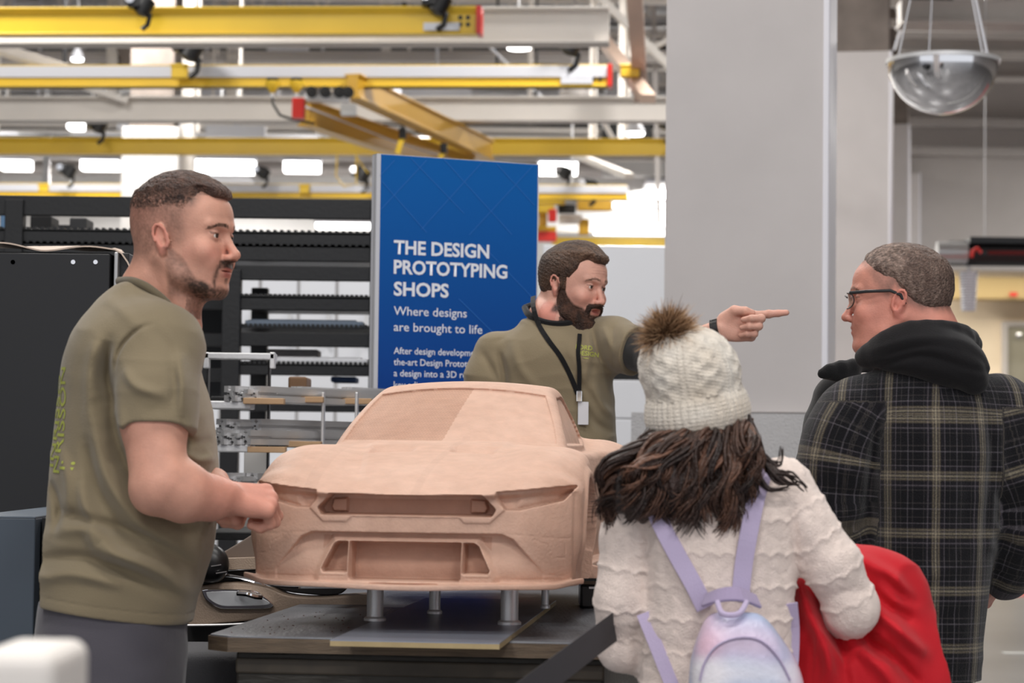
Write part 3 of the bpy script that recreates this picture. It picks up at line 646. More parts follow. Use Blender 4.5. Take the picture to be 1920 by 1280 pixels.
# ------------------------------------------------------------------ white partitions, cabinets behind
M['board'] = mat('white_board', s2l(238, 240, 245), .25, coat=.3)
def slab(name, x0, x1, y0, y1, Y, m, label, cat, d=.08, tofloor=False, **kw):
    a = P(x0, y1, Y); c = P(x1, y0, Y); b = MB(); b.box(a[0], c[0], Y, Y + d, 0 if tofloor else a[2], c[2]); return tag(b.build(name, m, bevel=.006), label, cat, **kw)
t = thing('white_partition', 'glossy white partition with dark rails behind the bearded man', 'partition', (P(1130, 700, 13)[0], 13, 0))
def pb(name, x0, x1, y0, y1, Y, m, d=.06):
    a = P(x0, y1, Y); c = P(x1, y0, Y); b = MB(); b.box(a[0], c[0], Y, Y + d, a[2], c[2]); return b.build(name, m, t, bevel=.005)
pb('upper_panel', 1016, 1300, 462, 690, 13, M['board']); pb('rail', 1016, 1300, 690, 714, 13.02, M['black_metal']); pb('lower_panel', 1016, 1300, 714, 782, 13, M['board']); pb('rail', 1016, 1300, 782, 787, 13.02, M['black_metal']); pb('kick_panel', 1016, 1300, 787, 1265, 13, M['board']); pb('post', 1006, 1016, 478, 1265, 13, M['black_metal'])
t = thing('storage_cabinet', 'low white cabinet run seen through the rack, behind it', 'cabinet', (P(400, 700, 14)[0], 14, 0))
a = P(60, 484, 14); c = P(705, 484, 14); b = MB(); b.box(a[0], c[0], 14, 14.6, .0, a[2]); b.build('body', M['far_white'], t, bevel=.01)
for k in range(9):
    x = a[0] + (c[0] - a[0]) * k / 9; b = MB(); b.box(x + .01, x + (c[0] - a[0]) / 9 - .01, 13.97, 14, .1, a[2] - .05); dd = b.build('door', M['board'], t, bevel=.004); b = MB(); b.box(x + .17, x + .19, 13.94, 13.97, a[2] - .5, a[2] - .3); b.build('handle', M['alu'], dd)

# busy far ceiling: thin hanger rods, small fittings, cable trays
rq = random.Random(17)
t0 = None
for k in range(34):
    px = rq.uniform(-20, 1245); Y = rq.uniform(27, 44); x = P(px, 200, Y)[0]
    b = MB(); b.tube([(x, Y, P(px, rq.uniform(95, 250), Y)[2]), (x, Y, 9.5)], rq.uniform(.012, .035), 6); tag(b.build('hanger_rod', M[rq.choice(['steel_cream', 'duct', 'black_metal', 'steel_cream'])]), 'thin hanger rod among the far ceiling steel', 'rod', 'thin hanger rods in the far ceiling')
for k in range(22):
    px = rq.uniform(-20, 1245); Y = rq.uniform(30, 46); o = P(px, rq.uniform(85, 250), Y); w_ = rq.uniform(.15, .5); h_ = rq.uniform(.06, .22)
    b = MB(); b.box(-w_, w_, -.1, .1, -h_, h_, 0, None, o); b.box(-.02, .02, -.02, .02, h_, 9.5 - o[2], 0, None, o); tag(b.build('junction_box', M[rq.choice(['black_metal', 'duct', 'rail_white', 'rail_white', 'wall_grey'])], bevel=.01), 'small service box hung in the far ceiling steel', 'box', 'service boxes hung in the far ceiling')
for k, (py, Y, m_) in enumerate(((30, 35, 'duct'), (58, 39, 'steel_cream'), (108, 36, 'steel_cream'), (175, 41, 'duct'), (238, 35, 'steel_cream'), (252, 40, 'rail_white'))):
    a = P(-300, py, Y); c = P(1500, py, Y); b = MB(); b.box(a[0], c[0], Y, Y + .35, a[2], a[2] + .03); b.box(a[0], c[0], Y, Y + .02, a[2], a[2] + .12); b.box(a[0], c[0], Y + .33, Y + .35, a[2], a[2] + .12)
    tag(b.build('cable_tray', M[m_]), 'long cable tray in the far ceiling, %s from the top' % ['first', 'second', 'third', 'fourth', 'fifth', 'sixth'][k], 'cable tray', 'far cable trays')
for k, (px0, px1, py0, py1, Y) in enumerate(((0, 226, 296, 345, 47), (360, 705, 296, 345, 47), (1010, 1260, 330, 372, 47), (1010, 1260, 390, 436, 47.5), (1130, 1250, 296, 330, 46))):
    a = P(px0, py1, Y); c = P(px1, py0, Y); b = MB(); b.box(a[0], c[0], Y, Y + .2, a[2], c[2]); b.box(a[0], c[0], Y - .05, Y, a[2], a[2] + .08); tag(b.build('trim_%d' % (k + 3), M['far_white'], bevel=.01), kind='structure')
# ------------------------------------------------------------------ clay car on its stands
def dense_nets(F, xs, ys, zs):
    ins = F < 0
    A = [slice(None, -1), slice(1, None)]
    cs = np.zeros(tuple(n - 1 for n in F.shape), np.int8)
    for a in A:
        for b in A:
            for c in A: cs += ins[a, b, c]
    x, y, z = np.nonzero((cs > 0) & (cs < 8)); idx = np.full(cs.shape, -1, np.int32); idx[x, y, z] = np.arange(len(x)); del cs
    cor = {(a, b, c): F[x + a, y + b, z + c] for a in (0, 1) for b in (0, 1) for c in (0, 1)}
    acc = np.zeros((len(x), 3)); cnt = np.zeros(len(x))
    for ax in range(3):
        o = [q for q in range(3) if q != ax]
        for u in (0, 1):
            for v in (0, 1):
                p0 = [0, 0, 0]; p1 = [0, 0, 0]; p0[o[0]] = p1[o[0]] = u; p0[o[1]] = p1[o[1]] = v; p1[ax] = 1
                f0 = cor[tuple(p0)]; f1 = cor[tuple(p1)]; s = (f0 < 0) != (f1 < 0); t = np.where(s, f0 / np.where(s, f0 - f1, 1), 0)
                for q in range(3): acc[:, q] += s * (p0[q] + (t if q == ax else 0))
                cnt += s
    acc /= cnt[:, None]; V = np.zeros_like(acc)
    for q, (i, g) in enumerate(((x, xs), (y, ys), (z, zs))): V[:, q] = g[i] + acc[:, q] * (g[i + 1] - g[i])
    QD = []
    for ax in range(3):
        s0 = [slice(None)] * 3; s1 = [slice(None)] * 3; s0[ax] = slice(None, -1); s1[ax] = slice(1, None)
        o = [(ax + 1) % 3, (ax + 2) % 3]
        for q in o: s0[q] = slice(1, -1); s1[q] = slice(1, -1)
        a0 = ins[tuple(s0)]; e = np.nonzero(a0 != ins[tuple(s1)]); c = np.stack(e, 1); fl = a0[e]
        for q in o: c[:, q] += 1
        d1 = np.zeros(3, int); d1[o[0]] = 1; d2 = np.zeros(3, int); d2[o[1]] = 1
        g = lambda c: idx[c[:, 0], c[:, 1], c[:, 2]]
        q = np.stack([g(c - d1 - d2), g(c - d2), g(c), g(c - d1)], 1); q[~fl] = q[~fl][:, ::-1]; QD.append(q)
    return V, np.concatenate(QD)
def poly_sd(X, Z, pts):
    """signed distance to a closed 2-D polygon, negative inside"""
    pts = [np.array(p, float) for p in pts]; d = np.full(X.shape, 1e9); s = np.ones(X.shape, bool)
    for i in range(len(pts)):
        a, b = pts[i], pts[i - 1]; e = b - a; wx, wz = X - a[0], Z - a[1]
        t = np.clip((wx * e[0] + wz * e[1]) / (e @ e), 0, 1); d = np.minimum(d, (wx - e[0] * t) ** 2 + (wz - e[1] * t) ** 2)
        c1 = Z >= a[1]; c2 = Z < b[1]; c3 = e[0] * wz > e[1] * wx
        fl = (c1 & c2 & c3) | (~c1 & ~c2 & ~c3); s ^= fl
    return np.where(s, 1, -1) * np.sqrt(d)
def interp(x, pts): return np.interp(x, [p[0] for p in pts], [p[1] for p in pts])
def sinterp(x, pts):
    a = np.array(pts, float); xf = np.linspace(a[0, 0], a[-1, 0], 400); m = np.gradient(a[:, 1], a[:, 0]); i = np.clip(np.searchsorted(a[:, 0], xf) - 1, 0, len(a) - 2)
    h = a[i + 1, 0] - a[i, 0]; t = (xf - a[i, 0]) / h
    y = (2 * t**3 - 3 * t**2 + 1) * a[i, 1] + (t**3 - 2 * t**2 + t) * h * m[i] + (-2 * t**3 + 3 * t**2) * a[i + 1, 1] + (t**3 - t**2) * h * m[i + 1]
    return np.interp(x, xf, y)
def mask(sd, e): return sstep(-sd, -e, e)
us = np.arange(-.361, .362, .0023); zs = np.arange(-.009, .440, .0022)
vs = np.concatenate([np.arange(-.040, .12, .0023), np.arange(.12, .82, .0038), np.arange(.82, 1.64, .009)])
# --- plan and lip
def plan(u): a = np.abs(u); return .020 * (a / .2) ** 2 + .050 * np.clip((a - .2) / .125, 0, 1.4) ** 2.2
def lip(u): return .180 + .020 * (np.abs(u) / .32) ** 2
U, Z = np.meshgrid(us, zs, indexing='ij'); A_ = np.abs(U)
Fr = plan(U) + .008 * sstep(Z, .10, .17) * 0
Fr += .010 * ((Z - .10) / .1) ** 2                                   # bumper bulge
lp = lip(U)
Fr -= .021 * sstep(Z, lp - .014, lp - .002)                            # hood lip reaches forward
mk_grille_frame = poly_sd(A_, Z, [(-.02, .21), (.165, .21), (.176, .170), (.192, .153), (.164, .127), (.115, .127), (.104, .138), (-.02, .138)])
Fr -= .004 * mask(mk_grille_frame, .0012)
sd = poly_sd(A_, Z, [(-.02, .179), (.150, .180), (.174, .153), (.167, .141), (-.02, .1415)])
Fr = np.maximum(Fr, np.where(sd < .004, (plan(U) + .048) * 1.0, -9) * mask(sd, .0015) + np.where(sd < .004, 0, -9) + Fr * (1 - mask(sd, .0015)))
pod = poly_sd(A_, Z, [(.122, .172), (.150, .170), (.155, .155), (.150, .146), (.122, .146)])
Fr -= .012 * mask(pod, .002)
hl = poly_sd(A_, Z, [(.177, .176), (.193, .154), (.222, .154), (.298, .172), (.322, .199), (.322, .225), (.177, .21)])
Fr += mask(hl, .0014) * (.018 + .034 * sstep(A_, .24, .315)) * sstep(lp - Z, -.004, .0)
# headlight inner fold
Fr -= mask(poly_sd(A_, Z, [(.21, .156), (.285, .172), (.298, .188), (.22, .182)]), .006) * .006
# big lower recess under the bumper crease
cr = poly_sd(A_, Z, [(-.02, .106), (.185, .106), (.208, .096), (.264, .032), (.264, .012), (-.02, .012)])
Fr += mask(cr, .0016) * (.003 + .020 * sstep(Z, .03, .105))
cr2 = poly_sd(A_, Z, [(-.02, .097), (.142, .097), (.176, .022), (.176, .005), (-.02, .005)])
Fr -= mask(cr2, .010) * .016
lo_side = poly_sd(A_, Z, [(.114, .087), (.133, .087), (.141, .082), (.163, .036), (.161, .030), (.114, .030)])
lo_mid = poly_sd(A_, Z, [(-.02, .088), (.108, .088), (.108, .020), (.104, .015), (-.02, .015)])
Fr += mask(lo_side, .0022) * .048
Fr += mask(lo_mid, .0022) * .058
# corner vents: faint outlines and hairline cuts
for pl in ([(.246, .098), (.302, .098), (.305, .062), (.28, .060), (.273, .086)],):
    sd = np.abs(poly_sd(A_, Z, pl)); Fr += .0016 * mask(sd - .0006, .001)
def groove(a, b, d=.0015, w=.0009):
    e = np.array(b) - np.array(a); wx, wz = A_ - a[0], Z - a[1]; t = np.clip((wx * e[0] + wz * e[1]) / (e @ e), 0, 1); r = np.sqrt((wx - e[0] * t) ** 2 + (wz - e[1] * t) ** 2); return d * mask(r - w, .0009)
Fr += groove((.264, .030), (.302, .026)) + groove((.19, .107), (.318, .098), .001) + groove((.12, .022), (.318, .018), .0015)
Fr += .005 * sstep(A_, .314, .319) * sstep(Z, .2, .19)                 # outer edge fin
Fr += .02 * sstep(-Z, -.012, -.0)
# --- Top (u,v)
U2, V2 = np.meshgrid(us, vs, indexing='ij'); A2 = np.abs(U2); Vp = V2 - plan(U2) * (1 - sstep(V2, .1, .45))
Zc = sinterp(Vp, [(-.05, .170), (-.015, .178), (0, .1845), (.03, .199), (.08, .2155), (.15, .233), (.3, .261), (.42, .279), (.5, .285), (.6, .287), (1.2, .318), (1.45, .318), (1.57, .308), (1.64, .28)])
Zf = sinterp(Vp, [(-.05, .172), (-.015, .180), (0, .187), (.03, .209), (.08, .234), (.15, .256), (.25, .2720), (.38, .277), (.5, .276), (.7, .268), (.95, .270), (1.15, .290), (1.33, .300), (1.5, .292), (1.64, .26)])
t = sstep(A2, .11, .245); Top = Zc * (1 - t) + Zf * t
Top += (lip(U2) - .180) * (1 - sstep(Vp, 0, .09))
Top -= .030 * np.clip((A2 - .245) / .085, 0, 1.6) ** 2.2
Top += .0045 * (1 - sstep(A2 - .05 * sstep(V2, 0, .45), .088, .108)) * sstep(V2, .03, .14) * (1 - sstep(V2, .47, .52))  # hood bulge
for sg in (-1, 1):                                                     # hood scoops
    w_ = mask(poly_sd(U2 * sg, V2, [(.045, .300), (.125, .285), (.130, .360), (.075, .395), (.04, .36)]), .010); Top -= w_ * .017 * (1 - sstep(V2, .295, .40))
Top -= .0012 * mask(np.abs(A2 - (.225 + .02 * sstep(V2, .0, .4))) - .0006, .0012) * (1 - sstep(V2, .46, .5)) * sstep(V2, .01, .04)
# --- W (v,z)
V3, Z3 = np.meshgrid(vs, zs, indexing='ij')
W = sinterp(V3, [(-.05, .327), (.05, .329), (.2, .334), (.3, .336), (.42, .328), (.5, .304), (.9, .298), (1.0, .306), (1.1, .336), (1.25, .350), (1.4, .345), (1.55, .325), (1.64, .30)])
W -= .012 * ((Z3 - .12) / .12) ** 2 * sstep(Z3, .12, .25) + .010 * sstep(-Z3, -.10, -.03)
W += .030 * mask(poly_sd(V3, Z3, [(.42, -.02), (1.06, -.02), (1.06, .03), (.42, .03)]), .003)
for cv, R_a in ((.285, .128), (1.21, .132)):
    r = np.sqrt((V3 - cv) ** 2 + (Z3 - .085) ** 2); W += .006 * mask(np.abs(r - R_a - .012) - .008, .008)
    W = W * (1 - mask(r - R_a, .0022)) + .19 * mask(r - R_a, .0022)
    W = np.where((np.abs(V3 - cv) < R_a - .004) & (Z3 < .085), .19, W)
W -= .006 * mask(poly_sd(V3, Z3, [(1.02, .16), (1.08, .165), (1.07, .20), (1.03, .20)]), .003)   # haunch vent
f32 = lambda a: a.astype(np.float32)
Fq = smax(f32(Fr)[:, None, :] - f32(vs)[None, :, None], f32(zs)[None, None, :] - f32(Top)[:, :, None], .005)
Fq = smax(Fq, np.abs(f32(us))[:, None, None] - f32(W)[None, :, :], .012)
Fq = smax(Fq, (.004 - f32(zs))[None, None, :], .003); Fq = smax(Fq, (f32(vs) - 1.585)[None, :, None] + (.05 * (np.abs(f32(us)) / .3) ** 2)[:, None, None], .03)
# cabin
j0 = np.searchsorted(vs, .40); k0 = np.searchsorted(zs, .22); vv = f32(vs[j0:]); zz = f32(zs[k0:])
roof = lambda v: sinterp(v, [(.40, .252), (.44, .272), (.52, .315), (.62, .365), (.70, .399), (.76, .4185), (.84, .4260), (.95, .4260), (1.05, .414), (1.2, .372), (1.35, .330), (1.5, .29), (1.64, .25)])
VR = vs[None, j0:] - .75 * us[:, None] ** 2
Rf = f32(roof(np.clip(VR, .4, 1.64)) - .35 * us[:, None] ** 2)
wc = f32(.254 - .062 * np.clip((zz - .27) / .14, 0, 1.3) ** 1.35 + .0 * zz)
Au = np.abs(f32(us))[:, None, None]
wz = wc[None, None, :] - .10 * np.clip(vv - .95, 0, 1)[None, :, None]
# glass recess on the screen, side windows on the flanks
screen = (np.maximum(Au - (wz - .018), np.maximum(.288 - .10 * Au**2 - zz[None, None, :], zz[None, None, :] - (.4065 - .45 * Au**2))))
Rf3 = Rf[:, :, None] - .0055 * f32(sstep(-screen, -.0025, .0025)) * (vv[None, :, None] < .80)
sw = poly_sd(*np.meshgrid(vs[j0:], zs[k0:], indexing='ij'), [(.585, .283), (.625, .315), (.70, .352), (.79, .386), (.92, .393), (1.02, .383), (1.12, .345), (1.16, .30), (1.0, .285)])
wz = wz - .008 * f32(mask(sw, .0014))[None]
Cb = smax(zz[None, None, :] - Rf3, Au - wz, .016)
Cb = smax(Cb, .22 - zz[None, None, :], .002)
Fq[:, j0:, k0:] = smin(Fq[:, j0:, k0:], Cb, .007)
# splitter
Sf = plan(U) - .024 - .004 * sstep(A_, .29, .338)
zt = .0115 + .010 * sstep(A_, .28, .340) - .004 * (1 - sstep(A_, .0, .2)); zb = zt - .011
j1 = np.searchsorted(vs, .115); k1 = np.searchsorted(zs, .045)
vv = f32(vs[:j1])[None, :, None]; zz = f32(zs[:k1])[None, None, :]
Sp = smax(f32(Sf[:, :k1])[:, None, :] - vv, zz - f32(zt[:, :1])[:, None, :] + 0 * vv, .003); Sp = smax(Sp, f32(zb[:, :1])[:, None, :] - zz, .003)
Sp = smax(Sp, np.abs(f32(us))[:, None, None] - .340, .003); Sp = smax(Sp, vv - .098, .002)
Fq[:, :j1, :k1] = smin(Fq[:, :j1, :k1], Sp, .006)
Fq[0] = 1; Fq[-1] = 1; Fq[:, 0] = 1; Fq[:, -1] = 1; Fq[:, :, 0] = 1; Fq[:, :, -1] = 1
CV, CQ = dense_nets(Fq, us, vs, zs); del Fq, Cb, Sp, Rf3, screen
# colours: raw clay, scribed darker screen half, thin powdery patches, darkened grille openings
uu, v_, z_ = CV.T; n1 = noise3(CV, 9) * .5 + noise3(CV, 30) * .3
clay = mixc(s2l(211, 176, 157), s2l(198, 160, 140), np.clip(.5 + .6 * n1, 0, 1))
wcv = .254 - .062 * np.clip((z_ - .27) / .14, 0, 1.3) ** 1.35
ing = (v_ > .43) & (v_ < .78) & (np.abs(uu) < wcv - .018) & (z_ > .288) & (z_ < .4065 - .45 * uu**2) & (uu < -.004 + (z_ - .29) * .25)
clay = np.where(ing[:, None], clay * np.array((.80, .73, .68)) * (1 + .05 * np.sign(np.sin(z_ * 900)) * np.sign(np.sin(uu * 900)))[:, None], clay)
pale = sstep(noise3(CV, (6, 22, 6)), .15, .5) * sstep(z_, .17, .19) * .5; clay = clay * (1 + .05 * pale[:, None])
st = ((np.abs(uu + .19) < .012) | (np.abs(uu - .02 - .05 * v_) < .008)) & (v_ < .5) & (z_ > .17); clay = np.where(st[:, None], clay * .95, clay)
rec = (z_ < .1) & (v_ > .03) & (np.abs(uu) < .166) & (v_ < .12); clay = np.where(rec[:, None], clay * np.array((.84, .76, .72)), clay)  # darker, browner tone inside the lower opening
rec = (z_ < .172) & (z_ > .138) & (v_ > .02) & (np.abs(uu) < .176) & (v_ < .12); clay = np.where(rec[:, None], clay * np.array((.84, .76, .72)), clay)  # same darker tone inside the upper grille
CT = radians(7.4); CO = P(757, 1103, 4.54)
CR = np.array([[cos(CT), -sin(CT), 0], [sin(CT), cos(CT), 0], [0, 0, 1]])   # rows: u, v, z
CR = np.stack([[cos(CT), -sin(CT), 0], [sin(CT), cos(CT), 0], [0, 0, 1]])
def cw(u, v, z): return CO + np.array([u, v, z]) @ CR
M['clay'] = attr_mat('modelling_clay', .62, noise=.06, nscale=35, bump=.16, bscale=160, sss=.05, spec=.25)
car = thing('car_model', 'pinkish tan clay scale model of a fastback sports car on metal posts', 'car model', cw(0, .8, 0))
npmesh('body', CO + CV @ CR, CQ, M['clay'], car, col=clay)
def cpx(u, v, z):
    q = (cw(u, v, z) - np.array([0, 0, CAMZ])) @ CAMR; return (960 + FPX * q[0] / -q[2], 640 - FPX * q[1] / -q[2])
# ------------------------------------------------------------------ table, plate and posts
TZ = P(700, 1163, 4.72)[2] - .022                                       # plate top sits on the table
PT_ = TZ + .02
tb = thing('work_table', 'heavy dark table with chipped grey plywood top under the car', 'table', (CO[0] + .1, CO[1] + .8, 0))
Yf = 4.29
c = P(385, 1190, 4.36); TZs = TZ
def onz(px, py, z):
    d = CAMR @ np.array([(px - 960) / FPX, -(py - 640) / FPX, -1.0]); t = (z - CAMZ) / d[2]; return np.array([d[0] * t, d[1] * t, z])
A0 = onz(385, 1190, TZ); VD = np.array([.0995, .995, 0]); UD = np.array([.995, -.0995, 0])
if True:
    cc = [A0 + VD * .04, A0 + UD * .045, A0 + UD * .80, A0 + UD * .80 + VD * 2.05, A0 + VD * 2.05]
    b = MB(); b.prism([q - (0, 0, .032) for q in cc][::-1], (0, 0, .032)); b.build('table_top', [mat('worn_grey_ply', s2l(108, 110, 116), .42, noise=.16, nscale=5, bump=.2, bscale=30, stretch=(4, 1, 1))], tb, bevel=.003)
    cc2 = [q + (0, 0, -.037) for q in cc]; e = MB(); cx = [A0 + VD * .04 - UD * .0005 - VD * .0, A0 + UD * .045 - VD * .001, A0 + UD * .80 - VD * .001]
    for i in range(3): e.box(-.0, .0, 0, 0, 0, 0) if 0 else None
    m = MB()
    for (za, zb, mi) in ((-.004, -.0315, 0),):
        for i in range(2):
            p, q = cx[i], cx[i + 1]; dn = np.cross((q - p) / np.linalg.norm(q - p), (0, 0, 1)); m.prism([p + (0, 0, zb), q + (0, 0, zb), q + (0, 0, za), p + (0, 0, za)], dn * .003)
    p, q = cx[0], cx[0] + VD * 1.98; dn = -UD; m.prism([p + (0, 0, -.0315), p + (0, 0, -.004), q + (0, 0, -.004), q + (0, 0, -.0315)], dn * .003)
    m.build('ply_edge', mat('ply_edge', s2l(100, 84, 67), .6, noise=.35, nscale=14, bump=.3, stretch=(1, 1, 12)), tb)
    b = MB(); B0 = A0 + UD * .055 + VD * .03; b.prism([B0, B0 + UD * .72, B0 + UD * .72 + VD * 1.95, B0 + VD * 1.95], (0, 0, 0)) if 0 else None
    zb = TZ - .032
    pts = [B0, B0 + UD * .72, B0 + UD * .72 + VD * 1.95, B0 + VD * 1.95]
    b.prism([np.array((p[0], p[1], 0.0)) for p in pts][::-1], (0, 0, zb)); b.build('base_box', mat('dark_timber', s2l(46, 42, 36), .6, noise=.35, nscale=9, bump=.5, bscale=18, stretch=(1, 1, 5)), tb, bevel=.006)
    b = MB(); b.bar(B0 + UD * .0 + (0, 0, -.06), B0 + UD * .72 + (0, 0, -.06), .012, .03, mi=0); b.build('rail_moulding', mat('timber_rail', s2l(62, 54, 44), .6, noise=.3), tb, bevel=.004)
    b = MB(); r = random.Random(3)
    for i in range(60):
        q = A0 + UD * r.uniform(.03, .32) + VD * r.uniform(.03, .7); s = r.uniform(.0006, .0022); b.add([q + (-s, -s, .0), q + (s * 1.6, -s, .0), q + (s, s, .0), q + (-s, s * 1.4, .0), q + (0, 0, s * 1.3)], [(0, 1, 4), (1, 2, 4), (2, 3, 4), (3, 0, 4)])
    tag(b.build('clay_crumbs', mat('crumbs', s2l(96, 66, 54), .8, noise=.5, nscale=200)), 'scattered clay crumbs on the grey table top', 'crumbs', kind='stuff')
PL0 = onz(619, 1199, TZ + .012); PLw = onz(925, 1214, TZ + .012)
pt = thing('base_plate', 'shiny metal faced plate with a wooden edge under the car posts', 'plate', PL0 + UD * .16 + VD * .5)
W_ = np.dot(PLw - PL0, UD)
pl = [PL0, PL0 + UD * W_, PL0 + UD * W_ + VD * 1.3, PL0 + VD * 1.3]
b = MB(); b.prism([p - (0, 0, .0115) for p in pl][::-1], (0, 0, .0095)); b.build('wooden_core', mat('core_edge', s2l(170, 150, 110), .55, noise=.15, nscale=20), pt)
b = MB(); b.prism([p - (0, 0, .002) for p in pl][::-1], (0, 0, .002)); b.build('metal_face', mat('plate_metal', s2l(150, 156, 170), .36, metal=.6, noise=.12, nscale=6), pt)
zc = PL0[2]
for k, (px, py, wpx, lb) in enumerate(((703, 1163, 31, 'left front aluminium post under the car nose'), (955, 1170, 33, 'right front aluminium post under the car nose'), (815, 1150, 21, 'middle aluminium post farther under the car'), (1022, 1140, 14, 'thin rear aluminium post under the car'))):
    q = onz(px, py, zc); r_ = wpx / 2 * q[1] / FPX; ztop = CO[2] + .004
    t = thing('support_post', lb, 'post', q, 'posts carrying the car')
    b = MB(); b.lathe([(r_, .004), (r_, ztop - zc - .004), (r_ * .98, ztop - zc)], q, 28); b.build('tube', M['alu'], t, smooth=True)
    b = MB(); b.lathe([(r_ * 1.35, 0), (r_ * 1.35, .005), (r_ * 1.05, .009)], q, 28); b.build('foot_flange', M['alu'], t, smooth=True)
# ------------------------------------------------------------------ people: shared anatomy
SKIN = dict(base=s2l(208, 155, 134), red=s2l(200, 116, 102), lip=s2l(176, 96, 88))
def head_fld(f, fr, ears=True, fat=0.0, nose=(1, 1), beardy=0.0, mouth=0.0, brow=1.0, eyes=True, smile=0.0):
    """local frame: x forward, y to the person's left, z up, eyes at z=0, metres"""
    w = fat
    f.loft([(-.120, .052, 0, .026, .024), (-.108, .043, 0, .044, .042 + w), (-.090, .032, 0, .057, .053 + w * 1.4), (-.068, .020, 0, .071, .061 + w * 1.5), (-.045, .004, 0, .087, .067 + w), (-.02, -.006, 0, .0945, .0715 + w * .7),
            (.0, -.009, 0, .0975, .0745 + w * .4), (.03, -.009, 0, .1015, .0765), (.06, -.011, 0, .0965, .0730), (.078, -.013, 0, .086, .064)], k=.0, fr=fr, n=2.25, cap=.02)
    f.ell((-.011, 0, .032), (.1005, .0762, .0875), .012, fr=fr)
    for s in (1, -1):
        f.cap((.089, s * .010, .017), (.074, s * .045, .019), .0075 * brow, .006 * brow, .012, fr=fr)        # brow
        f.ell((.088, s * .031, -.002), (.013, .019, .0115), .012, 's', fr=fr)                                  # socket
        f.ell((.064, s * .044, -.034), (.020, .020, .018), .022, fr=fr)                                         # cheekbone
        if eyes:
            f.ell((.0725, s * .031, -.001), (.0148, .0155, .0135), .004, fr=fr)
            f.ell((.0865, s * .032, -.0024), (.007, .0122, .0033), .002, 's', fr=fr)
        f.chain([(-.012, s * (.062 + w), -.045), (.02, s * (.054 + w), -.082), (.068, s * .022, -.108)], [.014, .014, .012], .018, fr=fr)   # jaw
        if smile: f.ell((.074, s * .034, -.050), (.014, .012, .016), .012, fr=fr)
    f.cap((.084, 0, .010), (.093, 0, -.012), .0065, .0070, .008, fr=fr)
    nx, nz = nose
    f.cap((.093, 0, -.012), (.108 * nx, 0, -.036 * nz), .0070, .0095, .006, fr=fr)
    f.ell((.1085 * nx, 0, -.0385 * nz), (.0105, .0105, .0088), .005, fr=fr)
    for s in (1, -1):
        f.ell((.0985, s * .0125, -.043), (.0105, .0065, .0070), .005, fr=fr)
        f.ell((.1035, s * .0065, -.0495), (.0045, .0030, .003), .002, 's', fr=fr)
    f.ell((.076, 0, -.066), (.0165, .027, .020), .016, fr=fr)
    f.ell((.0895, 0, -.0625), (.0070, .020 + .004 * smile, .0042), .004, fr=fr)
    f.ell((.0875, 0, -.0745 - mouth * .6), (.0075, .018, .0050), .004, fr=fr)
    f.ell((.096, 0, -.0682 - mouth * .3), (.012, .022 + .003 * smile, .0011 + mouth * .55), .002, 's', fr=fr)
    f.ell((.076, 0, -.104), (.0155, .018, .014), .012, fr=fr)
    if ears:
        for s in (1, -1):
            r_ = roty(-.22)
            f.ell((-.010, s * (.0795 + w * .3), -.012), (.0155, .0085, .0300), .004, fr=fr, rot=rotz(s * .35) @ r_)
            f.ell((-.006, s * (.0880 + w * .3), -.008), (.0088, .0065, .0185), .003, 's', fr=fr, rot=rotz(s * .2) @ r_)
            f.ell((-.002, s * (.0855 + w * .3), -.020), (.0055, .006, .0075), .003, 's', fr=fr)
            f.ell((.006, s * (.0790 + w * .3), -.019), (.0040, .0045, .0065), .003, fr=fr)
            f.ell((-.004, s * (.0790 + w * .3), -.039), (.0075, .0050, .0080), .005, fr=fr)
            pts = []
            for a in np.linspace(-1.0, 3.5, 9): pts.append((-.0085 + .0145 * cos(a + .2) - .004 * sin(a), s * (.0845 + w * .3 + .003 * cos(a - 2.5)), -.009 + .0235 * sin(a)))
            f.chain(pts, [.0028] * 9, .002, fr=fr)
    return f
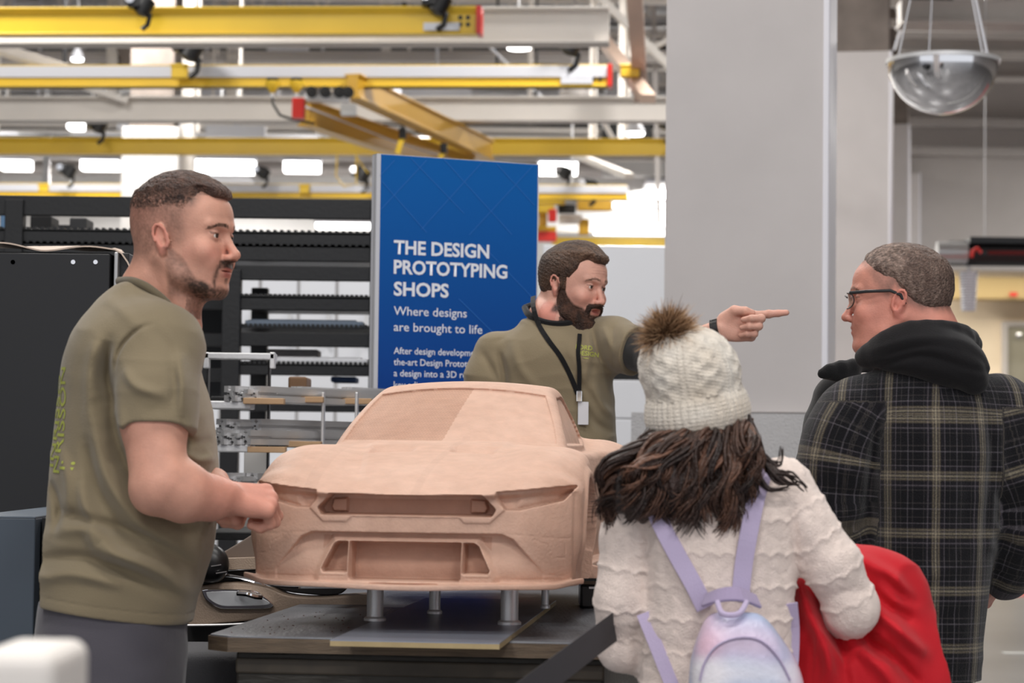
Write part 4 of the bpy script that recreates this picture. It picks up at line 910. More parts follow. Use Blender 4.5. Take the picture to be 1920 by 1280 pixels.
def skin_cols(V, fr, base=SKIN['base'], stub=None, brow=s2l(70, 48, 38), brow_amt=1.0, brow_z=.0235):
    q = fr.loc(V); x, y, z = q.T; ay = np.abs(y); c = np.tile(np.array(base), (len(V), 1))
    inh = (np.abs(z) < .16) & (np.abs(x) < .16) & (ay < .14)
    n = noise3(q, 14) * .5 + .5; c = c * (1 + .10 * (n - .5))[:, None]; c = mixc(c, SKIN['red'], .22 * np.clip(noise3(V, 9) + .3, 0, 1)) if False else c * (1 - .22 * np.clip(noise3(V, 11) + .25, 0, 1))[:, None] + np.array(SKIN['red']) * (.22 * np.clip(noise3(V, 11) + .25, 0, 1))[:, None]
    def blend(m, col, c=None): return mixc2(c, col, np.clip(m, 0, 1) * inh)
    def mixc2(c, col, t): return c * (1 - t[:, None]) + np.array(col) * t[:, None]
    red = SKIN['red']
    c = blend(.45 * np.exp(-(((x - .10) / .018) ** 2 + (y / .016) ** 2 + ((z + .04) / .014) ** 2)), red, c)
    c = blend(.35 * np.exp(-(((ay - .045) / .022) ** 2 + ((z + .035) / .02) ** 2)) * (x > .03), red, c)
    c = blend(.5 * sstep(ay, .079, .086) * (np.abs(x + .008) < .03), red, c)
    lipm = (x > .080) * np.exp(-((np.maximum(ay - .006, 0) / .014) ** 2) * 1.2) * (sstep(z, -.083, -.078) * (1 - sstep(z, -.060, -.057)))
    c = blend(.8 * lipm * (ay < .025), SKIN['lip'], c)
    # brows
    bz = brow_z + .003 * np.sin(np.clip((ay - .01) / .035, 0, 1) * pi) - .006 * np.clip((ay - .035) / .02, 0, 1)
    bm = sstep(.0036 + .001 * noise3(q, 300) - np.abs(z - bz + .003), -.0005, .001) * (ay > .011) * (ay < .052) * (x > .05)
    c = blend(bm * brow_amt * .8 * (1 + .3 * noise3(q, (200, 200, 60))), brow, c)
    # lash line
    lm = sstep(.0016 - np.abs(z - .0028 + .0 * x), -.0004, .0006) * (np.abs(ay - .032) < .0135) * (x > .070); c = blend(.75 * lm, s2l(60, 38, 32), c)
    if stub is not None:
        mk, col = stub(x, y, z, ay, q); c = blend(mk, col, c)
    return c
def eyeballs(fr, par, look=(1, 0, 0), iris=s2l(70, 50, 38)):
    for s in (1, -1):
        o = fr.w((.0735, s * .031, -.001)); b = MB(); L = np.array(look, float) @ fr.R if True else look
        L = L / np.linalg.norm(L); up = fr.R[2]; sx = np.cross(up, L); sx /= np.linalg.norm(sx); up2 = np.cross(L, sx); R = np.stack([sx, up2, L], 1)
        r = .0128 * fr.sc
        pr = [(r * sin(a), r * cos(a)) for a in np.linspace(.001, pi * .55, 22)]
        vs = [];  b = MB()
        n = 24; pts = [[np.array([p[0] * cos(2 * pi * k / n), p[0] * sin(2 * pi * k / n), p[1]]) for k in range(n)] for p in pr]
        for i in range(len(pr)): vs += [R @ q + o for q in pts[i]]
        fs = []; mi = []
        for i in range(len(pr) - 1):
            a = (i + .5) / 21 * pi * .55
            for k in range(n): fs.append((i * n + k, (i + 1) * n + k, (i + 1) * n + (k + 1) % n, i * n + (k + 1) % n)); mi.append(2 if a < .28 else 1 if a < .62 else 0)
        b.v = [tuple(v) for v in vs]; b.f = fs; b.mi = mi
        b.build('eye', [M['eye_white'], M['iris'], M['pupil']], par, smooth=False)
M['eye_white'] = mat('eye_white', s2l(225, 212, 204), .15, coat=.4); M['iris'] = mat('iris', s2l(66, 48, 36), .1, coat=.6); M['pupil'] = mat('pupil', (.01, .01, .01), .08, coat=.6)
M['skin'] = attr_mat('skin', .5, noise=.10, nscale=28, bump=.12, bscale=260, sss=.12, spec=.35)
M['hair_short'] = attr_mat('short_hair', .55, noise=.45, nscale=170, bump=.7, bscale=240, spec=.35)
def hand_fld(f, fr, curls, spread=0.0, thumb=((.018, .024, -.012), (.050, .046, -.022), (.078, .052, -.026), (.100, .050, -.030)), k=.006, fat=1.0, wrist=True):
    """frame: origin wrist, x to the fingers, y to the thumb side, z out of the back of the hand"""
    ky = [.030, .010, -.010, -.028]; kx = [.088, .093, .088, .079]; ln = [(.045, .026, .022), (.049, .030, .023), (.045, .028, .022), (.035, .021, .020)]; rr = [.0098, .0100, .0095, .0085]
    for i in range(4): f.cap((.006, ky[i] * .62, -.001), (kx[i], ky[i], -.002), .0145 * fat, .0118 * fat, .012, fr=fr)
    f.ell((.045, -.002, -.008), (.045, .036, .013 * fat), .012, fr=fr)
    f.ell((.036, .022, -.014), (.030, .018, .013), .012, fr=fr)
    for i in range(4):
        a = 0; p = np.array((kx[i], ky[i], -.002)); pts = [p]; c3 = curls[i]; sp = c3[3] if len(c3) > 3 else (1.5 - i) * spread
        for j in range(3):
            a += c3[j]; d = np.array((cos(a) * cos(sp), sin(sp) * cos(a), -sin(a))); p = p + d * ln[i][j]; pts.append(p)
        r0 = rr[i] * fat
        f.chain(pts, [r0 * 1.06, r0 * .98, r0 * .88, r0 * .74], .0035, fr=fr)
        f.ell(pts[1], (r0 * 1.05,) * 3, .004, fr=fr)
        f.ell(pts[0], (r0 * 1.15,) * 3, .008, fr=fr)
    f.cap(thumb[0], thumb[1], .0165 * fat, .0130 * fat, .012, fr=fr)
    f.chain(thumb[1:], [.0122 * fat, .0108 * fat, .0085 * fat], .004, fr=fr)
    return f
def bbox(fr, r): o = fr.o; return o - r, o + r
def fabric(name, col, rough=.85, noise=.06, nscale=6, bump=.25, bscale=500, sheen=.25):
    return mat(name, col, rough, noise=noise, nscale=nscale, bump=bump, bscale=bscale, sheen=sheen, spec=.15)
M['olive'] = fabric('olive_jersey', s2l(136, 123, 99))
M['olive_dark'] = fabric('olive_rib', s2l(106, 96, 77))
M['trouser_grey'] = fabric('grey_twill', s2l(84, 81, 88))
M['black_cloth'] = fabric('black_cloth', s2l(20, 20, 22), noise=.1)
def folds(f, specs, k=1.0):
    """cloth folds: (polyline, amplitude) raised (+) or creased (-), soft across, tapering to the ends"""
    for pts, amp, w in specs:
        pts = np.array(pts, np.float32); c = pts.mean(0); rad = np.linalg.norm(pts - c, axis=1).max() + w * 3
        rad = max(rad * 1.45, .16); WT = np.array((1, .12, 1), np.float32)
        def fn(Qp, F, pts=pts, amp=amp, w=w, c=c, rad=rad, WT=WT):
            best = np.full(F.shape, 1e9, np.float32); bt = np.zeros(F.shape, np.float32); n = len(pts) - 1
            for i in range(n):
                a = pts[i]; ab = pts[i + 1] - a; q = (Qp - a) * WT; t = np.clip((q @ (ab * WT)) / float(ab * WT @ (ab * WT)), 0, 1); d = q - t[..., None] * ab * WT; d = (d * d).sum(-1)
                m = d < best; best = np.where(m, d, best); bt = np.where(m, (i + t) / n, bt)
            env = 1 - sstep(np.sqrt(((Qp - c) ** 2).sum(-1)), rad * .72, rad)
            return F - env * amp * np.exp(-best / (w * w)) * np.sin(pi * np.clip(bt * .92 + .04, 0, 1)) ** .8
        f.mod(fn, c, rad)
def cloth_noise(f, amp=.003, sc=(7, 7, 18), amp2=.0012, sc2=(22, 22, 34), zmax=None):
    def fn(Qp, F):
        w = Qp + .03 * noise3(Qp, 5)[..., None].astype(np.float32)
        r = (1 - np.abs(noise3(w, sc))) ** 3
        return F - amp * (r - .3) - amp2 * noise3(w, sc2)
    f.mod(fn)
def sleeve(f, pts, rs, k, cut=None, nrm=None, hole=None, hd=.03, kk=.02):
    """tapering sleeve along pts, ended by a plane at cut with outward normal nrm, opened round the limb"""
    g = Fld(); g.chain(pts, rs, kk); pts = np.array(pts, float); c = pts.mean(0); R = np.linalg.norm(pts - c, axis=1).max() + max(rs)
    h = Fld()
    if cut is not None:
        cut = np.array(cut, float); nrm = np.array(nrm, float); nrm /= np.linalg.norm(nrm)
        if hole: h.cap(cut - nrm * hd, cut + nrm * hd, hole, hole)
    def fn(Q):
        d = None
        for p in g.pr:
            e = p[0](Q); d = e if d is None else smin(d, e, kk)
        if cut is not None:
            d = smax(d, (Q - cut.astype(np.float32)) @ nrm.astype(np.float32), .003)
            if hole: d = smax(d, -h.pr[0][0](Q), .002)
        return d
    return f.add(fn, c, R, k)
def sm_path(pts, n=12):
    pts = np.array(pts, float); t = np.linspace(0, len(pts) - 1, n); out = []
    for u in t:
        i = int(min(u, len(pts) - 2)); a = u - i; p0 = pts[max(i - 1, 0)]; p1 = pts[i]; p2 = pts[i + 1]; p3 = pts[min(i + 2, len(pts) - 1)]
        out.append(.5 * ((2 * p1) + (-p0 + p2) * a + (2 * p0 - 5 * p1 + 4 * p2 - p3) * a * a + (-p0 + 3 * p1 - 3 * p2 + p3) * a**3))
    return np.array(out)
def trousers(par, zt, cx, cy, rx, ry, yaw, m, foot=True, name='trousers', k=1.0, dx=.10, belt=None):
    """closed legs from the waist to the shoes; yaw = facing angle"""
    f = Fld(); F_ = np.array((cos(yaw), sin(yaw), 0)); S = np.array((-sin(yaw), cos(yaw), 0)); c = np.array((cx, cy, 0))
    fr = Frame((cx, cy, 0), F_, z=(0, 0, 1))
    f.loft([(zt - .22, 0, 0, rx * .98, ry * .98), (zt - .12, 0, 0, rx * 1.0, ry * 1.03), (zt - .04, 0, 0, rx, ry), (zt, 0, 0, rx * .97, ry * .97)], k=0, fr=fr, n=2.4, cap=.02)
    for s in (1, -1):
        h = c + S * s * ry * .48; f.chain([h + (0, 0, zt - .20), h + S * s * .01 + F_ * .02 + (0, 0, zt * .5), h + S * s * .015 + (0, 0, .11)], [ry * .52, ry * .40, ry * .32], .03)
        for q in (.22, .27): f.cap(h + F_ * .05 + S * .05 + (0, 0, q), h + F_ * .06 - S * .05 + (0, 0, q - .02), .02, .02, .02)
    cloth_noise(f, .005, (8, 8, 13))
    lo = c - (.45, .45, 0) + (0, 0, .04); hi = c + (.45, .45, 0) + (0, 0, zt + .05)
    V, Q = f.mesh(lo, hi, .008); o = npmesh(name, V, Q, m, par)
    if foot:
        for s in (1, -1):
            h = c + S * s * ry * .52; g = Fld(); g.cap(h - F_ * .05 + (0, 0, .05), h + F_ * .14 + (0, 0, .038), .048, .040, .02).cap(h - F_ * .03 + (0, 0, .06), h + (0, 0, .13), .045, .05, .02)
            g.mod(lambda Qp, Ff: np.maximum(Ff, .002 - Qp[..., 2])); V, Q = g.mesh(h - (.3, .3, .02), h + (.3, .3, .25), .007); npmesh('shoe', V, Q, M['black_plastic'], par)
    return o
def text_mesh(body, size, bold=0.0, extrude=.0006, align='LEFT', space=1.0):
    cu = bpy.data.curves.new('txt', 'FONT'); cu.body = body; cu.size = size; cu.offset = bold; cu.extrude = extrude; cu.align_x = align; cu.space_line = space; cu.resolution_u = 3
    o = bpy.data.objects.new('txt', cu); COL.objects.link(o); dg = bpy.context.evaluated_depsgraph_get(); me = bpy.data.meshes.new_from_object(o.evaluated_get(dg)); bpy.data.objects.remove(o); bpy.data.curves.remove(cu)
    v = np.zeros(len(me.vertices) * 3, np.float32); me.vertices.foreach_get('co', v); v = v.reshape(-1, 3)
    return me, v
def text_obj(name, body, size, M4, m, parent, bold=0.0, extrude=.0006, space=1.0, label=None):
    me, v = text_mesh(body, size, bold, extrude, 'LEFT', space); me.transform(Matrix(M4.tolist() if hasattr(M4, 'tolist') else M4)); me.name = name; o = link(name, me, m, parent)
    if label: o['label'] = label
    return o
def frame4(o, x, y):
    x = np.array(x, float); x /= np.linalg.norm(x); y = np.array(y, float); y -= x * (x @ y); y /= np.linalg.norm(y); m = np.eye(4); m[:3, 0] = x; m[:3, 1] = y; m[:3, 2] = np.cross(x, y); m[:3, 3] = o; return m
from mathutils.bvhtree import BVHTree
def project_text(body, size, o, xd, yd, V, Q, m, parent, name, bold=0.0, off=.0012, depth=.3):
    me, v = text_mesh(body, size, bold, 0.0)
    xd = np.array(xd, float); xd /= np.linalg.norm(xd); yd = np.array(yd, float); yd -= xd * (xd @ yd); yd /= np.linalg.norm(yd); nd = np.cross(xd, yd)
    import bmesh
    bm = bmesh.new(); bm.from_mesh(me); bmesh.ops.triangulate(bm, faces=bm.faces[:]); bmesh.ops.subdivide_edges(bm, edges=[e for e in bm.edges if e.calc_length() > size * .15], cuts=2, use_grid_fill=True); bm.to_mesh(me); bm.free()
    v = np.zeros(len(me.vertices) * 3, np.float32); me.vertices.foreach_get('co', v); v = v.reshape(-1, 3)
    near = np.linalg.norm(V - np.array(o), axis=1) < .6; Vn, Qn = keep(V, Q, near)
    T = BVHTree.FromPolygons(Vn.tolist(), Qn.tolist()); out = []
    for p in v:
        w_ = np.array(o) + xd * p[0] + yd * p[1] + nd * .15; h = T.ray_cast(Vector(w_), Vector(-nd), depth)
        out.append((np.array(h[0]) + nd * off) if h[0] is not None else np.array(o) + xd * p[0] + yd * p[1] - nd * .02)
    me.vertices.foreach_set('co', np.array(out, np.float32).ravel()); me.update(); me.name = name; return link(name, me, m, parent)
M['print'] = mat('lime_print', s2l(176, 182, 84), .7)
# ------------------------------------------------------------------ blue information panel
sg_a = radians(24); SL = P(711, 500, 8.0); SR = P(1006, 500, 8.0)
sx = np.array((cos(sg_a), sin(sg_a), 0)); sn = np.array((sin(sg_a), -cos(sg_a), 0))
ztop = P(711, 288, 8.0)[2]; wS = None
for w_ in np.linspace(.4, .9, 501):
    q = (SL + sx * w_ - np.array((0, 0, CAMZ))) @ CAMR
    if 960 + FPX * q[0] / -q[2] >= 1006: wS = w_; break
sg = thing('sign_panel', 'tall blue information panel with white lettering and silver edge frame', 'sign', (SL[0] + sx[0] * wS / 2, SL[1] + sx[1] * wS / 2, 0))
RS = np.stack([sx, -sn, np.array((0, 0, 1.0))], 1); oS = np.array((SL[0], SL[1], 0.0)); oS[1] = 8.0
b = MB(); b.box(.0, wS, .0, .042, .03, ztop - .002, 0, RS, oS)
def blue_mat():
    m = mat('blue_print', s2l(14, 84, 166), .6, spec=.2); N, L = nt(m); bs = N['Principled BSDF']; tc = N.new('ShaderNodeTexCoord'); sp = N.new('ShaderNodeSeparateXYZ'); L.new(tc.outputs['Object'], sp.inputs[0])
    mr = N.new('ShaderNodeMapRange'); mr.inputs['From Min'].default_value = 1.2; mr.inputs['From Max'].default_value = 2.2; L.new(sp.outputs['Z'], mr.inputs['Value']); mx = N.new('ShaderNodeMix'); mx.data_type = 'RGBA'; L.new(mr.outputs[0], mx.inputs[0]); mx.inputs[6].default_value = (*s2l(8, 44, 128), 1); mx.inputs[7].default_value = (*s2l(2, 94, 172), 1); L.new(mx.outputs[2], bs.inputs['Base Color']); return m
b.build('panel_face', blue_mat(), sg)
b = MB(); b.box(-.014, .0, -.001, .046, 0, ztop, 0, RS, oS); b.box(wS, wS + .004, -.001, .046, 0, ztop, 0, RS, oS); b.box(-.014, wS + .004, .0, .046, ztop - .002, ztop, 0, RS, oS); b.build('edge_frame', M['rail_white'], sg)
b = MB(); b.box(-.012, -.004, .012, .016, 0.02, ztop - .002, 0, RS, oS + np.array((-.0035, 0, 0))); b.build('frame_groove', M['duct'], sg)
b = MB(); b.box(.0, wS, -.12, .16, 0, .03, 0, RS, oS); b.build('foot', M['black_metal'], sg, bevel=.005)
M['sign_white'] = mat('sign_white', s2l(236, 238, 245), .5); M['sign_faint'] = mat('sign_faint', s2l(22, 104, 186), .45)
def sgz(px, py):   # point on the panel face under a pixel
    d = CAMR @ np.array([(px - 960) / FPX, -(py - 640) / FPX, -1.0]); t = ((oS - np.array((0, 0, CAMZ))) @ sn) / (d @ sn); return np.array((0, 0, CAMZ)) + d * t
pxm = 8.05 / FPX
def fit_text(body, px0, py0, px1, capz, bold):   # left baseline pixel, right end pixel, cap height
    me, v = text_mesh(body, 1.0, bold, .0); w0 = v[:, 0].max() - v[:, 0].min(); a = sgz(px0, py0); c = sgz(px1, py0); W = np.linalg.norm((c - a)[:2]); x0 = v[:, 0].min()
    m4 = frame4(a + sn * .0012, sx * 1.0, (0, 0, 1)); sy = capz / .73; S_ = np.diag([W / w0, sy, 1, 1]); T_ = np.eye(4); T_[0, 3] = -x0; me.transform(Matrix((m4 @ S_ @ T_).tolist())); me.name = 'lettering'; o = link('lettering', me, M['sign_white'], sg); return o
for body, a0, a1, a2, ch, bo in (('THE DESIGN', 738, 475, 917, 26, .028), ('PROTOTYPING', 738, 512, 951, 26, .028), ('SHOPS', 738, 553, 841, 26, .028), ('Where designs', 738, 590, 875, 17, .004), ('are brought to life', 738, 620, 904, 17, .004),
                                 ('After design development, state-of-', 738, 663, 962, 13, .006), ('the-art Design Prototyping turns', 738, 684, 944, 13, .006), ('a design into a 3D reality with', 738, 705, 932, 13, .006), ('key adjustments', 738, 727, 842, 13, .006)):
    fit_text(body, a0, a1, a2, ch * pxm, bo)
for p, q in (((770, 296), (870, 400)), ((830, 296), (960, 440)), ((712, 395), (800, 300)), ((790, 430), (905, 303)), ((716, 340), (800, 436)), ((880, 440), (1000, 310)), ((905, 460), (1000, 560)), ((712, 330), (740, 300)), ((860, 560), (1002, 700)), ((940, 640), (1003, 580)), ((930, 306), (1002, 385))):
    b = MB(); b.bar(sgz(*p) + sn * .0006, sgz(*q) + sn * .0006, .002, .0008, sn); b.build('pattern_line', M['sign_faint'], sg)
# ------------------------------------------------------------------ black rack behind the man at the left
RY = 9.6
rk = thing('storage_rack', 'long black steel rack with perforated shelves behind the man at the left', 'rack', (P(350, 600, RY)[0], RY, 0))
def rp(name, x0, x1, y0, y1, Y0, Y1_, m, par=rk, bev=.003):
    a = P(x0, y1, Y0); c_ = P(x1, y0, Y0); b = MB(); b.box(a[0], c_[0], Y0, Y1_, a[2], c_[2]); return b.build(name, m, par, bevel=bev)
RD = 1.1
for k, (y0, y1, x0) in enumerate(((374, 402, -60), (436, 456, -60), (458, 482, -60), (500, 524, 440), (556, 580, 440), (625, 648, 440), (684, 702, 440), (752, 770, 440))):
    rp('shelf_beam', x0, 708, y0, y1, RY, RY + .04, M['black_metal'])
for (y, yb, x0) in ((430, 372, -60), (454, 0, -60), (550, 0, 440), (606, 0, 440), (676, 0, 440), (748, 0, 440)):
    z = P(0, y, RY)[2]; xa = P(x0, 0, RY)[0]; xb = P(708, 0, RY)[0]; b = MB(); b.box(xa, xb, RY, RY + RD, z - .006, z); n = 60 if x0 < 0 else 30
    for i in range(n): x = xa + (xb - xa) * (i + .5) / n; b.box(x - .006, x + .006, RY - .004, RY + RD, z, z + .012)
    sh_ = b.build('perforated_shelf', M['black_metal'], rk)
for px in (448, 722, 40):
    x = P(px, 0, RY)[0]; zt_ = P(0, 374 if px != 448 else 500, RY)[2]
    for yy in (RY - .02, RY + RD - .05):
        b = MB(); b.box(x - .045, x + .03, yy, yy + .07, 0, zt_); b.build('upright', M['black_metal'], rk, bevel=.004)
for py in (505, 556, 625, 690):
    rp('side_rail', 240, 440, py, py + 22, RY + .3, RY + .34, M['black_metal'])
rp('back_sheet', 236, 440, 470, 760, RY + RD - .03, RY + RD, M['black_panel'])
# goods on the rack: bundles of grey bars and boxes
def bundle(label, x0, x1, py, Y, n, m, grp='bars lying on the rack', th=.025):
    z = P(0, py, Y)[2]; xa = P(x0, 0, Y)[0]; xb = P(x1, 0, Y)[0]; t = thing('bar_bundle', label, 'bars', ((xa + xb) / 2, Y, z), grp)
    for i in range(n): b = MB(); b.box(xa + .02 * (i % 3), xb - .03 * (i % 2), Y + i * th * 1.2, Y + i * th * 1.2 + th, z, z + th * (1 + .3 * (i % 2))); b.build('bar', m, t, bevel=.003)
bundle('grey blue bars on the shelf right of the face', 470, 690, 606, RY + .02, 5, mat('grey_blue_bar', s2l(110, 122, 136), .4, metal=.4)); bundle('silver bars lying on the third rack shelf', 520, 700, 676, RY + .02, 5, M['alu']); bundle('pale bars on the lower rack shelf beside the sign', 560, 695, 748, RY + .02, 5, M['alu'])
bundle('dark bars on the top rack shelf', 20, 690, 454, RY + .3, 5, M['black_plastic'])
for k, (x0, x1, y0, y1, Y, c_, lb) in enumerate(((500, 596, 655, 676, RY + .2, s2l(170, 165, 160), 'grey carton standing on the third rack shelf'), (540, 575, 706, 731, 7.42, s2l(120, 88, 60), 'brown wooden block on the upper layer of profiles'), (620, 668, 706, 716, RY + .2, s2l(70, 92, 130), 'blue cloth bundle on the lower rack shelf'), (0, 26, 402, 430, RY + .3, s2l(110, 150, 190), 'small blue screen on the top rack shelf at the left edge'), (56, 96, 404, 430, RY + .3, s2l(30, 30, 32), 'black case on the top rack shelf at the left'), (130, 162, 408, 430, RY + .35, s2l(60, 60, 62), 'dark grey case on the top rack shelf'))):
    a = P(x0, y1, Y); c2 = P(x1, y0, Y); b = MB(); b.box(a[0], c2[0], Y, Y + .18, a[2], c2[2]); tag(b.build('carton', mat('carton_%s' % 'abcdefg'[k], c_, .6, noise=.1), bevel=.006), lb, 'box')
# ------------------------------------------------------------------ aluminium profile trolley
pr = thing('profile_trolley', 'open black and silver trolley for aluminium profiles left of the clay car', 'trolley', P(500, 1100, 7.4) * (1, 1, 0))
def pbx(name, x0, x1, y0, y1, Y0, Y1_, m): return rp(name, x0, x1, y0, y1, Y0, Y1_, m, pr)
for py in (752, 833, 915):
    pbx('arm', 392, 470, py, py + 14, 7.0, 7.12, M['alu']); pbx('crossbeam', 395, 672, py - 6, py + 4, 7.9, 7.98, M['black_metal'])
pbx('top_bar', 380, 515, 662, 672, 7.2, 7.28, M['alu']); pbx('top_cheek', 380, 392, 660, 690, 7.2, 7.24, M['alu']); pbx('top_cheek', 505, 515, 660, 690, 7.2, 7.24, M['alu'])
for px in (385, 500, 602, 665):
    for Y in (7.25, 8.0): pbx('post', px - 6, px + 6, 665 if px < 510 else 735, 1180, Y, Y + .05, M['black_metal'] if px in (385, 500) else M['alu'])
pbx('base_tray', 385, 668, 1000, 1012, 7.1, 8.1, M['black_metal']); pbx('side_panel', 455, 500, 838, 990, 7.6, 7.62, M['far_white'])
def profile(px, py, Yf, L, w_, h_, label, yaw=.50, m='alu', grp='aluminium profiles on the trolley'):
    """slotted aluminium extrusion whose end faces the viewer; runs back to the right"""
    o = P(px, py, Yf); D = np.array((sin(yaw), cos(yaw), 0)); S = np.array((cos(yaw), -sin(yaw), 0)); t = thing('aluminium_profile', label, 'profile', o, grp); R = np.stack([S, D, np.array((0, 0, 1.0))], 1)
    b = MB(); c = .006
    out = [(0, 0), (w_ * .4, 0), (w_ * .4, c), (w_ * .3, c), (w_ * .42, h_ * .3), (w_ * .58, h_ * .3), (w_ * .7, c), (w_ * .6, c), (w_ * .6, 0), (w_, 0), (w_, h_ * .4), (w_ - c, h_ * .4), (w_ - c, h_ * .3), (w_ * .72, h_ * .42), (w_ * .72, h_ * .58), (w_ - c, h_ * .7), (w_ - c, h_ * .6), (w_, h_ * .6), (w_, h_), (w_ * .6, h_), (w_ * .6, h_ - c), (w_ * .7, h_ - c), (w_ * .58, h_ * .7), (w_ * .42, h_ * .7), (w_ * .3, h_ - c), (w_ * .4, h_ - c), (w_ * .4, h_), (0, h_), (0, h_ * .6), (c, h_ * .6), (c, h_ * .7), (w_ * .28, h_ * .58), (w_ * .28, h_ * .42), (c, h_ * .3), (c, h_ * .4), (0, h_ * .4)]
    b.prism([o + R @ np.array((x, 0, z)) for x, z in out][::-1], D * L); b.build('extrusion', M[m], t)
    b = MB(); b.lathe([(w_ * .07, 0), (w_ * .07, .004)], o + R @ np.array((w_ / 2, -.004, h_ / 2)), 10, R=np.stack([S, np.array((0, 0, 1.)), -D], 1)); b.build('bore', M['black_plastic'], t); return t
k = 0
rows_ = [('on the top arm', 752, 6, .040, ((420, 7.0), (444, 7.0), (468, 7.02), (500, 7.1), (545, 7.3), (600, 7.5), (640, 7.6))), ('on the middle arm', 833, 6, .038, ((400, 7.0), (425, 7.0), (450, 7.0), (490, 7.1), (525, 7.2), (560, 7.3))), ('stacked above the middle arm', 812, 6, .038, ((405, 7.05), (430, 7.05), (470, 7.1), (520, 7.3))), ('on the lowest arm', 915, 5, .04, ((410, 7.0), (436, 7.0), (462, 7.05)))]
ordn = ['first', 'second', 'third', 'fourth', 'fifth', 'sixth', 'seventh']
for nm, py, _, w_, lst in rows_:
    for i, (px, Y) in enumerate(lst): profile(px, py, Y, .55, w_, w_ * (.9 if i % 2 else 1.15), '%s slotted aluminium profile from the left %s' % (ordn[i], nm))
M['pine'] = mat('pine_batten', s2l(196, 160, 122), .6, noise=.15, nscale=10)
for k, (px, py, Y, wpx) in enumerate(((462, 748, 7.06, 75), (535, 745, 7.3, 75), (600, 748, 7.5, 100), (470, 838, 7.08, 70), (540, 828, 7.25, 66))):
    a = P(px, py, Y); b = MB(); b.box(0, wpx * Y / FPX, -.03, .03, -.010, .008, 0, None, a - (0, .06, .006)); tag(b.build('wood_batten', M['pine'], bevel=.002), '%s pale wooden batten across the trolley profiles' % ['upper left', 'upper middle', 'upper right', 'lower left', 'lower right'][k], 'batten', 'battens on the trolley')
# cabinet at left with paper on top
cb = thing('cabinet', 'tall black panelled cabinet with steel studs at the left edge', 'cabinet', (P(60, 700, 6.3)[0], 6.3, 0))
rp('front_panel', -80, 206, 476, 1260, 6.3, 6.34, M['black_panel'], cb); rp('side_panel', 206, 242, 474, 1240, 6.34, 7.2, M['black_metal'], cb); rp('carcass', -80, 205, 474, 1240, 6.34, 7.2, M['black_metal'], cb); rp('edge_strip', 206, 214, 472, 1240, 6.31, 6.35, M['duct'], cb)
for px in (24, 137, 179, 24): 
    b = MB(); b.lathe([(.001, -.008), (.0045, -.005), (.006, 0)], P(px, 491, 6.298), 14, R=rotx(pi / 2) @ np.diag([1, 1, 1])); b.build('stud', M['chrome'], cb, smooth=True)
pv = []; n = 26; m_ = 5; f = []
for j in range(m_):
    for i in range(n):
        px = -40 + 290 * i / (n - 1); q = P(px, 474, 6.32 + .11 * j); q[2] += .010 + .006 * sin(i * .45 + j * .7) + .010 * max(0, sin(i * .21 + 1)) - (.00011 * max(0, px - 215) ** 2 * .5 if px > 205 else 0); pv.append(q)
for j in range(m_ - 1):
    for i in range(n - 1): f.append((j * n + i, j * n + i + 1, (j + 1) * n + i + 1, (j + 1) * n + i))
b = MB(); b.add(pv, f); o = b.build('paper_sheet', mat('kraft_paper', s2l(204, 184, 168), .7, noise=.05), smooth=False); sm = o.modifiers.new('t', 'SOLIDIFY'); sm.thickness = .004; sm.offset = 1; tag(o, 'curled pinkish paper sheet lying on top of the black cabinet', 'paper')
# blue grey box
bx = thing('plinth_box', 'blue grey plinth box with a paler top behind the man at the left', 'plinth', (P(20, 1000, 5.1)[0], 5.1, 0))
zt_ = P(40, 968, 5.05)[2]; b = MB(); xa = P(-60, 970, 5.05)[0]; xb = P(67, 970, 5.05)[0]; b.box(xa, xb, 5.05, 6.25, 0, zt_ - .003); b.build('body', mat('blue_grey_paint', s2l(70, 80, 92), .5, noise=.06, nscale=6), bx, bevel=.003)
b = MB(); b.box(xa, xb, 5.05, 6.25, zt_ - .003, zt_); b.build('top', mat('blue_grey_top', s2l(96, 106, 118), .4, noise=.06), bx)
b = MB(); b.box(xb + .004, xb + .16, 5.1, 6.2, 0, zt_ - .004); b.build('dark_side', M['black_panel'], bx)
# blurred white block bottom left, close to the camera
wb = thing('white_bollard', 'out of focus white block top at the bottom left corner', 'block', (P(30, 1240, 1.9)[0], 1.95, 0)); f_ = Fld(); a = P(-60, 1225, 1.9); c_ = P(104, 1225, 1.9)
b = MB(); b.box(a[0], c_[0], 1.9, 2.06, 0, c_[2]); b.build('body', mat('soft_white', s2l(222, 216, 210), .5), wb, bevel=.014, seg=4)
# belt barrier at the lower right of the table
bt = thing('belt_barrier', 'dark grey belt running down in front of the table beside the girl', 'belt', P(1120, 1190, 4.0) * (1, 1, 0)); A_b = P(1225, 1112, 4.36); B_b = P(830, 1407, 3.3)
up_ = np.array((0, 0, .055)); b = MB(); b.prism([A_b + up_ * .35, B_b + up_ * .35, B_b - up_ * .65, A_b - up_ * .65], np.array((.0, .004, 0))); b.build('belt', mat('belt_grey', s2l(58, 56, 58), .7), bt)
b = MB(); b.lathe([(.16, 0), (.16, .012), (.03, .03), (.028, B_b[2] - .04), (.03, B_b[2] + .02), (.01, B_b[2] + .025)], (B_b[0], B_b[1] - .02, 0), 24); b.build('post', M['black_metal'], bt, smooth=True)
b = MB(); b.tube([A_b, (A_b[0] + .005, A_b[1], 0)], .014, 10); b.build('stand_tube', M['black_metal'], bt)
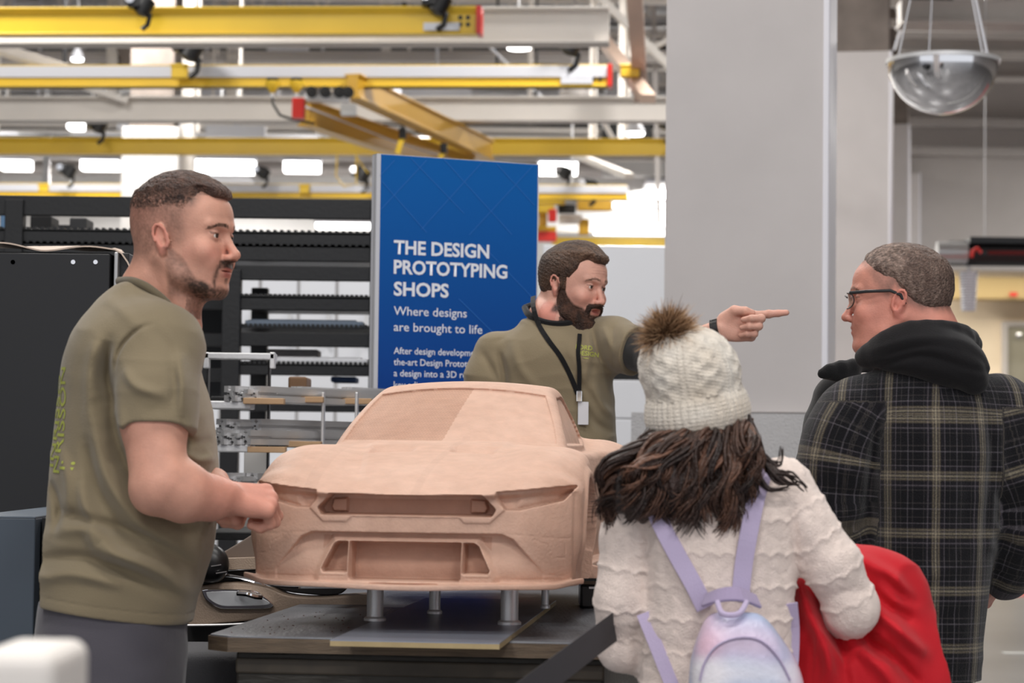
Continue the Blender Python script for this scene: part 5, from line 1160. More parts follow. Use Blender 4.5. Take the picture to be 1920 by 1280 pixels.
# ------------------------------------------------------------------ leaning door trim and seat behind the table
DYY = 5.6
dp = thing('door_trim', 'beige car door panel with a chrome handle bezel, standing left of the table', 'door panel', P(470, 1200, DYY) * (1, 1, 0))
def plate(name, pts, Y, th, m, par, bev=.012, dz=0, seg=3):
    P3 = [P(x, y, Y) for x, y in sm_path([(x, y, 0) for x, y in pts] + [(*pts[0], 0)], 64)[:-1, :2]] if len(pts) > 3 else None
    b = MB(); b.prism(P3, np.array((0, th, 0))); return b.build(name, m, par, bevel=bev, seg=seg)
M['leather'] = mat('tan_trim', s2l(160, 141, 124), .5, noise=.05, nscale=8, bump=.2, bscale=260); M['dark_trim'] = mat('dark_trim', s2l(34, 32, 34), .45); M['brown_trim'] = mat('brown_trim', s2l(112, 98, 88), .5)
plate('armrest_panel', [(350, 1110), (380, 1098), (440, 1092), (500, 1100), (540, 1116), (600, 1120), (700, 1116), (700, 1150), (600, 1150), (500, 1160), (420, 1168), (350, 1170)], DYY - .06, .10, M['leather'], dp, .02)
plate('lower_panel', [(340, 1165), (440, 1166), (560, 1155), (720, 1140), (720, 1400), (500, 1500), (340, 1500)], DYY, .05, M['dark_trim'], dp, .01)
plate('upper_panel', [(340, 1035), (400, 1040), (440, 1022), (500, 985), (560, 960), (640, 950), (640, 1045), (520, 1048), (420, 1050), (340, 1060)], DYY - .02, .06, M['brown_trim'], dp, .015)
plate('belt_strip', [(340, 1052), (430, 1046), (640, 1042), (640, 1062), (430, 1068), (340, 1072)], DYY - .05, .05, M['leather'], dp, .008)
plate('pocket', [(340, 1070), (430, 1070), (640, 1062), (640, 1112), (545, 1110), (470, 1088), (340, 1100)], DYY + .0, .04, M['dark_trim'], dp, .004)
bz = plate('handle_bezel', [(378, 1106), (400, 1104), (470, 1106), (496, 1118), (512, 1134), (500, 1140), (440, 1141), (410, 1139), (386, 1124)], DYY - .075, .02, M['chrome'], dp, .004)
plate('bezel_inlay', [(386, 1110), (420, 1108), (468, 1110), (490, 1120), (503, 1133), (440, 1136), (412, 1134), (392, 1122)], DYY - .079, .006, mat('satin_silver', (.55, .57, .60), .5, metal=.4), dp, .002)
b = MB(); b.tube([P(446, 1112, DYY - .09), P(462, 1113, DYY - .10), P(478, 1118, DYY - .10), P(490, 1119, DYY - .09)], .007, 8); b.build('pull_lever', M['chrome'], dp, smooth=True)
b = MB(); b.tube(sm_path([P(x, y, DYY - .07) for x, y in ((345, 1172), (440, 1170), (560, 1160), (640, 1150))], 16), .003, 6); b.build('piping', M['alu'], dp, smooth=True)
b = MB(); b.tube(sm_path([P(x, y, DYY - .06) for x, y in ((385, 1086), (410, 1078), (450, 1082), (520, 1098), (640, 1100))], 20), .004, 6); b.build('chrome_strip', M['chrome'], dp, smooth=True)
f_ = Fld(); q0 = P(384, 1053, 5.52); f_.ell(q0, (.052, .03, .046), .01); f_.ell(P(404, 1062, 5.52), (.028, .025, .034), .02); V, Q = f_.mesh(q0 - .10, q0 + .10, .005); npmesh('mirror_sail', V, Q, M['black_plastic'], dp)
for p, q in (((396, 1062), (415, 1059)), ((405, 1075), (425, 1072))): b = MB(); b.tube([P(*p, 5.488), P(*q, 5.49)], .0025, 6); b.build('silver_clip', M['chrome'], dp)
ws = thing('car_seat_cushion', 'dark grey upholstered cushion low behind the table corner', 'cushion', P(400, 1250, 5.0) * (1, 1, 0)); f_ = Fld(); o = P(385, 1285, 5.15); f_.loft([(-.42, 0, 0, .14, .16), (-.1, 0, 0, .145, .17), (.085, 0, 0, .13, .16)], k=0, fr=Frame(o, (1, 0, 0), z=(0, 0, 1)), n=4, cap=.03); V, Q = f_.mesh(o - (.2, .22, .5), o + (.2, .22, .2), .008); npmesh('cushion', V, Q, mat('grey_upholstery', s2l(72, 72, 76), .8, bump=.2, bscale=300), ws)
b = MB(); b.box(-.12, .12, -.14, .14, -(o[2]), -.4, 0, None, o); b.build('base', M['black_metal'], ws, bevel=.01)
tl = thing('dark_case', 'black case seen under the rear of the clay car at the right', 'case', P(1100, 1110, 5.4)); a = P(1088, 1112, 5.5); b = MB(); b.box(-.0, .09, 0, .15, TZ - a[2], P(0, 1082, 5.5)[2] - a[2], 0, None, a); b.build('body', M['black_plastic'], tl, bevel=.006)
b = MB(); b.box(.02, .07, -.006, 0, P(0, 1090, 5.5)[2] - a[2], P(0, 1086, 5.5)[2] - a[2], 0, None, a); b.build('latch', M['alu'], tl)
# ------------------------------------------------------------------ person 1: man at the left in an olive t-shirt
Y1 = 4.55
def L1(px, py, dy=0.0): return P(px, py, Y1 + dy)
man = thing('person', 'man at the left in an olive t-shirt and grey trousers, hands clasped before him', 'person', (L1(215, 700)[0], Y1 + .04, 0))
hf = Frame(L1(348, 443, .0), (cos(radians(20)), -sin(radians(20)), -.02), z=(.03, .0, 1), sc=1.0)
# eyes at z=0 in frame, so the frame origin is at eye height in the middle of the head
body = Fld(); head_fld(body, hf, nose=(1.0, .97), smile=1.0, fat=.002)
nb = L1(300, 610, .02)
body.chain([hf.w((-.030, 0, -.03)), hf.w((-.045, 0, -.09)), nb + (.01, 0, .0)], [.062, .060, .072], .02)
body.chain([hf.w((.012, 0, -.080)), L1(312, 596, .0)], [.046, .046], .025)
body.chain([hf.w((-.045, 0, -.045)), L1(276, 560, .02), L1(255, 610, .03)], [.050, .058, .06], .02)
body.cap(hf.w((-.02, -.055, -.05)), L1(350, 600, -.04), .014, .012, .02)
# hidden chest so that neck and arms are one body
body.loft([(L1(0, 1100)[2], L1(215, 0)[0], Y1 + .05, .13, .15), (L1(0, 900)[2], L1(240, 0)[0], Y1 + .05, .12, .15), (L1(0, 720)[2], L1(255, 0)[0], Y1 + .05, .10, .165), (L1(0, 640)[2], L1(262, 0)[0], Y1 + .04, .08, .17), (L1(0, 600)[2], L1(280, 0)[0], Y1 + .03, .06, .10)], k=.03, cap=.03)
sh = L1(288, 680, -.14); el = L1(298, 905, -.20); wr = L1(424, 932, -.120)
body.chain([sh, (sh + el) / 2 + (-.004, 0, 0), el], [.060, .0595, .052], .02)
body.ell(L1(283, 925, -.20), (.034, .034, .036), .025)
body.chain([el + (.008, 0, -.004), L1(345, 925, -.18), L1(395, 933, -.14), wr], [.052, .051, .040, .032], .02)
body.ell(L1(328, 905, -.185), (.050, .04, .040), .025)
hx = np.array((.88, .42, -.10)); hr = Frame(L1(422, 930, -.120), hx, z=(-.05, -.70, .75))
hand_fld(body, hr, [(.95, 1.25, .9), (1.0, 1.3, .9), (1.05, 1.35, .9), (1.1, 1.4, .9)], fat=1.18, thumb=((.018, .024, -.012), (.050, .044, -.030), (.076, .036, -.042), (.094, .020, -.052)))
# far arm: short visible stretch of forearm and hand behind
sh2 = L1(300, 680, .22); el2 = L1(300, 900, .20); w2 = L1(402, 905, .03)
body.chain([sh2, el2, w2], [.058, .048, .030], .02)
h2 = Frame(w2 + (.0, .0, -.002), (.62, -.45, -.30), z=(.55, .45, .75)); h2.R[1] *= -1
hand_fld(body, h2, [(1.2, 1.5, 1.0)] * 4, fat=1.1, thumb=((.018, .024, -.012), (.040, .040, -.035), (.060, .020, -.05), (.075, .005, -.055)))
V, Q = body.mesh(L1(60, 1180, -.35), L1(600, 300, .35), .0024)
def dens1(x, y, z, q):
    d = .62 * sstep(z, -.085, -.01) * (x < .0) + .0; ay = np.abs(y)
    side = sstep(z, -.045, .01) * (1 - sstep(x, .022, .045 + .02 * sstep(z, .02, .06))) * .45
    d = np.maximum(.45 * sstep(z, -.085, -.01) * (1 - sstep(x, -.02, .01)), side)
    d = d + .5 * sstep(z, .034 + .010 * (x > .0), .066) * (1 - sstep(x, .045, .062) * (z < .075))
    n = .35 * noise3(q, 320) + .2 * noise3(q, 60); return np.clip(d * (1 + n), 0, 1)
def stub1(x, y, z, ay, q):
    n = noise3(q, 260); n2 = noise3(q, 55)
    up = np.interp(x, [-.01, .01, .035, .055, .075, .1], [-.012, -.028, -.052, -.080, -.097, -.099])
    jaw = sstep(up - z + .004 * n2, -.004, .008) * sstep(x, -.006, .006) * (1 - sstep(-z, .112, .135) * (x < .03)) * (x < .12)
    dark = .50 + .48 * sstep(x, .028, .055) * sstep(-z, .078, .098)
    must = sstep(.0075 - np.abs(z + .0545 + .18 * np.maximum(ay - .012, 0)), -.003, .002) * (x > .072) * (ay < .031)
    conn = np.exp(-((ay - .031) / .0045) ** 2) * (x > .055) * (z < -.058) * (z > -.102)
    soul = (ay < .006) * (x > .08) * (z < -.0815) * (z > -.092)
    m = np.maximum.reduce([jaw * dark, must * .92, conn * .8, soul * .75])
    m = m * (1 - .75 * np.exp(-((ay / .016) ** 2 + ((z + .096) / .009) ** 2)) * (x > .08))
    m = np.clip(m * (1 + .3 * n + .15 * n2), 0, 1); m = np.maximum(m, dens1(x, y, z, q) * (1 - (ay > .0795) * (x > -.03) * (x < .012)) * (z < .095))
    return m, s2l(62, 46, 38)
c = skin_cols(V, hf, stub=stub1, brow=s2l(58, 40, 30), brow_z=.0195)
# forearm flush
d = np.linalg.norm(V - L1(470, 930, -.1), axis=1); c = mixc2 = c * (1 - .25 * sstep(.16 - d, 0, .14)[:, None]) + np.array(SKIN['red']) * .25 * sstep(.16 - d, 0, .14)[:, None]
npmesh('body', V, Q, M['skin'], man, col=c); eyeballs(hf, man, look=(1, .1, 0))
# hair cap with a sharp fringe and faded sides
g = Fld(); head_fld(g, hf, ears=False, eyes=False, fat=.002)
def hair1(Qp, F):
    q = hf.loc(Qp); x, y, z = q[..., 0], q[..., 1], q[..., 2]; ay = np.abs(y)
    n = noise3(q, (90, 240, 140)) * .0014 + noise3(q, 420) * .0008
    t = -.0025 + .0125 * sstep(z, .028, .100)
    t = t - .010 * sstep(x, .030, .058) * (1 - sstep(z, .070 + .020 * sstep(ay, .030, .045), .075 + .020 * sstep(ay, .030, .045)))
    t = t + .004 * np.exp(-((x - .075) / .022) ** 2) * sstep(z, .07, .085)
    return F - (t + n)
g.mod(hair1); V, Q = g.mesh(hf.w((0, 0, 0)) - .175, hf.w((0, 0, 0)) + .175, .0022); q = hf.loc(V)
V, Q = keep(V, Q, (q[:, 2] > .02) & ((q[:, 0] < .066) | (q[:, 2] > .062))); q = hf.loc(V); x, y, z = q.T
hc = mixc(s2l(46, 32, 27), s2l(76, 54, 44), np.clip(.5 + noise3(q, (50, 160, 80)) * .7, 0, 1))
dens = np.maximum(dens1(x, y, z, q), .95 * sstep(z, .058, .075)); hc = np.array(SKIN['base']) * (1 - dens[:, None]) + hc * dens[:, None]; npmesh('hair', V, Q, M['hair_short'], man, col=hc)
# t-shirt
s = Fld(); zc = lambda py: L1(0, py)[2]; X = lambda px: L1(px, 700)[0]
rows = [(1168, 62, 360, .185), (1130, 60, 368, .19), (1080, 57, 383, .192), (1044, 62, 394, .193), (1012, 72, 400, .194), (990, 82, 403, .195), (926, 88, 408, .195), (860, 94, 405, .195), (800, 100, 398, .20), (750, 106, 388, .205), (700, 111, 371, .210), (660, 119, 358, .208), (625, 134, 347, .190), (600, 150, 340, .165), (575, 170, 330, .138), (553, 188, 318, .110), (538, 205, 300, .092), (526, 222, 285, .080)]
s.loft([(zc(py), (X(a) + X(b)) / 2, Y1 + .045 - .03 * sstep(np.float64(720 - py), 0, 150), (X(b) - X(a)) / 2, ry) for py, a, b, ry in rows], k=0, n=2.15, cap=.010)
sleeve(s, [L1(292, 655, -.110), L1(290, 730, -.153), L1(291, 808, -.174)], [.090, .077, .071], .03, L1(291, 799, -.172), (.02, -.12, -1), .0625, .012)
s.chain([L1(300, 665, .19), L1(300, 800, .22)], [.085, .074], .03)
s.cap(L1(268, 625, -.02), L1(285, 660, -.09), .06, .08, .05)
# collar ring cut: front of the neck opening dips
s.chain([L1(226, 500, .01), L1(300, 540, .01), L1(362, 580, .0)], [.028, .062, .075], .008, 's')
W1 = lambda l, n=14: sm_path([L1(*p) for p in l], n)
fl = [(W1([(214, 690, -.17), (205, 780, -.165), (235, 880, -.165), (300, 960, -.16), (370, 1010, -.14)]), -.010, .013), (W1([(232, 760, -.17), (250, 860, -.165), (300, 930, -.16), (370, 975, -.13)]), .009, .012),
      (W1([(175, 780, -.15), (195, 880, -.16), (250, 970, -.165), (330, 1040, -.15)]), .008, .014), (W1([(160, 830, -.14), (180, 920, -.15), (230, 1000, -.165)]), -.007, .012),
      (W1([(150, 900, -.13), (165, 960, -.15), (215, 1030, -.16), (300, 1080, -.16)]), .008, .013), (W1([(110, 960, -.10), (200, 985, -.155), (290, 1020, -.16), (370, 1080, -.11)]), -.009, .012),
      (W1([(88, 1000, -.08), (160, 990, -.14), (190, 1030, -.155), (280, 1060, -.16), (350, 1120, -.12)]), .009, .014), (W1([(70, 1050, -.07), (150, 1045, -.14), (250, 1080, -.16), (330, 1130, -.13)]), -.008, .012),
      (W1([(66, 1085, -.07), (140, 1075, -.14), (230, 1100, -.16)]), .007, .012), (W1([(380, 1010, -.12), (392, 960, -.10), (404, 920, -.05)]), .006, .010), (W1([(360, 1060, -.13), (385, 1030, -.10), (398, 1000, -.04)]), -.006, .009),
      (W1([(350, 700, -.10), (366, 780, -.12), (352, 860, -.14)]), .006, .014), (W1([(330, 842, -.15), (370, 862, -.11), (400, 855, -.04)]), .006, .009), (W1([(325, 878, -.15), (370, 890, -.11), (403, 882, -.04)]), -.006, .008), (W1([(330, 815, -.15), (365, 830, -.12), (396, 822, -.04)]), -.005, .008),
      (W1([(305, 625, -.09), (335, 660, -.10), (358, 710, -.09)]), -.005, .010), (W1([(210, 640, -.14), (196, 700, -.155), (202, 760, -.165)]), -.012, .012), (W1([(190, 640, -.13), (172, 710, -.14), (170, 800, -.15)]), .005, .014),
      (W1([(212, 690, -.19), (228, 650, -.18), (262, 618, -.175), (318, 604, -.12)]), -.005, .004), (W1([(228, 690, -.235), (252, 722, -.25), (305, 742, -.25)]), .006, .010), (W1([(335, 660, -.19), (345, 720, -.21), (338, 785, -.22)]), .006, .010), (W1([(320, 690, -.21), (326, 720, -.23), (322, 755, -.235)]), -.003, .008),
      (W1([(200, 560, -.07), (240, 585, -.10), (290, 640, -.13)]), .003, .012), (W1([(120, 840, -.05), (135, 900, -.09), (130, 960, -.11)]), .006, .012), (W1([(100, 900, -.03), (112, 950, -.07), (105, 1000, -.09)]), -.006, .010)]
s.mod(lambda Qp, F: F + 0 * F) if 0 else None
folds(s, [(a_, b_ * 2.2, c_) for a_, b_, c_ in fl]); cloth_noise(s, .0022)
hem = lambda Qp: (zc(1128) - (Qp[..., 0] - X(62)) * (zc(1128) - zc(1168)) / (X(358) - X(62)))
s.mod(lambda Qp, F: smax(F, hem(Qp) - Qp[..., 2], .004))
# open the sleeve end around the arm, and hollow the hem
# rib bands: hem line, sleeve line, collar
s.mod(lambda Qp, F: F + .0018 * np.exp(-((Qp[..., 2] - hem(Qp) - .022) / .0016) ** 2))
V, Q = s.mesh(L1(20, 1200, -.34), L1(460, 480, .38), .0033, slack=3); V = relax(V, Q, 1, .4); npmesh('t_shirt', V, Q, M['olive'], man)
# collar rib as a ring following the neck opening
cp = [L1(224, 527, .01), L1(248, 527, -.058), L1(278, 540, -.078), L1(312, 568, -.072), L1(337, 603, -.045), L1(347, 622, .0), L1(338, 606, .05), L1(310, 566, .085), L1(275, 540, .09), L1(240, 529, .06), L1(224, 527, .01)]
b = MB(); b.tube(sm_path(cp, 48), .0085, 10, flat=1.0); b.build('collar_rib', M['olive_dark'], man, smooth=True)
trousers(man, zc(1120), X(213), Y1 + .045, .142, .178, .0, M['trouser_grey'])
# back print: rows of yellow green letters reading upward
nrm = np.array((-1, -.42, .0)); up = np.array((.06, 0, 1.0))
for tx, dy, py, sz in (('INRISSO', -.062, 878, .050), ('NRISSON', -.100, 888, .050), ('I:', -.138, 880, .045)):
    oo = np.array((X(140), Y1 + dy, zc(py))); project_text(tx, sz, oo, up, np.cross(nrm, up), V, Q, M['print'], man, 'back_print', .0004)
# ------------------------------------------------------------------ person 2: bearded man pointing
Y2 = 6.75
def L2(px, py, dy=0.0): return P(px, py, Y2 + dy)
man2 = thing('person', 'bearded man in an olive t-shirt and lanyard behind the clay car, arm stretched out pointing', 'person', (L2(1040, 700)[0], Y2, 0))
a = radians(38); hf2 = Frame(L2(1078, 532), (cos(a), -sin(a), -.17), z=(.10, -.02, 1), sc=.98)
body = Fld(); head_fld(body, hf2, nose=(.985, 1.05), mouth=.006)
body.chain([hf2.w((-.030, 0, -.03)), hf2.w((-.055, 0, -.09)), L2(1032, 600, .01)], [.062, .060, .068], .02)
body.cap(hf2.w((.0, 0, -.08)), L2(1042, 600, -.03), .045, .05, .02); body.cap(hf2.w((-.03, -.055, -.04)), L2(1040, 602, -.05), .013, .013, .02)
zz2 = lambda py: L2(0, py)[2]; xx2 = lambda px: L2(px, 700)[0]
body.loft([(zz2(900), xx2(1045), Y2, .10, .08), (zz2(780), xx2(1043), Y2, .10, .08), (zz2(660), xx2(1040), Y2, .12, .08), (zz2(615), xx2(1040), Y2, .09, .07)], k=.03, cap=.03)
shl = L2(1128, 645, -.01); ell = L2(1232, 672, -.24); wrl = L2(1352, 617, -.36)
body.chain([shl, ell, wrl], [.052, .043, .028], .02)
body.chain([L2(935, 655, .0), L2(912, 830, -.02), L2(955, 960, -.2)], [.050, .042, .030], .02)
hr2 = Frame(L2(935, 962, -.2), (.9, -.3, -.4), z=(-.2, -.8, .5)); hand_fld(body, hr2, [(.5, .6, .4)] * 4, fat=1.1)
hl = Frame(wrl, (.985, -.05, .10), z=(.0, 1, -.15), sc=1.0); hl.R[1] *= -1
hand_fld(body, hl, [(.02, .03, .02, -.02), (1.25, 1.45, .9), (1.3, 1.45, .9), (1.35, 1.45, .9)], fat=1.12, thumb=((.014, .028, -.010), (.040, .042, -.030), (.068, .036, -.040), (.086, .030, -.036)))
V, Q = body.mesh(L2(860, 1000, -.52), L2(1500, 420, .3), .0026)
def stub2(x, y, z, ay, q):
    n = noise3(q, 220); up = np.interp(x, [-.01, .012, .03, .055, .075, .1], [.0, -.008, -.040, -.062, -.066, -.090])
    m = sstep(up - z, -.006, .004) * sstep(x, -.004, .008); m = np.maximum(m, (np.abs(z + .054 + .15 * np.maximum(ay - .01, 0)) < .007) * (x > .07) * (ay < .034))
    m = m * (1 - sstep(-z, .085, .10) * (x < .03)); m = m * (1 - (x > .08) * (ay < .021) * (z < -.058) * (z > -.082)); return np.clip(m * (.9 + .2 * n), 0, 1), s2l(52, 36, 28)
c = skin_cols(V, hf2, base=s2l(216, 166, 148), stub=stub2, brow=s2l(92, 66, 52))
# forehead wrinkles are geometry in tone: three faint furrows
q = hf2.loc(V); fw = sum(np.exp(-((q[:, 2] - zz - .002 * np.cos(q[:, 1] * 60)) / .0012) ** 2) for zz in (.038, .046, .054)) * (q[:, 0] > .075) * (np.abs(q[:, 1]) < .04)
V = V - vnormals(V, Q) * (.0010 * fw)[:, None]
npmesh('body', V, Q, M['skin'], man2, col=c); eyeballs(hf2, man2, look=(1, .15, .05))
g = Fld(); head_fld(g, hf2, ears=False, eyes=False)
def hair2(Qp, F):
    q = hf2.loc(Qp); x, y, z = q[..., 0], q[..., 1], q[..., 2]; ay = np.abs(y)
    ph = noise3(q, (16, 60, 30)) * .5; n = .0008 * np.sin(z * 700 + 500 * ay * (z > .05) + x * 120 + 5 * ph) * .6 + .0012 * noise3(q, (120, 320, 320))
    low = np.interp(x, [-.12, -.06, -.02, .0, .012, .030, .050, .062, .074], [-.050, -.052, -.038, .012, .016, .010, .040, .058, .066]) + .018 * sstep(ay, .026, .045) * (x > .05)
    low = np.where((x > .002) & (x < .022), -.03, low)
    t = -.006 + .0135 * sstep(z - low, -.004, .014) + .009 * sstep(z, .055, .10) * sstep(x, -.04, .05)
    return F - (t + n)
g.mod(hair2); V, Q = g.mesh(hf2.o - .19, hf2.o + .19, .0026); q = hf2.loc(V); V, Q = keep(V, Q, (q[:, 2] > -.058) & (q[:, 2] > np.interp(q[:, 0], [-.1, .02, .05, .08], [-.06, -.05, .02, .05]))); q = hf2.loc(V)
hc = mixc(s2l(50, 36, 30), s2l(100, 76, 60), np.clip(.45 + .5 * noise3(q, (14, 110, 60)) + .35 * sstep(q[:, 0], -.02, .08) * sstep(q[:, 2], .05, .09), 0, 1)); npmesh('hair', V, Q, M['hair_short'], man2, col=hc)
g = Fld(); head_fld(g, hf2, ears=False, eyes=False, mouth=.006); g.ell((.060, 0, -.126), (.034, .040, .036), .02, fr=hf2)
def beard2(Qp, F):
    q = hf2.loc(Qp); x, y, z = q[..., 0], q[..., 1], q[..., 2]; ay = np.abs(y)
    up = np.interp(x, [-.012, .012, .030, .050, .068, .085, .1], [-.030, -.010, -.038, -.060, -.070, -.090, -.094]); m = sstep(up - z, -.004, .010) * sstep(x, -.012, .010)
    t = -.007 + m * (.0125 + .012 * sstep(-z, .055, .10))
    mu = sstep(.010 - np.abs(z + .0545 + .28 * np.maximum(ay - .010, 0)), -.001, .006) * sstep(x, .068, .078) * (ay < .036); t = np.maximum(t, -.007 + .0115 * mu)
    co = sstep(.008 - np.abs(ay - .031), -.001, .004) * (z < -.055) * (z > -.10) * (x > .045); t = np.maximum(t, -.007 + .012 * co)
    return F - (t + .0016 * noise3(q, (170, 170, 60)) + .0012 * noise3(q, 380))
g.mod(beard2); V, Q = g.mesh(hf2.o - .2, hf2.o + .2, .0026); q = hf2.loc(V); V, Q = keep(V, Q, (q[:, 2] < -.004) & (q[:, 0] > -.016) & (q[:, 2] > -.18)); q = hf2.loc(V)
npmesh('beard', V, Q, M['hair_short'], man2, col=mixc(s2l(44, 30, 24), s2l(84, 56, 42), np.clip(.4 + .6 * noise3(q, (90, 90, 30)), 0, 1)))
s = Fld(); rows = [(1010, 925, 1160, .125), (900, 932, 1156, .125), (820, 936, 1156, .125), (740, 932, 1154, .13), (690, 922, 1150, .135), (655, 922, 1156, .13), (632, 932, 1152, .115), (612, 952, 1135, .095), (598, 968, 1112, .080), (586, 978, 1092, .07)]
s.loft([(zz2(py), (xx2(l) + xx2(r_)) / 2, Y2, (xx2(r_) - xx2(l)) / 2, ry) for py, l, r_, ry in rows], k=0, n=2.3, cap=.012)
sleeve(s, [L2(930, 664, .0), L2(914, 706, -.01), L2(909, 775, -.02)], [.066, .064, .062], .03, L2(908, 768, -.02), (0, -.1, -1), .052)
sleeve(s, [L2(1118, 645, .0), L2(1150, 645, -.05), L2(1205, 662, -.17)], [.082, .075, .068], .03, L2(1192, 658, -.14), (.75, -.62, -.2))
s.ell(L2(1040, 574, -.01), (.076, .085, .045), .008, 's')
W2 = lambda l, n=12: sm_path([L2(*p) for p in l], n)
folds(s, [(p_, a_ * 1.5, w_) for p_, a_, w_ in [(W2([(935, 660, -.1), (945, 700, -.12), (948, 760, -.12)]), -.010, .010), (W2([(1098, 620, -.1), (1104, 660, -.12), (1094, 720, -.12)]), .006, .012), (W2([(1112, 615, -.1), (1122, 660, -.12), (1142, 700, -.12)]), -.008, .010), (W2([(1130, 612, -.1), (1140, 640, -.12), (1152, 672, -.12)]), .006, .009),
          (W2([(1150, 612, -.1), (1146, 650, -.12), (1152, 690, -.1)]), -.004, .008), (W2([(1165, 610, -.1), (1168, 650, -.12), (1160, 685, -.1)]), .005, .009), (W2([(1050, 640, -.1), (1075, 700, -.12), (1120, 760, -.1)]), -.005, .014), (W2([(960, 640, -.1), (975, 690, -.12), (1010, 730, -.1)]), .005, .014),
          (W2([(905, 660, -.05), (920, 690, -.08), (935, 720, -.1)]), -.005, .010), (W2([(1110, 720, -.1), (1130, 760, -.12), (1152, 780, -.1)]), .006, .012), (W2([(1085, 740, -.1), (1115, 790, -.12), (1150, 810, -.1)]), -.006, .012), (W2([(985, 600, -.08), (960, 620, -.1), (930, 640, -.08)]), -.003, .008)]]); cloth_noise(s, .0028)
V, Q = s.mesh(L2(850, 1020, -.35), L2(1230, 560, .25), .0036, slack=3); V = relax(V, Q, 1, .4); npmesh('t_shirt', V, Q, M['olive'], man2)
for tx, px, py, sz in (('FORD', 1078, 657, .0185), ('DESIGN', 1080, 668, .0185)): project_text(tx, sz, L2(px, py, 0), (1, -.02, -.10), (0, 0, 1), V, Q, M['print'], man2, 'chest_print', .0003)
b = MB(); b.tube([L2(1094, 671, -.128), L2(1104, 672, -.128)], .0012, 6); b.build('chest_print', M['print'], man2)
cp = [L2(984, 577, .02), L2(992, 590, -.04), L2(1015, 602, -.07), L2(1045, 607, -.078), L2(1072, 604, -.07), L2(1092, 592, -.035), L2(1096, 580, .0), L2(1070, 568, .07), L2(1020, 566, .075), L2(984, 577, .02)]
b = MB(); b.tube(sm_path(cp, 40), .0095, 8); b.build('undershirt_collar', M['black_cloth'], man2, smooth=True)
sl = Fld(); sl.chain([L2(1180, 655, -.115), L2(1232, 672, -.24), L2(1270, 655, -.28)], [.056, .052, .046], .02); V3_, Q3_ = sl.mesh(L2(1120, 740, -.42), L2(1320, 600, .0), .005); npmesh('undershirt_sleeve', V3_, Q3_, M['black_cloth'], man2)
b = MB(); ax = np.array((.985, -.3, .22)); ax /= np.linalg.norm(ax); b.tube([wrl - ax * .012 + (-.012, 0, 0), wrl + ax * .008 + (-.012, 0, 0)], .0335, 20, flat=.85); b.build('wrist_band', M['black_plastic'], man2, smooth=True)
trousers(man2, zz2(985), xx2(1043), Y2, .118, .17, -1.4, M['black_cloth'])
# lanyard with badge
T2 = BVHTree.FromPolygons(V.tolist(), Q.tolist())
def onshirt(px, py, off=.004):
    d = L2(px, py, 0) - np.array((0, 0, CAMZ)); d /= np.linalg.norm(d); h = T2.ray_cast(Vector((0, 0, CAMZ)), Vector(d)); return np.array(h[0]) - d * off if h[0] is not None else L2(px, py, -.13)
lan = thing('lanyard', 'black lanyard with a clear badge round the neck of the pointing man', 'lanyard', L2(1060, 640, -.1))
b = MB(); b.ribbon(sm_path([L2(1000, 556, .04), L2(1000, 575, -.05), onshirt(1010, 608), onshirt(1030, 640), onshirt(1052, 670), onshirt(1070, 705), onshirt(1083, 738)], 24), .014, .002, (-.2, -1, .2))
b.ribbon(sm_path([onshirt(1087, 626, .006), onshirt(1086, 640), onshirt(1084, 660), onshirt(1086, 690), onshirt(1086, 738)], 16), .012, .002, (0, -1, .1)); b.build('strap', M['black_cloth'], lan)
b = MB(); b.box(-.008, .008, -.006, .0, -.02, .012, 0, None, onshirt(1086, 740, .01)); b.build('metal_clip', M['chrome'], lan, bevel=.002)
b = MB(); b.box(-.014, .016, -.003, .0, -.065, .0, 0, None, onshirt(1093, 753, .012)); b.build('badge', mat('badge', s2l(215, 215, 220), .15, coat=.5), lan, bevel=.002)
# ------------------------------------------------------------------ person 3: man in the plaid jacket, seen from behind
Y3 = 5.06
def L3(px, py, dy=0.0): return P(px, py, Y3 + dy)
z3 = lambda py: L3(0, py)[2]; x3 = lambda px: L3(px, 700)[0]
man3 = thing('person', 'man with short greying hair and glasses in a dark plaid jacket, seen from behind', 'person', (x3(1745), Y3, 0))
a = radians(10); hf3 = Frame(L3(1679, 561), (-cos(a), sin(a), .0), z=(0, 0, 1), sc=.985)
body = Fld(); head_fld(body, hf3, nose=(.985, 1.05), fat=.007, smile=.5)
body.chain([hf3.w((-.040, 0, -.02)), hf3.w((-.062, 0, -.07)), L3(1748, 660, .0)], [.068, .068, .080], .02)
body.cap(hf3.w((.02, 0, -.09)), L3(1700, 690, .0), .048, .06, .02); body.ell(hf3.w((.045, .02, -.105)), (.035, .04, .022), .02)
body.loft([(z3(1000), x3(1745), Y3, .13, .10), (z3(850), x3(1745), Y3, .14, .10), (z3(740), x3(1742), Y3, .15, .10), (z3(690), x3(1735), Y3, .10, .08)], k=.03, cap=.03)
body.chain([L3(1590, 770, -.02), L3(1570, 960, .02), L3(1650, 1080, .25)], [.055, .045, .032], .02)
hA = Frame(L3(1652, 1086, .26), (.5, .6, -.6), z=(-.7, -.3, .3)); hA.R[1] *= -1; hand_fld(body, hA, [(.5, .6, .4)] * 4, fat=1.1)
body.chain([L3(1888, 790, .0), L3(1925, 965, .02), L3(1880, 1075, .10)], [.055, .045, .032], .02)
hB = Frame(L3(1876, 1082, .10), (-.4, .5, -.7), z=(.6, -.6, .3)); hand_fld(body, hB, [(.4, .5, .4)] * 4, fat=1.08)
V, Q = body.mesh(L3(1490, 1190, -.3), L3(2010, 440, .5), .0030)
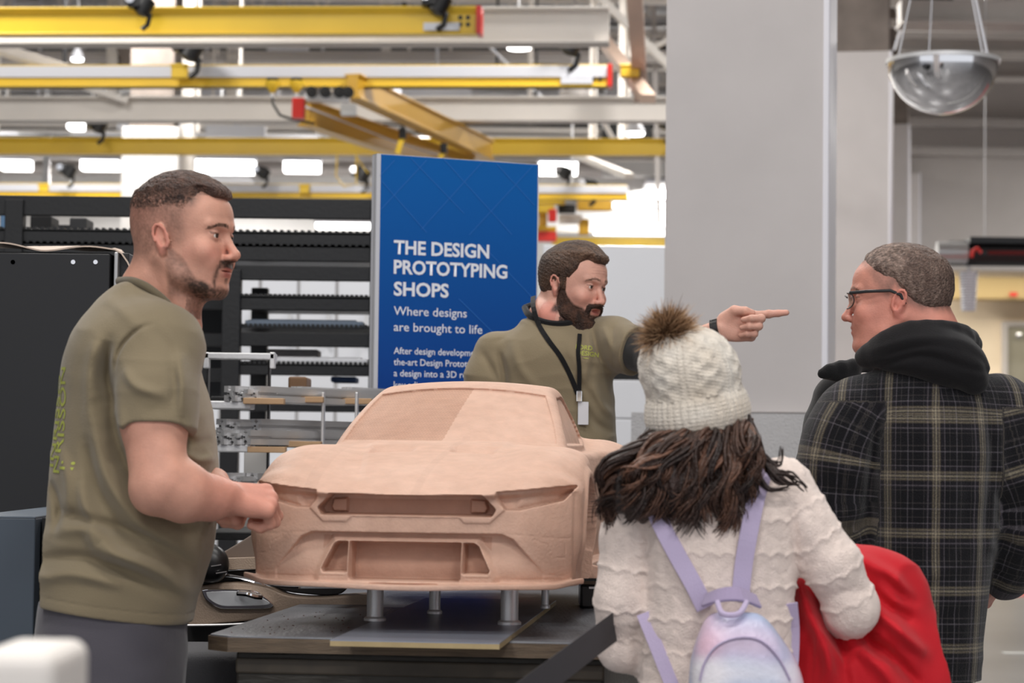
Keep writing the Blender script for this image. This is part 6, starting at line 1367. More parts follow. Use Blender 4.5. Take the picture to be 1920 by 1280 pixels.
def dens3(x, y, z, q):
    ay = np.abs(y); low = np.interp(x, [-.12, -.07, -.045, -.02, .0, .015, .03, .055, .075, .09], [-.035, -.035, -.030, -.018, .020, -.010, .010, .040, .075, .085])
    n = .5 * noise3(q, (90, 90, 40)) + .3 * noise3(q, 300); d = sstep(z - low, -.008, .022) * (.50 + .30 * sstep(-x, -.02, .06) + .25 * sstep(z, .06, .10)); return np.clip(d * (1 + .7 * n), 0, 1)
c = skin_cols(V, hf3, base=s2l(208, 146, 128), stub=lambda x, y, z, ay, q: (dens3(x, y, z, q) * .9 * (1 - (ay > .081) * (x < .012)), s2l(104, 84, 76)), brow=s2l(110, 84, 72))
npmesh('body', V, Q, M['skin'], man3, col=c); eyeballs(hf3, man3, look=(-1, .1, -.05))
g = Fld(); head_fld(g, hf3, ears=False, eyes=False, fat=.005)
def hair3(Qp, F):
    q = hf3.loc(Qp); x, y, z = q[..., 0], q[..., 1], q[..., 2]
    low = np.interp(x, [-.12, -.07, -.045, -.02, .0, .02, .04, .055, .07, .085], [-.040, -.040, -.030, -.006, .028, .035, .045, .060, .078, .090])
    n = noise3(q, (200, 300, 60)) * .0012 + noise3(q, 330) * .0006
    t = -.004 + .0095 * sstep(z - low, -.004, .030) + .006 * sstep(-x, .02, .10) * sstep(z - low, 0, .02); return F - (t + n)
g.mod(hair3); V, Q = g.mesh(hf3.o - .19, hf3.o + .19, .0026); q = hf3.loc(V); V, Q = keep(V, Q, (q[:, 2] > -.052) & (q[:, 2] > np.interp(q[:, 0], [-.05, .0, .05, .08], [-.05, .0, .04, .065]))); q = hf3.loc(V)
k_ = np.clip(.5 + .45 * noise3(q, (150, 260, 60)) + .3 * noise3(q, (60, 90, 30)), 0, 1); k_ = k_ * (.55 + .6 * sstep(q[:, 0], -.07, .03)); hc = mixc(s2l(84, 66, 58), s2l(156, 134, 122), np.clip(k_, 0, 1) ** 1.5); hc = hc * (1 - .0) ; npmesh('hair', V, Q, M['hair_short'], man3, col=hc)
gl = thing('eyeglasses', 'thin black framed glasses worn by the man in the plaid jacket', 'glasses', hf3.w((.09, 0, 0)))
b = MB(); b.tube([hf3.w(p) for p in ((.098, .062, .010), (.06, .078, .012), (.01, .087, .013), (-.012, .087, .004), (-.022, .084, -.016))], .0022, 8, flat=1.6); b.build('temple', M['black_plastic'], gl, smooth=True)
b = MB(); b.tube([hf3.w(p) for p in ((.098, -.062, .010), (.06, -.078, .012), (.01, -.087, .013), (-.022, -.084, -.016))], .0022, 8); b.build('temple', M['black_plastic'], gl, smooth=True)
for s_ in (1, -1):
    ring = [hf3.w((.104 - .006 * abs(cos(t)) + (-.010 if cos(t) > 0 else 0) * cos(t), s_ * (.035 + .026 * cos(t)), -.006 + .017 * sin(t))) for t in np.linspace(0, 2 * pi, 25)]
    b = MB(); b.tube(ring, .0014, 6, cap=False); b.build('rim', M['black_plastic'], gl, smooth=True)
    b = MB(); b.add(ring[:-1], [tuple(range(24))]); lo = b.build('lens', mat('lens_glass', (.9, .92, .92), .02, trans=.9), gl)
b = MB(); b.tube([hf3.w((.105, -.010, .004)), hf3.w((.109, 0, .007)), hf3.w((.105, .010, .004))], .0016, 6); b.build('bridge', M['black_plastic'], gl, smooth=True)
# hooded sweatshirt collar
h = Fld(); H3 = lambda l, n=16: sm_path([L3(*p) for p in l], n)
pth = H3([(1618, 668, -.03), (1650, 643, -.07), (1700, 624, -.09), (1765, 622, -.09), (1808, 632, -.06), (1818, 650, .03), (1780, 650, .10), (1700, 655, .11), (1640, 668, .06), (1618, 668, -.03)], 22)
h.chain(pth, [.012 + .010 * min(1, max(0, (p[0] - x3(1610)) / .10)) for p in pth], .015)
h.chain(H3([(1660, 650, -.09), (1710, 648, -.105), (1770, 660, -.12), (1815, 690, -.12), (1828, 715, -.11)], 8), [.014, .020, .028, .034, .036, .036, .030, .024], .03)
h.ell(L3(1790, 675, -.09), (.055, .050, .045), .03); h.cap(L3(1800, 632, -.06), L3(1816, 634, -.08), .012, .010, .01)
h.ell(L3(1730, 655, .0), (.075, .09, .03), .03); h.chain(H3([(1622, 674, -.03), (1660, 668, -.075), (1720, 672, -.10), (1780, 690, -.11)], 8), [.010, .016, .020, .026, .030, .032, .034, .036], .025)
folds(h, [(H3([(1640, 690, -.1), (1720, 668, -.1), (1800, 690, -.1), (1850, 700, -.1)]), -.010, .008), (H3([(1640, 655, -.1), (1710, 636, -.1), (1790, 640, -.1), (1825, 655, -.1)]), .005, .007), (H3([(1655, 668, -.1), (1730, 650, -.1), (1800, 662, -.1)]), -.008, .006), (H3([(1700, 690, -.1), (1760, 700, -.1), (1810, 728, -.1)]), .005, .009), (H3([(1790, 655, -.1), (1835, 680, -.1), (1850, 720, -.1)]), -.006, .008)])
V, Q = h.mesh(L3(1570, 790, -.3), L3(1910, 560, .35), .0036, slack=2.6); V = relax(V, Q, 1, .4); npmesh('hood', V, Q, fabric('black_fleece', s2l(24, 23, 25), noise=.15, sheen=.15), man3)
# jacket
s = Fld(); rows = [(1275, 1640, 1836, .12), (1240, 1636, 1838, .125), (1200, 1634, 1840, .13), (1100, 1628, 1850, .14), (1000, 1622, 1862, .145), (900, 1618, 1872, .15), (830, 1612, 1880, .15), (780, 1600, 1884, .145), (740, 1598, 1878, .135), (710, 1606, 1860, .12), (690, 1618, 1842, .105), (672, 1640, 1820, .09), (655, 1650, 1800, .06)]
s.loft([(z3(py), (x3(l) + x3(r_)) / 2, Y3, (x3(r_) - x3(l)) / 2, ry) for py, l, r_, ry in rows], k=0, n=2.4, cap=.012)
LA = sm_path([L3(1612, 778, -.01), L3(1580, 850, -.02), L3(1574, 975, .0), L3(1618, 1045, .14), L3(1650, 1080, .25)], 16); RA = sm_path([L3(1868, 770, .0), L3(1892, 850, -.01), L3(1922, 955, -.01), L3(1905, 1035, .04), L3(1885, 1080, .08)], 16)
sleeve(s, LA, list(np.interp(np.linspace(0, 4, 16), range(5), [.084, .082, .076, .058, .048])), .03, kk=.03); sleeve(s, RA, list(np.interp(np.linspace(0, 4, 16), range(5), [.080, .073, .064, .056, .046])), .03, kk=.03)
folds(s, [(H3([(1660, 740, -.15), (1652, 800, -.15), (1640, 900, -.15), (1632, 990, -.15)]), -.016, .012), (H3([(1852, 760, -.15), (1866, 850, -.15), (1858, 950, -.15), (1850, 1050, -.15)]), -.012, .012), (H3([(1560, 740, -.1), (1600, 722, -.15), (1650, 738, -.15)]), -.004, .010),
          (H3([(1530, 860, -.05), (1580, 880, -.08), (1625, 870, -.1)]), .008, .013), (H3([(1525, 900, -.05), (1575, 925, -.08), (1620, 920, -.1)]), -.008, .012), (H3([(1525, 950, -.05), (1570, 965, -.08), (1625, 950, -.1)]), .008, .013), (H3([(1540, 1000, -.05), (1590, 990, -.08), (1625, 975, -.1)]), -.008, .011),
          (H3([(1640, 760, -.15), (1750, 752, -.16), (1860, 765, -.15)]), .004, .007), (H3([(1700, 800, -.15), (1690, 900, -.15), (1705, 1000, -.15)]), .006, .022), (H3([(1800, 840, -.15), (1815, 930, -.15), (1800, 1060, -.15)]), -.006, .020), (H3([(1660, 1060, -.15), (1740, 1080, -.15), (1830, 1050, -.15)]), .006, .016),
          (H3([(1870, 870, -.1), (1900, 900, -.1), (1935, 905, -.1)]), .007, .012), (H3([(1868, 920, -.1), (1900, 950, -.1), (1940, 960, -.1)]), -.008, .012), (H3([(1870, 980, -.1), (1890, 1000, -.1), (1935, 1005, -.1)]), .008, .012), (H3([(1660, 1150, -.15), (1740, 1170, -.15), (1820, 1140, -.15)]), -.005, .016)]); cloth_noise(s, .0035, (6, 6, 10))
V, Q = s.mesh(L3(1470, 1300, -.35), L3(2020, 630, .45), .0048, slack=2.6); V = relax(V, Q, 1, .4)
def seg_uv(V, pts):
    best = np.full(len(V), 1e9); U_ = np.zeros((len(V), 2)); L0 = 0; N_ = vnormals(V, Q)
    for i in range(len(pts) - 1):
        a_ = pts[i]; ab = pts[i + 1] - a_; L = np.linalg.norm(ab); dd = ab / L; t = np.clip((V - a_) @ dd / L, 0, 1); d = V - a_ - t[:, None] * ab; dist = np.linalg.norm(d, axis=1); m = dist < best; sd = np.cross(dd, (0, -1, 0)); sd /= np.linalg.norm(sd); f2 = np.cross(sd, dd); ang = np.arctan2(d @ sd, -(d @ f2))
        U_[m, 0] = (ang * .07)[m]; U_[m, 1] = (-(L0 + t * L))[m]; best = np.where(m, dist, best); L0 += L
    return best, U_
cx_, cy_ = x3(1742), Y3; th = np.arctan2(V[:, 0] - cx_, -(V[:, 1] - cy_)); uvt = np.stack([np.where(np.abs(th) < pi / 2, V[:, 0] - cx_ + .25 * (V[:, 1] - Y3 + .14) * np.sign(V[:, 0] - cx_) * (V[:, 1] > Y3 - .14), th * .17), V[:, 2] + .12 * (V[:, 1] - Y3) * (V[:, 2] > z3(760))], 1)
dl, ul = seg_uv(V, LA); dr, ur = seg_uv(V, RA); isl = (V[:, 0] < x3(1655) - .02 * (V[:, 2] < z3(800))) & (V[:, 2] < z3(735)) & (dl < .11); isr = (V[:, 0] > x3(1862)) & (V[:, 2] < z3(745)) & (dr < .11)
uvt[isl] = ul[isl] + (.03, .0); uvt[isr] = ur[isr] + (.05, .03)
def plaid_mat():
    m = mat('plaid_flannel', s2l(26, 26, 30), .9, spec=.1, sheen=.2, bump=.4, bscale=420); N, L = nt(m); bs = N['Principled BSDF']
    at = N.new('ShaderNodeAttribute'); at.attribute_name = 'tuv'; sp = N.new('ShaderNodeSeparateXYZ'); L.new(at.outputs['Vector'], sp.inputs[0]); outs = []
    for ax in (0, 1):
        ml = N.new('ShaderNodeMath'); ml.operation = 'MULTIPLY_ADD'; ml.inputs[1].default_value = (1 / .120 if ax else 1 / .102); ml.inputs[2].default_value = 10.18 if ax else 10.4; L.new(sp.outputs[ax], ml.inputs[0]); fr_ = N.new('ShaderNodeMath'); fr_.operation = 'FRACT'; L.new(ml.outputs[0], fr_.inputs[0])
        cr = N.new('ShaderNodeValToRGB'); L.new(fr_.outputs[0], cr.inputs[0]); r_ = cr.color_ramp; r_.interpolation = 'LINEAR'
        B = (.006, .006, .008); T = s2l(128, 118, 100); G = s2l(100, 94, 100); D = s2l(29, 27, 33); H_ = s2l(66, 62, 62)
        st = [(0, B), (.03, B), (.045, H_), (.06, B), (.10, D), (.13, G), (.145, D), (.20, D), (.235, T), (.265, H_), (.29, s2l(160, 150, 128)), (.325, H_), (.355, T), (.39, D), (.45, D), (.47, G), (.485, B), (.56, B), (.575, H_), (.59, B), (.70, B), (.72, s2l(96, 92, 98)), (.74, B), (.80, B), (.82, H_), (.84, B), (.93, B), (.94, B)]
        r_.elements[0].position = 0; r_.elements[0].color = (*B, 1); r_.elements[1].position = .94; r_.elements[1].color = (*B, 1)
        for p_, c_ in st[1:-1]: e = r_.elements.new(p_); e.color = (*c_, 1)
        outs.append(cr.outputs[0])
    ad = N.new('ShaderNodeVectorMath'); ad.operation = 'ADD'; L.new(outs[0], ad.inputs[0]); L.new(outs[1], ad.inputs[1]); sc_ = N.new('ShaderNodeVectorMath'); sc_.operation = 'SCALE'; sc_.inputs['Scale'].default_value = .50; L.new(ad.outputs[0], sc_.inputs[0])
    wv = N.new('ShaderNodeTexNoise'); wv.inputs['Scale'].default_value = 260; L.new(at.outputs['Vector'], wv.inputs['Vector']); mr = N.new('ShaderNodeMapRange'); mr.inputs['From Min'].default_value = .3; mr.inputs['From Max'].default_value = .7; mr.inputs['To Min'].default_value = .7; mr.inputs['To Max'].default_value = 1.25; L.new(wv.outputs['Fac'], mr.inputs['Value'])
    s2 = N.new('ShaderNodeVectorMath'); s2.operation = 'SCALE'; L.new(sc_.outputs[0], s2.inputs[0]); L.new(mr.outputs[0], s2.inputs['Scale']); L.new(s2.outputs[0], bs.inputs['Base Color']); return m
npmesh('plaid_jacket', V, Q, plaid_mat(), man3, uv=uvt)
b = Fld(); b.loft([(z3(1290), x3(1740), Y3, .105, .115), (z3(1276), x3(1738), Y3, .112, .12), (z3(1258), x3(1738), Y3, .112, .12)], k=0, n=2.4, cap=.006); V, Q = b.mesh(L3(1580, 1320, -.25), L3(1900, 1230, .25), .006); npmesh('jacket_waistband', V, Q, M['black_cloth'], man3)
trousers(man3, z3(1265), x3(1740), Y3, .115, .165, 1.7, fabric('dark_denim', s2l(40, 44, 56)))
# ------------------------------------------------------------------ person 5: hidden visitor in a black jacket
Y5 = 5.62
def L5(px, py, dy=0.0): return P(px, py, Y5 + dy)
z5 = lambda py: L5(0, py)[2]; x5 = lambda px: L5(px, 700)[0]
man5 = thing('person', 'person in a black jacket almost hidden behind the man in plaid, collar and shoulder showing', 'person', (x5(1650), Y5, 0))
hf5 = Frame(L5(1690, 575), (-.9, .4, 0), z=(0, 0, 1), sc=.86); body = Fld(); head_fld(body, hf5); body.chain([hf5.w((-.03, 0, -.03)), L5(1690, 690)], [.055, .06], .02); body.loft([(z5(900), x5(1680), Y5, .10, .08), (z5(700), x5(1685), Y5, .09, .07)], k=.03, cap=.03)
V, Q = body.mesh(L5(1560, 930, -.2), L5(1850, 460, .2), .005); npmesh('body', V, Q, M['skin'], man5, col=skin_cols(V, hf5))
g = Fld(); head_fld(g, hf5, ears=False, eyes=False); g.mod(lambda Qp, F: F - .004 + .02 * (hf5.loc(Qp)[..., 2] < .03 - .5 * hf5.loc(Qp)[..., 0] * 0)); V, Q = g.mesh(hf5.o - .17, hf5.o + .17, .006); V, Q = keep(V, Q, hf5.loc(V)[:, 2] > .03); npmesh('hair', V, Q, M['hair_short'], man5, col=np.tile(s2l(60, 48, 40), (len(V), 1)))
s = Fld(); rows = [(1250, 1560, 1780, .12), (1000, 1550, 1790, .13), (850, 1545, 1800, .13), (770, 1548, 1790, .125), (730, 1560, 1775, .11), (705, 1590, 1750, .09), (690, 1625, 1720, .07)]
s.loft([(z5(py), (x5(l) + x5(r_)) / 2, Y5, (x5(r_) - x5(l)) / 2, ry) for py, l, r_, ry in rows], k=0, n=2.4, cap=.012)
J5 = lambda l, n=10: sm_path([L5(*p) for p in l], n)
s.chain(J5([(1572, 750, .0), (1545, 850, .0), (1540, 960, .02), (1570, 1060, .1)], 6), [.062, .058, .056, .054, .050, .044], .03); s.chain(J5([(1770, 770, .0), (1800, 900, .0), (1800, 1050, .0)], 5), [.062, .058, .055, .05, .045], .03)
s.chain(J5([(1540, 700, -.09), (1570, 690, -.08), (1610, 685, -.05), (1690, 690, .04)], 6), [.008, .012, .014, .014, .014, .014], .012); s.cap(L5(1545, 702, -.09), L5(1600, 712, -.06), .007, .02, .012)
folds(s, [(J5([(1560, 740, -.1), (1548, 800, -.1), (1560, 860, -.1)]), -.006, .010), (J5([(1525, 850, -.1), (1560, 870, -.1), (1590, 860, -.1)]), .006, .012)]); cloth_noise(s, .003)
V, Q = s.mesh(L5(1480, 1270, -.3), L5(1880, 660, .3), .006); npmesh('black_jacket', V, Q, M['black_cloth'], man5); trousers(man5, z5(1230), x5(1670), Y5, .115, .165, 2.4, M['black_cloth'])
# ------------------------------------------------------------------ person 4: girl in the knitted hat, seen from behind
Y4 = 4.15
def L4(px, py, dy=0.0): return P(px, py, Y4 + dy)
z4 = lambda py: L4(0, py)[2]; x4 = lambda px: L4(px, 800)[0]
girl = thing('person', 'girl seen from behind with long dark wavy hair, white bobble hat and cream sweater', 'person', (x4(1340), Y4, 0))
hf4 = Frame(L4(1310, 765, .02), (-.28, .95, .12), z=(-.16, -.16, .97), sc=.87)
body = Fld(); head_fld(body, hf4, ears=False); body.chain([hf4.w((-.03, 0, -.03)), L4(1330, 900, .03)], [.055, .055], .02)
body.loft([(z4(1150), x4(1345), Y4 + .02, .10, .07), (z4(960), x4(1345), Y4 + .02, .11, .07), (z4(900), x4(1340), Y4 + .02, .07, .06)], k=.03, cap=.03)
body.chain([L4(1205, 960, .0), L4(1166, 1210, .03), L4(1240, 1235, .22)], [.04, .034, .026], .02); body.chain([L4(1470, 930, .0), L4(1598, 1130, .0), L4(1560, 1190, .20)], [.038, .027, .022], .02)
hG = Frame(L4(1245, 1236, .225), (.8, .5, -.1), z=(-.1, .0, 1)); hG.R[1] *= -1; hand_fld(body, hG, [(.5, .7, .5)] * 4, fat=.85)
hG = Frame(L4(1556, 1195, .205), (-.7, .6, -.2), z=(.1, .2, 1)); hand_fld(body, hG, [(.6, .8, .5)] * 4, fat=.85)
V, Q = body.mesh(L4(1090, 1290, -.2), L4(1700, 600, .5), .0038); npmesh('body', V, Q, M['skin'], girl, col=skin_cols(V, hf4)); eyeballs(hf4, girl, look=(-.3, 1, 0))
# hat
hz = np.array((-.17, -.12, .97)); ho = L4(1312, 800, -.0); H = Frame(ho, (1, 0, .17), z=hz)
s = Fld(); s.loft([(-.006, 0, 0, .076, .086), (.0, 0, 0, .080, .092), (.03, 0, 0, .084, .096), (.056, 0, 0, .083, .096), (.064, 0, 0, .082, .095), (.10, -.002, 0, .086, .096), (.135, -.006, 0, .079, .086), (.163, -.010, 0, .060, .064), (.180, -.014, 0, .034, .036)], k=0, fr=H, n=2.05, cap=.016)
s.loft([(-.010, 0, 0, .079, .090), (.0, 0, 0, .086, .097), (.05, 0, 0, .0885, .100), (.058, 0, 0, .086, .098)], k=.002, fr=H, n=2.05, cap=.008)
def knit(Qp, F):
    q = H.loc(Qp); th = np.arctan2(q[..., 1], q[..., 0]); z = q[..., 2]; band = z < .060
    rib = .0024 * np.abs(np.sin(th * 24)) + .0006 * np.sin(z * 900)
    # cables: pairs of strands crossing over, between purl ribs
    n = 7; ph = th * n / 2; cell = (ph / pi) % 1.0; u = (cell - .5) * 2; tw = np.sin(z * 105 + np.floor(ph / pi) * 1.7)
    st = np.exp(-((u - .38 * tw) / .26) ** 2) * 1.0 + np.exp(-((u + .38 * tw) / .26) ** 2)
    purl = np.abs(np.sin(th * 28)) * (np.abs(u) > .72)
    cab = .0042 * np.minimum(st, 1.15) + .0022 * purl + .0008 * np.sin(z * 1000 + 14 * u)
    return F - np.where(band, rib, cab)
s.mod(knit, ho + hz * .08, .2); V, Q = s.mesh(ho - .16, ho + (.16, .16, .26), .0021); q = H.loc(V)
hat = npmesh('knitted_hat', V, Q, attr_mat('cream_wool', .9, noise=.12, nscale=90, bump=.5, bscale=330, spec=.15, sheen=.5), girl, col=mixc(s2l(232, 224, 212), s2l(214, 200, 182), np.clip(.4 + .5 * noise3(q, 30), 0, 1)))
pc = H.w((-.034, -.02, .170)); R2 = np.random.default_rng(4); n = 6500; d = R2.normal(size=(n, 3)); d /= np.linalg.norm(d, axis=1)[:, None]; VV = []; FF = []; CC = []
core = MB()
for i in range(n):
    L = .051 * R2.uniform(.86, 1.06); p0 = pc + d[i] * .012; bend = R2.normal(size=3) * .010 + np.array((.004, 0, -.003)); p1 = pc + d[i] * L * .62 + bend * .3; p2 = pc + d[i] * L + bend; sd = np.cross(d[i], R2.normal(size=3)); sd /= np.linalg.norm(sd) + 1e-9; w_ = .0008
    k = len(VV); VV += [p0 - sd * w_, p0 + sd * w_, p1 + sd * w_ * .9, p1 - sd * w_ * .9, p2 + sd * w_ * .15, p2 - sd * w_ * .15]; FF += [(k, k + 1, k + 2, k + 3), (k + 3, k + 2, k + 4, k + 5)]
    c0 = np.array(s2l(44, 30, 22)); c1 = np.array(s2l(206, 168, 130)) if R2.random() < .62 else np.array(s2l(96, 66, 46)); CC += [c0, c0, c0 * .5 + c1 * .5, c0 * .5 + c1 * .5, c1, c1]
fur = attr_mat('faux_fur', .7, noise=.1, spec=.2)
npmesh('bobble', np.array(VV), np.array(FF), fur, hat, col=np.array(CC))
# hair: scalp mass and wavy locks
dark = attr_mat('dark_wavy_hair', .42, noise=.35, nscale=120, bump=.5, bscale=200, spec=.45)
g = Fld(); g.chain([hf4.w((-.030, 0, -.03)), hf4.w((-.05, 0, -.09)), L4(1300, 890, -.045)], [.078, .076, .07], .03); g.ell(L4(1250, 905, -.075), (.075, .045, .062), .03); g.ell(L4(1335, 890, -.08), (.065, .04, .070), .03); g.ell(L4(1195, 925, -.055), (.045, .04, .045), .03); g.ell(L4(1385, 850, -.04), (.035, .04, .06), .03)
def wav(Qp, F): return F - .006 * noise3(Qp, (38, 38, 14)) - .004 * np.sin(Qp[..., 0] * 260 + 6 * noise3(Qp, 9) + Qp[..., 2] * 30)
g.mod(wav); V, Q = g.mesh(L4(1120, 1020, -.2), L4(1480, 720, .15), .004); V = relax(V, Q, 1, .3)
hm = npmesh('hair', V, Q, dark, girl, col=mixc(s2l(34, 24, 22), s2l(62, 44, 38), np.clip(.4 + .6 * noise3(V, (60, 60, 12)), 0, 1)))
VV = []; FF = []; CC = []; hr_ = random.Random(21)
ends = [(1128, 985), (1136, 960), (1145, 975), (1160, 968), (1178, 962), (1195, 972), (1212, 958), (1232, 966), (1250, 975), (1268, 968), (1285, 985), (1300, 968), (1318, 990), (1335, 975), (1352, 1000), (1368, 992), (1380, 975), (1392, 950), (1400, 930), (1405, 905)]
def lock(pts, r0, n=18, sides=5, amp=.008, ph=0.0, col=None, wl=2.6):
    P_ = sm_path(pts, n); k0 = len(VV); T = np.gradient(P_, axis=0); T /= np.linalg.norm(T, axis=1)[:, None]
    for i in range(n):
        t = i / (n - 1); sd = np.cross(T[i], (0, -1, .2)); sd /= np.linalg.norm(sd); u2 = np.cross(sd, T[i]); a_ = amp * min(1, t * 2.5)
        c_ = P_[i] + sd * a_ * sin(ph + t * wl * 2 * pi) + u2 * a_ * .6 * cos(ph + t * wl * 2 * pi); r = r0 * (.55 + .9 * sin(pi * min(t * 1.1 + .12, 1)) ** .7) * (1 - t) ** .35 + .0003
        for k in range(sides): VV.append(c_ + r * (cos(2 * pi * k / sides) * sd * 1.5 + sin(2 * pi * k / sides) * u2)); CC.append(col)
    for i in range(n - 1):
        for k in range(sides): FF.append((k0 + i * sides + k, k0 + i * sides + (k + 1) % sides, k0 + (i + 1) * sides + (k + 1) % sides, k0 + (i + 1) * sides + k))
for cnum in range(64):
    u = (cnum % 32 + hr_.uniform(.1, .9)) / 32; layer = cnum // 32; ex, ey = ends[min(int(u * 20), 19)]; ex += hr_.uniform(-8, 8); ey += (hr_.uniform(-60, -20) if layer else hr_.uniform(-22, 6))
    sx = 1232 + (1394 - 1232) * u; sy = 800 - 26 * (u - .3) + 12 * sin(pi * u); top_d = -.075 * sin(pi * min(max((sx - 1215) / 190, .06), .94)) - .012
    mx = sx * .45 + ex * .55 + (-20 if u < .45 else 8) * hr_.uniform(.4, 1.2); my = sy * .5 + ey * .5; ph = hr_.uniform(0, 6.3); wl = hr_.uniform(.9, 1.7); amp = hr_.uniform(.008, .017)
    cc0 = mixc(s2l(44, 31, 27), s2l(120, 84, 66), [hr_.random() ** 1.4 * .8])[0]; fd = -.114 - .014 * layer + hr_.uniform(-.008, .008)
    for k_i in range(26):
        ox, oy = hr_.gauss(0, 5), hr_.gauss(0, 4); tx, ty = hr_.gauss(0, 7), hr_.gauss(0, 9); od = hr_.gauss(0, .0045)
        lock([L4(sx + ox * 1.3, sy + oy * .3, top_d + od * .5), L4(sx * .8 + mx * .2 + ox, sy * .7 + my * .3 + oy, fd * .35 + top_d * .65 - .012 + od), L4(mx + ox, my + oy, fd + od + .05 * (ex < 1175)), L4(ex * .6 + mx * .4 + tx * .7, ey * .6 + my * .4, fd + od + .06 * (ex < 1170)), L4(ex + tx, ey + ty, fd + od + .012 + .07 * (ex < 1160))], hr_.uniform(.0009, .0022), n=20, sides=4, amp=amp * hr_.uniform(.85, 1.15), ph=ph + hr_.gauss(0, .16), col=cc0 * hr_.uniform(.7, 1.35), wl=wl)
for (pts, r) in ((((1395, 800, -.06), (1415, 850, -.09), (1450, 885, -.105), (1480, 890, -.10), (1512, 918, -.09)), .0034), (((1390, 790, -.06), (1420, 840, -.09), (1440, 880, -.11), (1470, 905, -.105), (1500, 905, -.09)), .003), (((1385, 790, -.06), (1400, 830, -.09), (1430, 860, -.10), (1462, 868, -.095), (1464, 838, -.09)), .0016), (((1392, 810, -.07), (1410, 870, -.10), (1440, 915, -.11), (1480, 912, -.10)), .002), (((1225, 800, -.02), (1195, 840, -.03), (1165, 890, -.03), (1140, 950, -.03)), .004), (((1228, 795, -.02), (1205, 850, -.05), (1185, 900, -.06), (1168, 960, -.06)), .004)):
    for j in range(7): lock([L4(x + hr_.uniform(-5, 5), y + hr_.uniform(-5, 5), d_ + hr_.uniform(-.006, .006)) for x, y, d_ in pts], r * hr_.uniform(.5, 1), amp=.003, ph=hr_.uniform(0, 6), col=s2l(48, 34, 30), wl=1.5)
npmesh('lock', np.array(VV), np.array(FF), dark, hm, col=np.array(CC)); bpy.data.objects['lock']['kind'] = 'stuff'
# sweater
s = Fld(); rows = [(1330, 1205, 1490, .105), (1250, 1206, 1490, .105), (1180, 1204, 1492, .105), (1080, 1196, 1496, .11), (1000, 1188, 1502, .112), (950, 1184, 1500, .11), (915, 1196, 1488, .10), (890, 1216, 1470, .09), (868, 1245, 1440, .075), (852, 1275, 1405, .06)]
s.loft([(z4(py), (x4(l) + x4(r_)) / 2, Y4 + .01, (x4(r_) - x4(l)) / 2, ry) for py, l, r_, ry in rows], k=0, n=2.35, cap=.012)
LA4 = [L4(1207, 945, .0), L4(1178, 1010, .0), L4(1164, 1120, .0), L4(1166, 1212, .03), L4(1240, 1235, .20)]; RA4 = [L4(1466, 915, .0), L4(1510, 985, -.01), L4(1560, 1060, -.01), L4(1597, 1140, .01), L4(1562, 1190, .18)]
sleeve(s, LA4, [.052, .047, .045, .042, .036], .02, kk=.015); sleeve(s, RA4, [.054, .050, .050, .047, .038], .02, kk=.015)
def axcoord(V, pts):
    best = np.full(V.shape[:-1], 1e9); c_ = np.zeros(V.shape[:-1]); L0 = 0
    for i in range(len(pts) - 1):
        a_ = np.asarray(pts[i], np.float32); ab = np.asarray(pts[i + 1], np.float32) - a_; L = float(np.linalg.norm(ab)); t = np.clip((V - a_) @ (ab / L) / L, 0, 1); dd = np.linalg.norm(V - a_ - t[..., None] * ab, axis=-1); m = dd < best; best = np.where(m, dd, best); c_ = np.where(m, L0 + t * L, c_); L0 += L
    return best, c_
def knit4(Qp, F):
    dl_, cl_ = axcoord(Qp, LA4); dr_, cr_ = axcoord(Qp, RA4); arm = ((dl_ < .060) & (Qp[..., 0] < x4(1216))) | ((dr_ < .064) & (Qp[..., 0] > x4(1478) + .35 * np.maximum(z4(960) - Qp[..., 2], 0)))
    lat = np.where(arm, Qp[..., 0] * 1.0 + .4 * Qp[..., 1], Qp[..., 0]); ax_ = np.where(arm, np.where(Qp[..., 0] < x4(1340), cl_ + .02, cr_ + .03), z4(868) - Qp[..., 2])
    w_ = ax_ + .0048 * np.abs(np.sin(lat * pi / .030)) * 1.6; u = (w_ % .058) / .058
    ridge = np.exp(-((u - .5) / .055) ** 2); zig = np.abs((lat / .052) % 1 - .5) * 2; zz_ = np.exp(-(((u - .5) % 1 - .28 - .40 * zig) / .05) ** 2)
    return F - .0034 * ridge + .0014 * zz_ - .0004 * np.sin(lat * 1600)
s.mod(knit4)
W4 = lambda l, n=10: sm_path([L4(*p) for p in l], n)
folds(s, [(W4([(1214, 960, -.08), (1218, 1050, -.1), (1215, 1150, -.1)]), -.010, .009), (W4([(1488, 960, -.08), (1496, 1010, -.1), (1500, 1060, -.1)]), -.009, .009), (W4([(1120, 1150, -.02), (1160, 1170, -.04), (1200, 1165, -.03)]), .005, .012), (W4([(1125, 1195, -.02), (1160, 1205, -.04), (1200, 1200, -.03)]), -.005, .010), (W4([(1545, 1130, -.04), (1585, 1110, -.05), (1630, 1110, -.04)]), -.005, .010), (W4([(1220, 1200, -.1), (1290, 1230, -.1), (1380, 1240, -.1)]), -.004, .014)]); cloth_noise(s, .003, (9, 9, 9))
V, Q = s.mesh(L4(1080, 1345, -.22), L4(1700, 835, .32), .0034); npmesh('knitted_sweater', V, Q, attr_mat('cream_knit', .9, noise=.07, nscale=60, bump=.5, bscale=360, spec=.15, sheen=.4), girl, col=np.tile(s2l(242, 224, 214), (len(V), 1))); SV, SQ = V, Q
trousers(girl, z4(1300), x4(1345), Y4 + .01, .10, .135, 1.6, fabric('blue_denim', s2l(70, 84, 112)))
TS = BVHTree.FromPolygons(SV.tolist(), SQ.tolist())
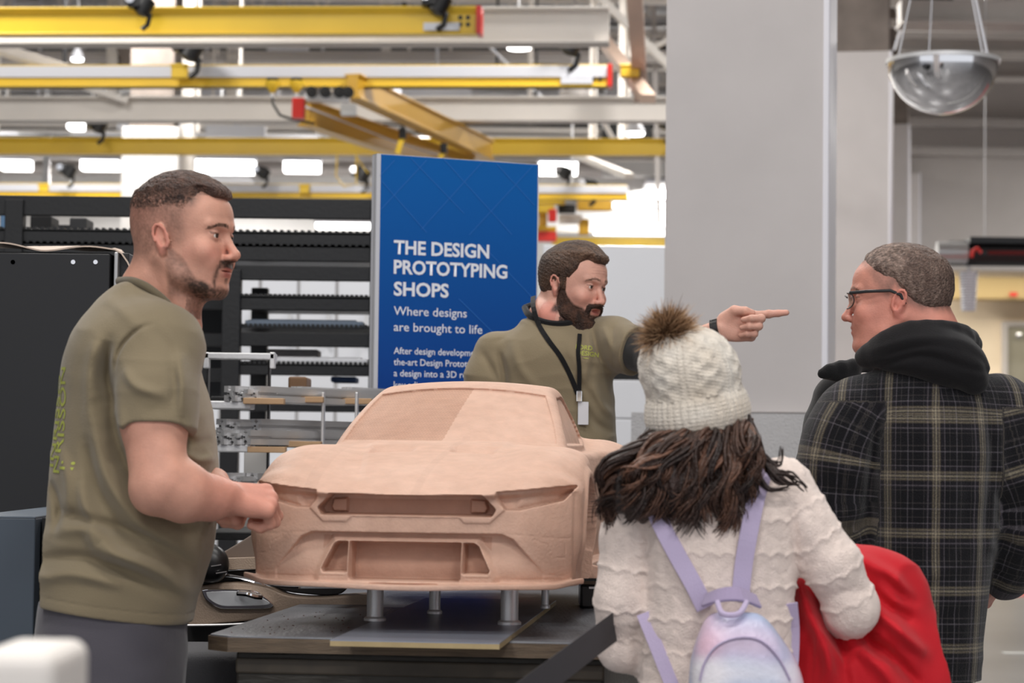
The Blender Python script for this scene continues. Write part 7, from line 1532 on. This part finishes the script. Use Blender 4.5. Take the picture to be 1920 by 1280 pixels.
def ons(px, py, off=.006):
    d = L4(px, py) - np.array((0, 0, CAMZ)); d /= np.linalg.norm(d); h = TS.ray_cast(Vector((0, 0, CAMZ)), Vector(d)); return np.array(h[0]) - d * off if h[0] is not None else L4(px, py, -.11)
# ------------------------------------------------------------------ small backpack
lilac = fabric('lilac_webbing', s2l(192, 178, 208), rough=.7); bp = thing('backpack', 'small pastel tie dye backpack with lilac straps on the girl', 'backpack', L4(1400, 1250, -.16))
for nm, pts in (('shoulder_strap', [(1322, 1140), (1300, 1095), (1272, 1045), (1248, 1000), (1232, 965), (1228, 930)]), ('shoulder_strap', [(1388, 1120), (1394, 1060), (1404, 1000), (1416, 940), (1428, 895), (1436, 868)])):
    pp = [ons(*p, .006) for p in pts]; b = MB(); b.ribbon(sm_path(pp, 26), .031, .0035, (0, -1, .15)); b.build(nm, lilac, bp, bevel=.001)
for nm, pts in (('lower_strap', [(1206, 1150), (1220, 1185), (1240, 1235), (1262, 1290)]), ('lower_strap', [(1482, 1130), (1486, 1180), (1484, 1240), (1478, 1290)])):
    pp = [ons(*p, .006) for p in pts]; b = MB(); b.ribbon(sm_path(pp, 14), .024, .003, (0, -1, .1)); b.build(nm, lilac, bp)
B_ = Fld(); bo = L4(1400, 1290, -.155); B_.loft([(-.16, 0, 0, .080, .045), (-.10, 0, 0, .096, .056), (.0, .0, 0, .098, .060), (.05, -.006, 0, .088, .058), (.10, -.016, .0, .062, .048), (.128, -.020, .008, .044, .036)], k=0, fr=Frame(bo, (1, 0, 0), z=(-.03, .05, 1)), n=2.5, cap=.02)
folds(B_, [(W4([(1345, 1190, -.2), (1370, 1165, -.2), (1400, 1150, -.2)], 8), -.006, .010), (W4([(1420, 1150, -.2), (1450, 1190, -.2), (1470, 1240, -.2)], 8), .004, .010)])
V, Q = B_.mesh(bo - (.16, .12, .2), bo + (.16, .12, .2), .0035)
nn = np.stack([noise3(V + k, 16) for k in (0., 3.3, 7.7)], 1); base_ = mixc(s2l(226, 190, 208), s2l(176, 190, 220), np.clip(.5 + .9 * nn[:, 0], 0, 1)); base_ = base_ * (1 - np.clip(nn[:, 1:2] * 1.4 - .1, 0, 1)) + np.array(s2l(236, 232, 238)) * np.clip(nn[:, 1:2] * 1.4 - .1, 0, 1)
npmesh('bag_body', V, Q, attr_mat('iridescent_cloth', .35, noise=.05, nscale=40, bump=.15, spec=.5), bp, col=base_)
TB = BVHTree.FromPolygons(V.tolist(), Q.tolist())
def onb(px, py, off=.003):
    d = L4(px, py) - np.array((0, 0, CAMZ)); d /= np.linalg.norm(d); h = TB.ray_cast(Vector((0, 0, CAMZ)), Vector(d)); return np.array(h[0]) - d * off if h[0] is not None else None
zp = [onb(*p) for p in ((1312, 1275), (1322, 1240), (1345, 1210), (1385, 1195), (1425, 1200), (1458, 1230), (1482, 1275))]; zp = [p for p in zp if p is not None]
if len(zp) > 3: b = MB(); b.tube(sm_path(zp, 30), .0032, 8, flat=.6); b.build('zip', lilac, bp, smooth=True)
b = MB(); b.ribbon(sm_path([L4(1322, 1128, -.13), L4(1350, 1118, -.15), L4(1385, 1116, -.155), L4(1420, 1130, -.13)], 14), .030, .006, (0, -.7, .7)); b.build('top_yoke', fabric('dusky_lilac', s2l(160, 146, 176)), bp, bevel=.002)
b = MB(); b.tube(sm_path([L4(1345, 1128, -.165), L4(1355, 1150, -.19), L4(1385, 1150, -.19), L4(1400, 1128, -.165)], 14), .005, 8); b.build('grab_loop', lilac, bp, smooth=True)
# ------------------------------------------------------------------ red coat over her arm
c = Fld(); CO4 = lambda l, n=10: sm_path([L4(*p) for p in l], n)
c.chain(CO4([(1518, 1095, .09), (1560, 1085, .10), (1610, 1075, .12), (1655, 1088, .13), (1690, 1120, .13)], 6), [.030, .040, .045, .048, .050, .048], .03)
c.chain(CO4([(1522, 1110, .07), (1532, 1200, .06), (1545, 1290, .06), (1550, 1360, .06)], 6), [.030, .040, .046, .050, .055, .058], .03)
c.chain(CO4([(1620, 1110, .12), (1640, 1190, .10), (1655, 1280, .09), (1665, 1370, .09)], 6), [.055, .070, .078, .080, .082, .085], .03)
c.chain(CO4([(1685, 1125, .13), (1690, 1180, .12), (1708, 1250, .10), (1730, 1330, .10)], 6), [.048, .048, .048, .050, .052, .055], .03); c.cap(L4(1580, 1190, .10), L4(1600, 1340, .08), .07, .08, .03)
folds(c, [(p_, a_ * 1.7, w_ * 1.15) for p_, a_, w_ in [(CO4([(1496, 1060, 0), (1518, 1150, 0), (1548, 1220, 0), (1570, 1300, 0)]), .014, .010), (CO4([(1512, 1070, 0), (1545, 1130, 0), (1575, 1200, 0), (1596, 1290, 0)]), -.022, .009), (CO4([(1560, 1215, 0), (1590, 1250, 0), (1604, 1310, 0)]), .014, .010), (CO4([(1600, 1035, 0), (1650, 1065, 0), (1690, 1090, 0), (1730, 1140, 0)]), .014, .012), (CO4([(1635, 1100, 0), (1672, 1140, 0), (1725, 1170, 0)]), -.020, .010),
          (CO4([(1645, 1140, 0), (1690, 1185, 0), (1745, 1230, 0)]), .016, .010), (CO4([(1610, 1190, 0), (1668, 1225, 0), (1732, 1290, 0)]), -.020, .010), (CO4([(1612, 1215, 0), (1650, 1250, 0), (1690, 1310, 0)]), .014, .011), (CO4([(1660, 1075, 0), (1700, 1118, 0), (1738, 1135, 0)]), -.012, .008), (CO4([(1540, 1200, 0), (1548, 1250, 0), (1540, 1300, 0)]), .014, .010), (CO4([(1640, 1130, 0), (1634, 1190, 0), (1650, 1240, 0)]), -.014, .009)]]); cloth_noise(c, .009, (11, 11, 8))
V, Q = c.mesh(L4(1440, 1400, -.12), L4(1830, 980, .32), .0042, slack=4); V = relax(V, Q, 1, .4); coat = npmesh('coat', V, Q, fabric('red_shell_fabric', s2l(196, 28, 40), rough=.6, sheen=.1), None); tag(coat, 'bright red coat draped over the right arm of the girl in the bobble hat', 'coat')
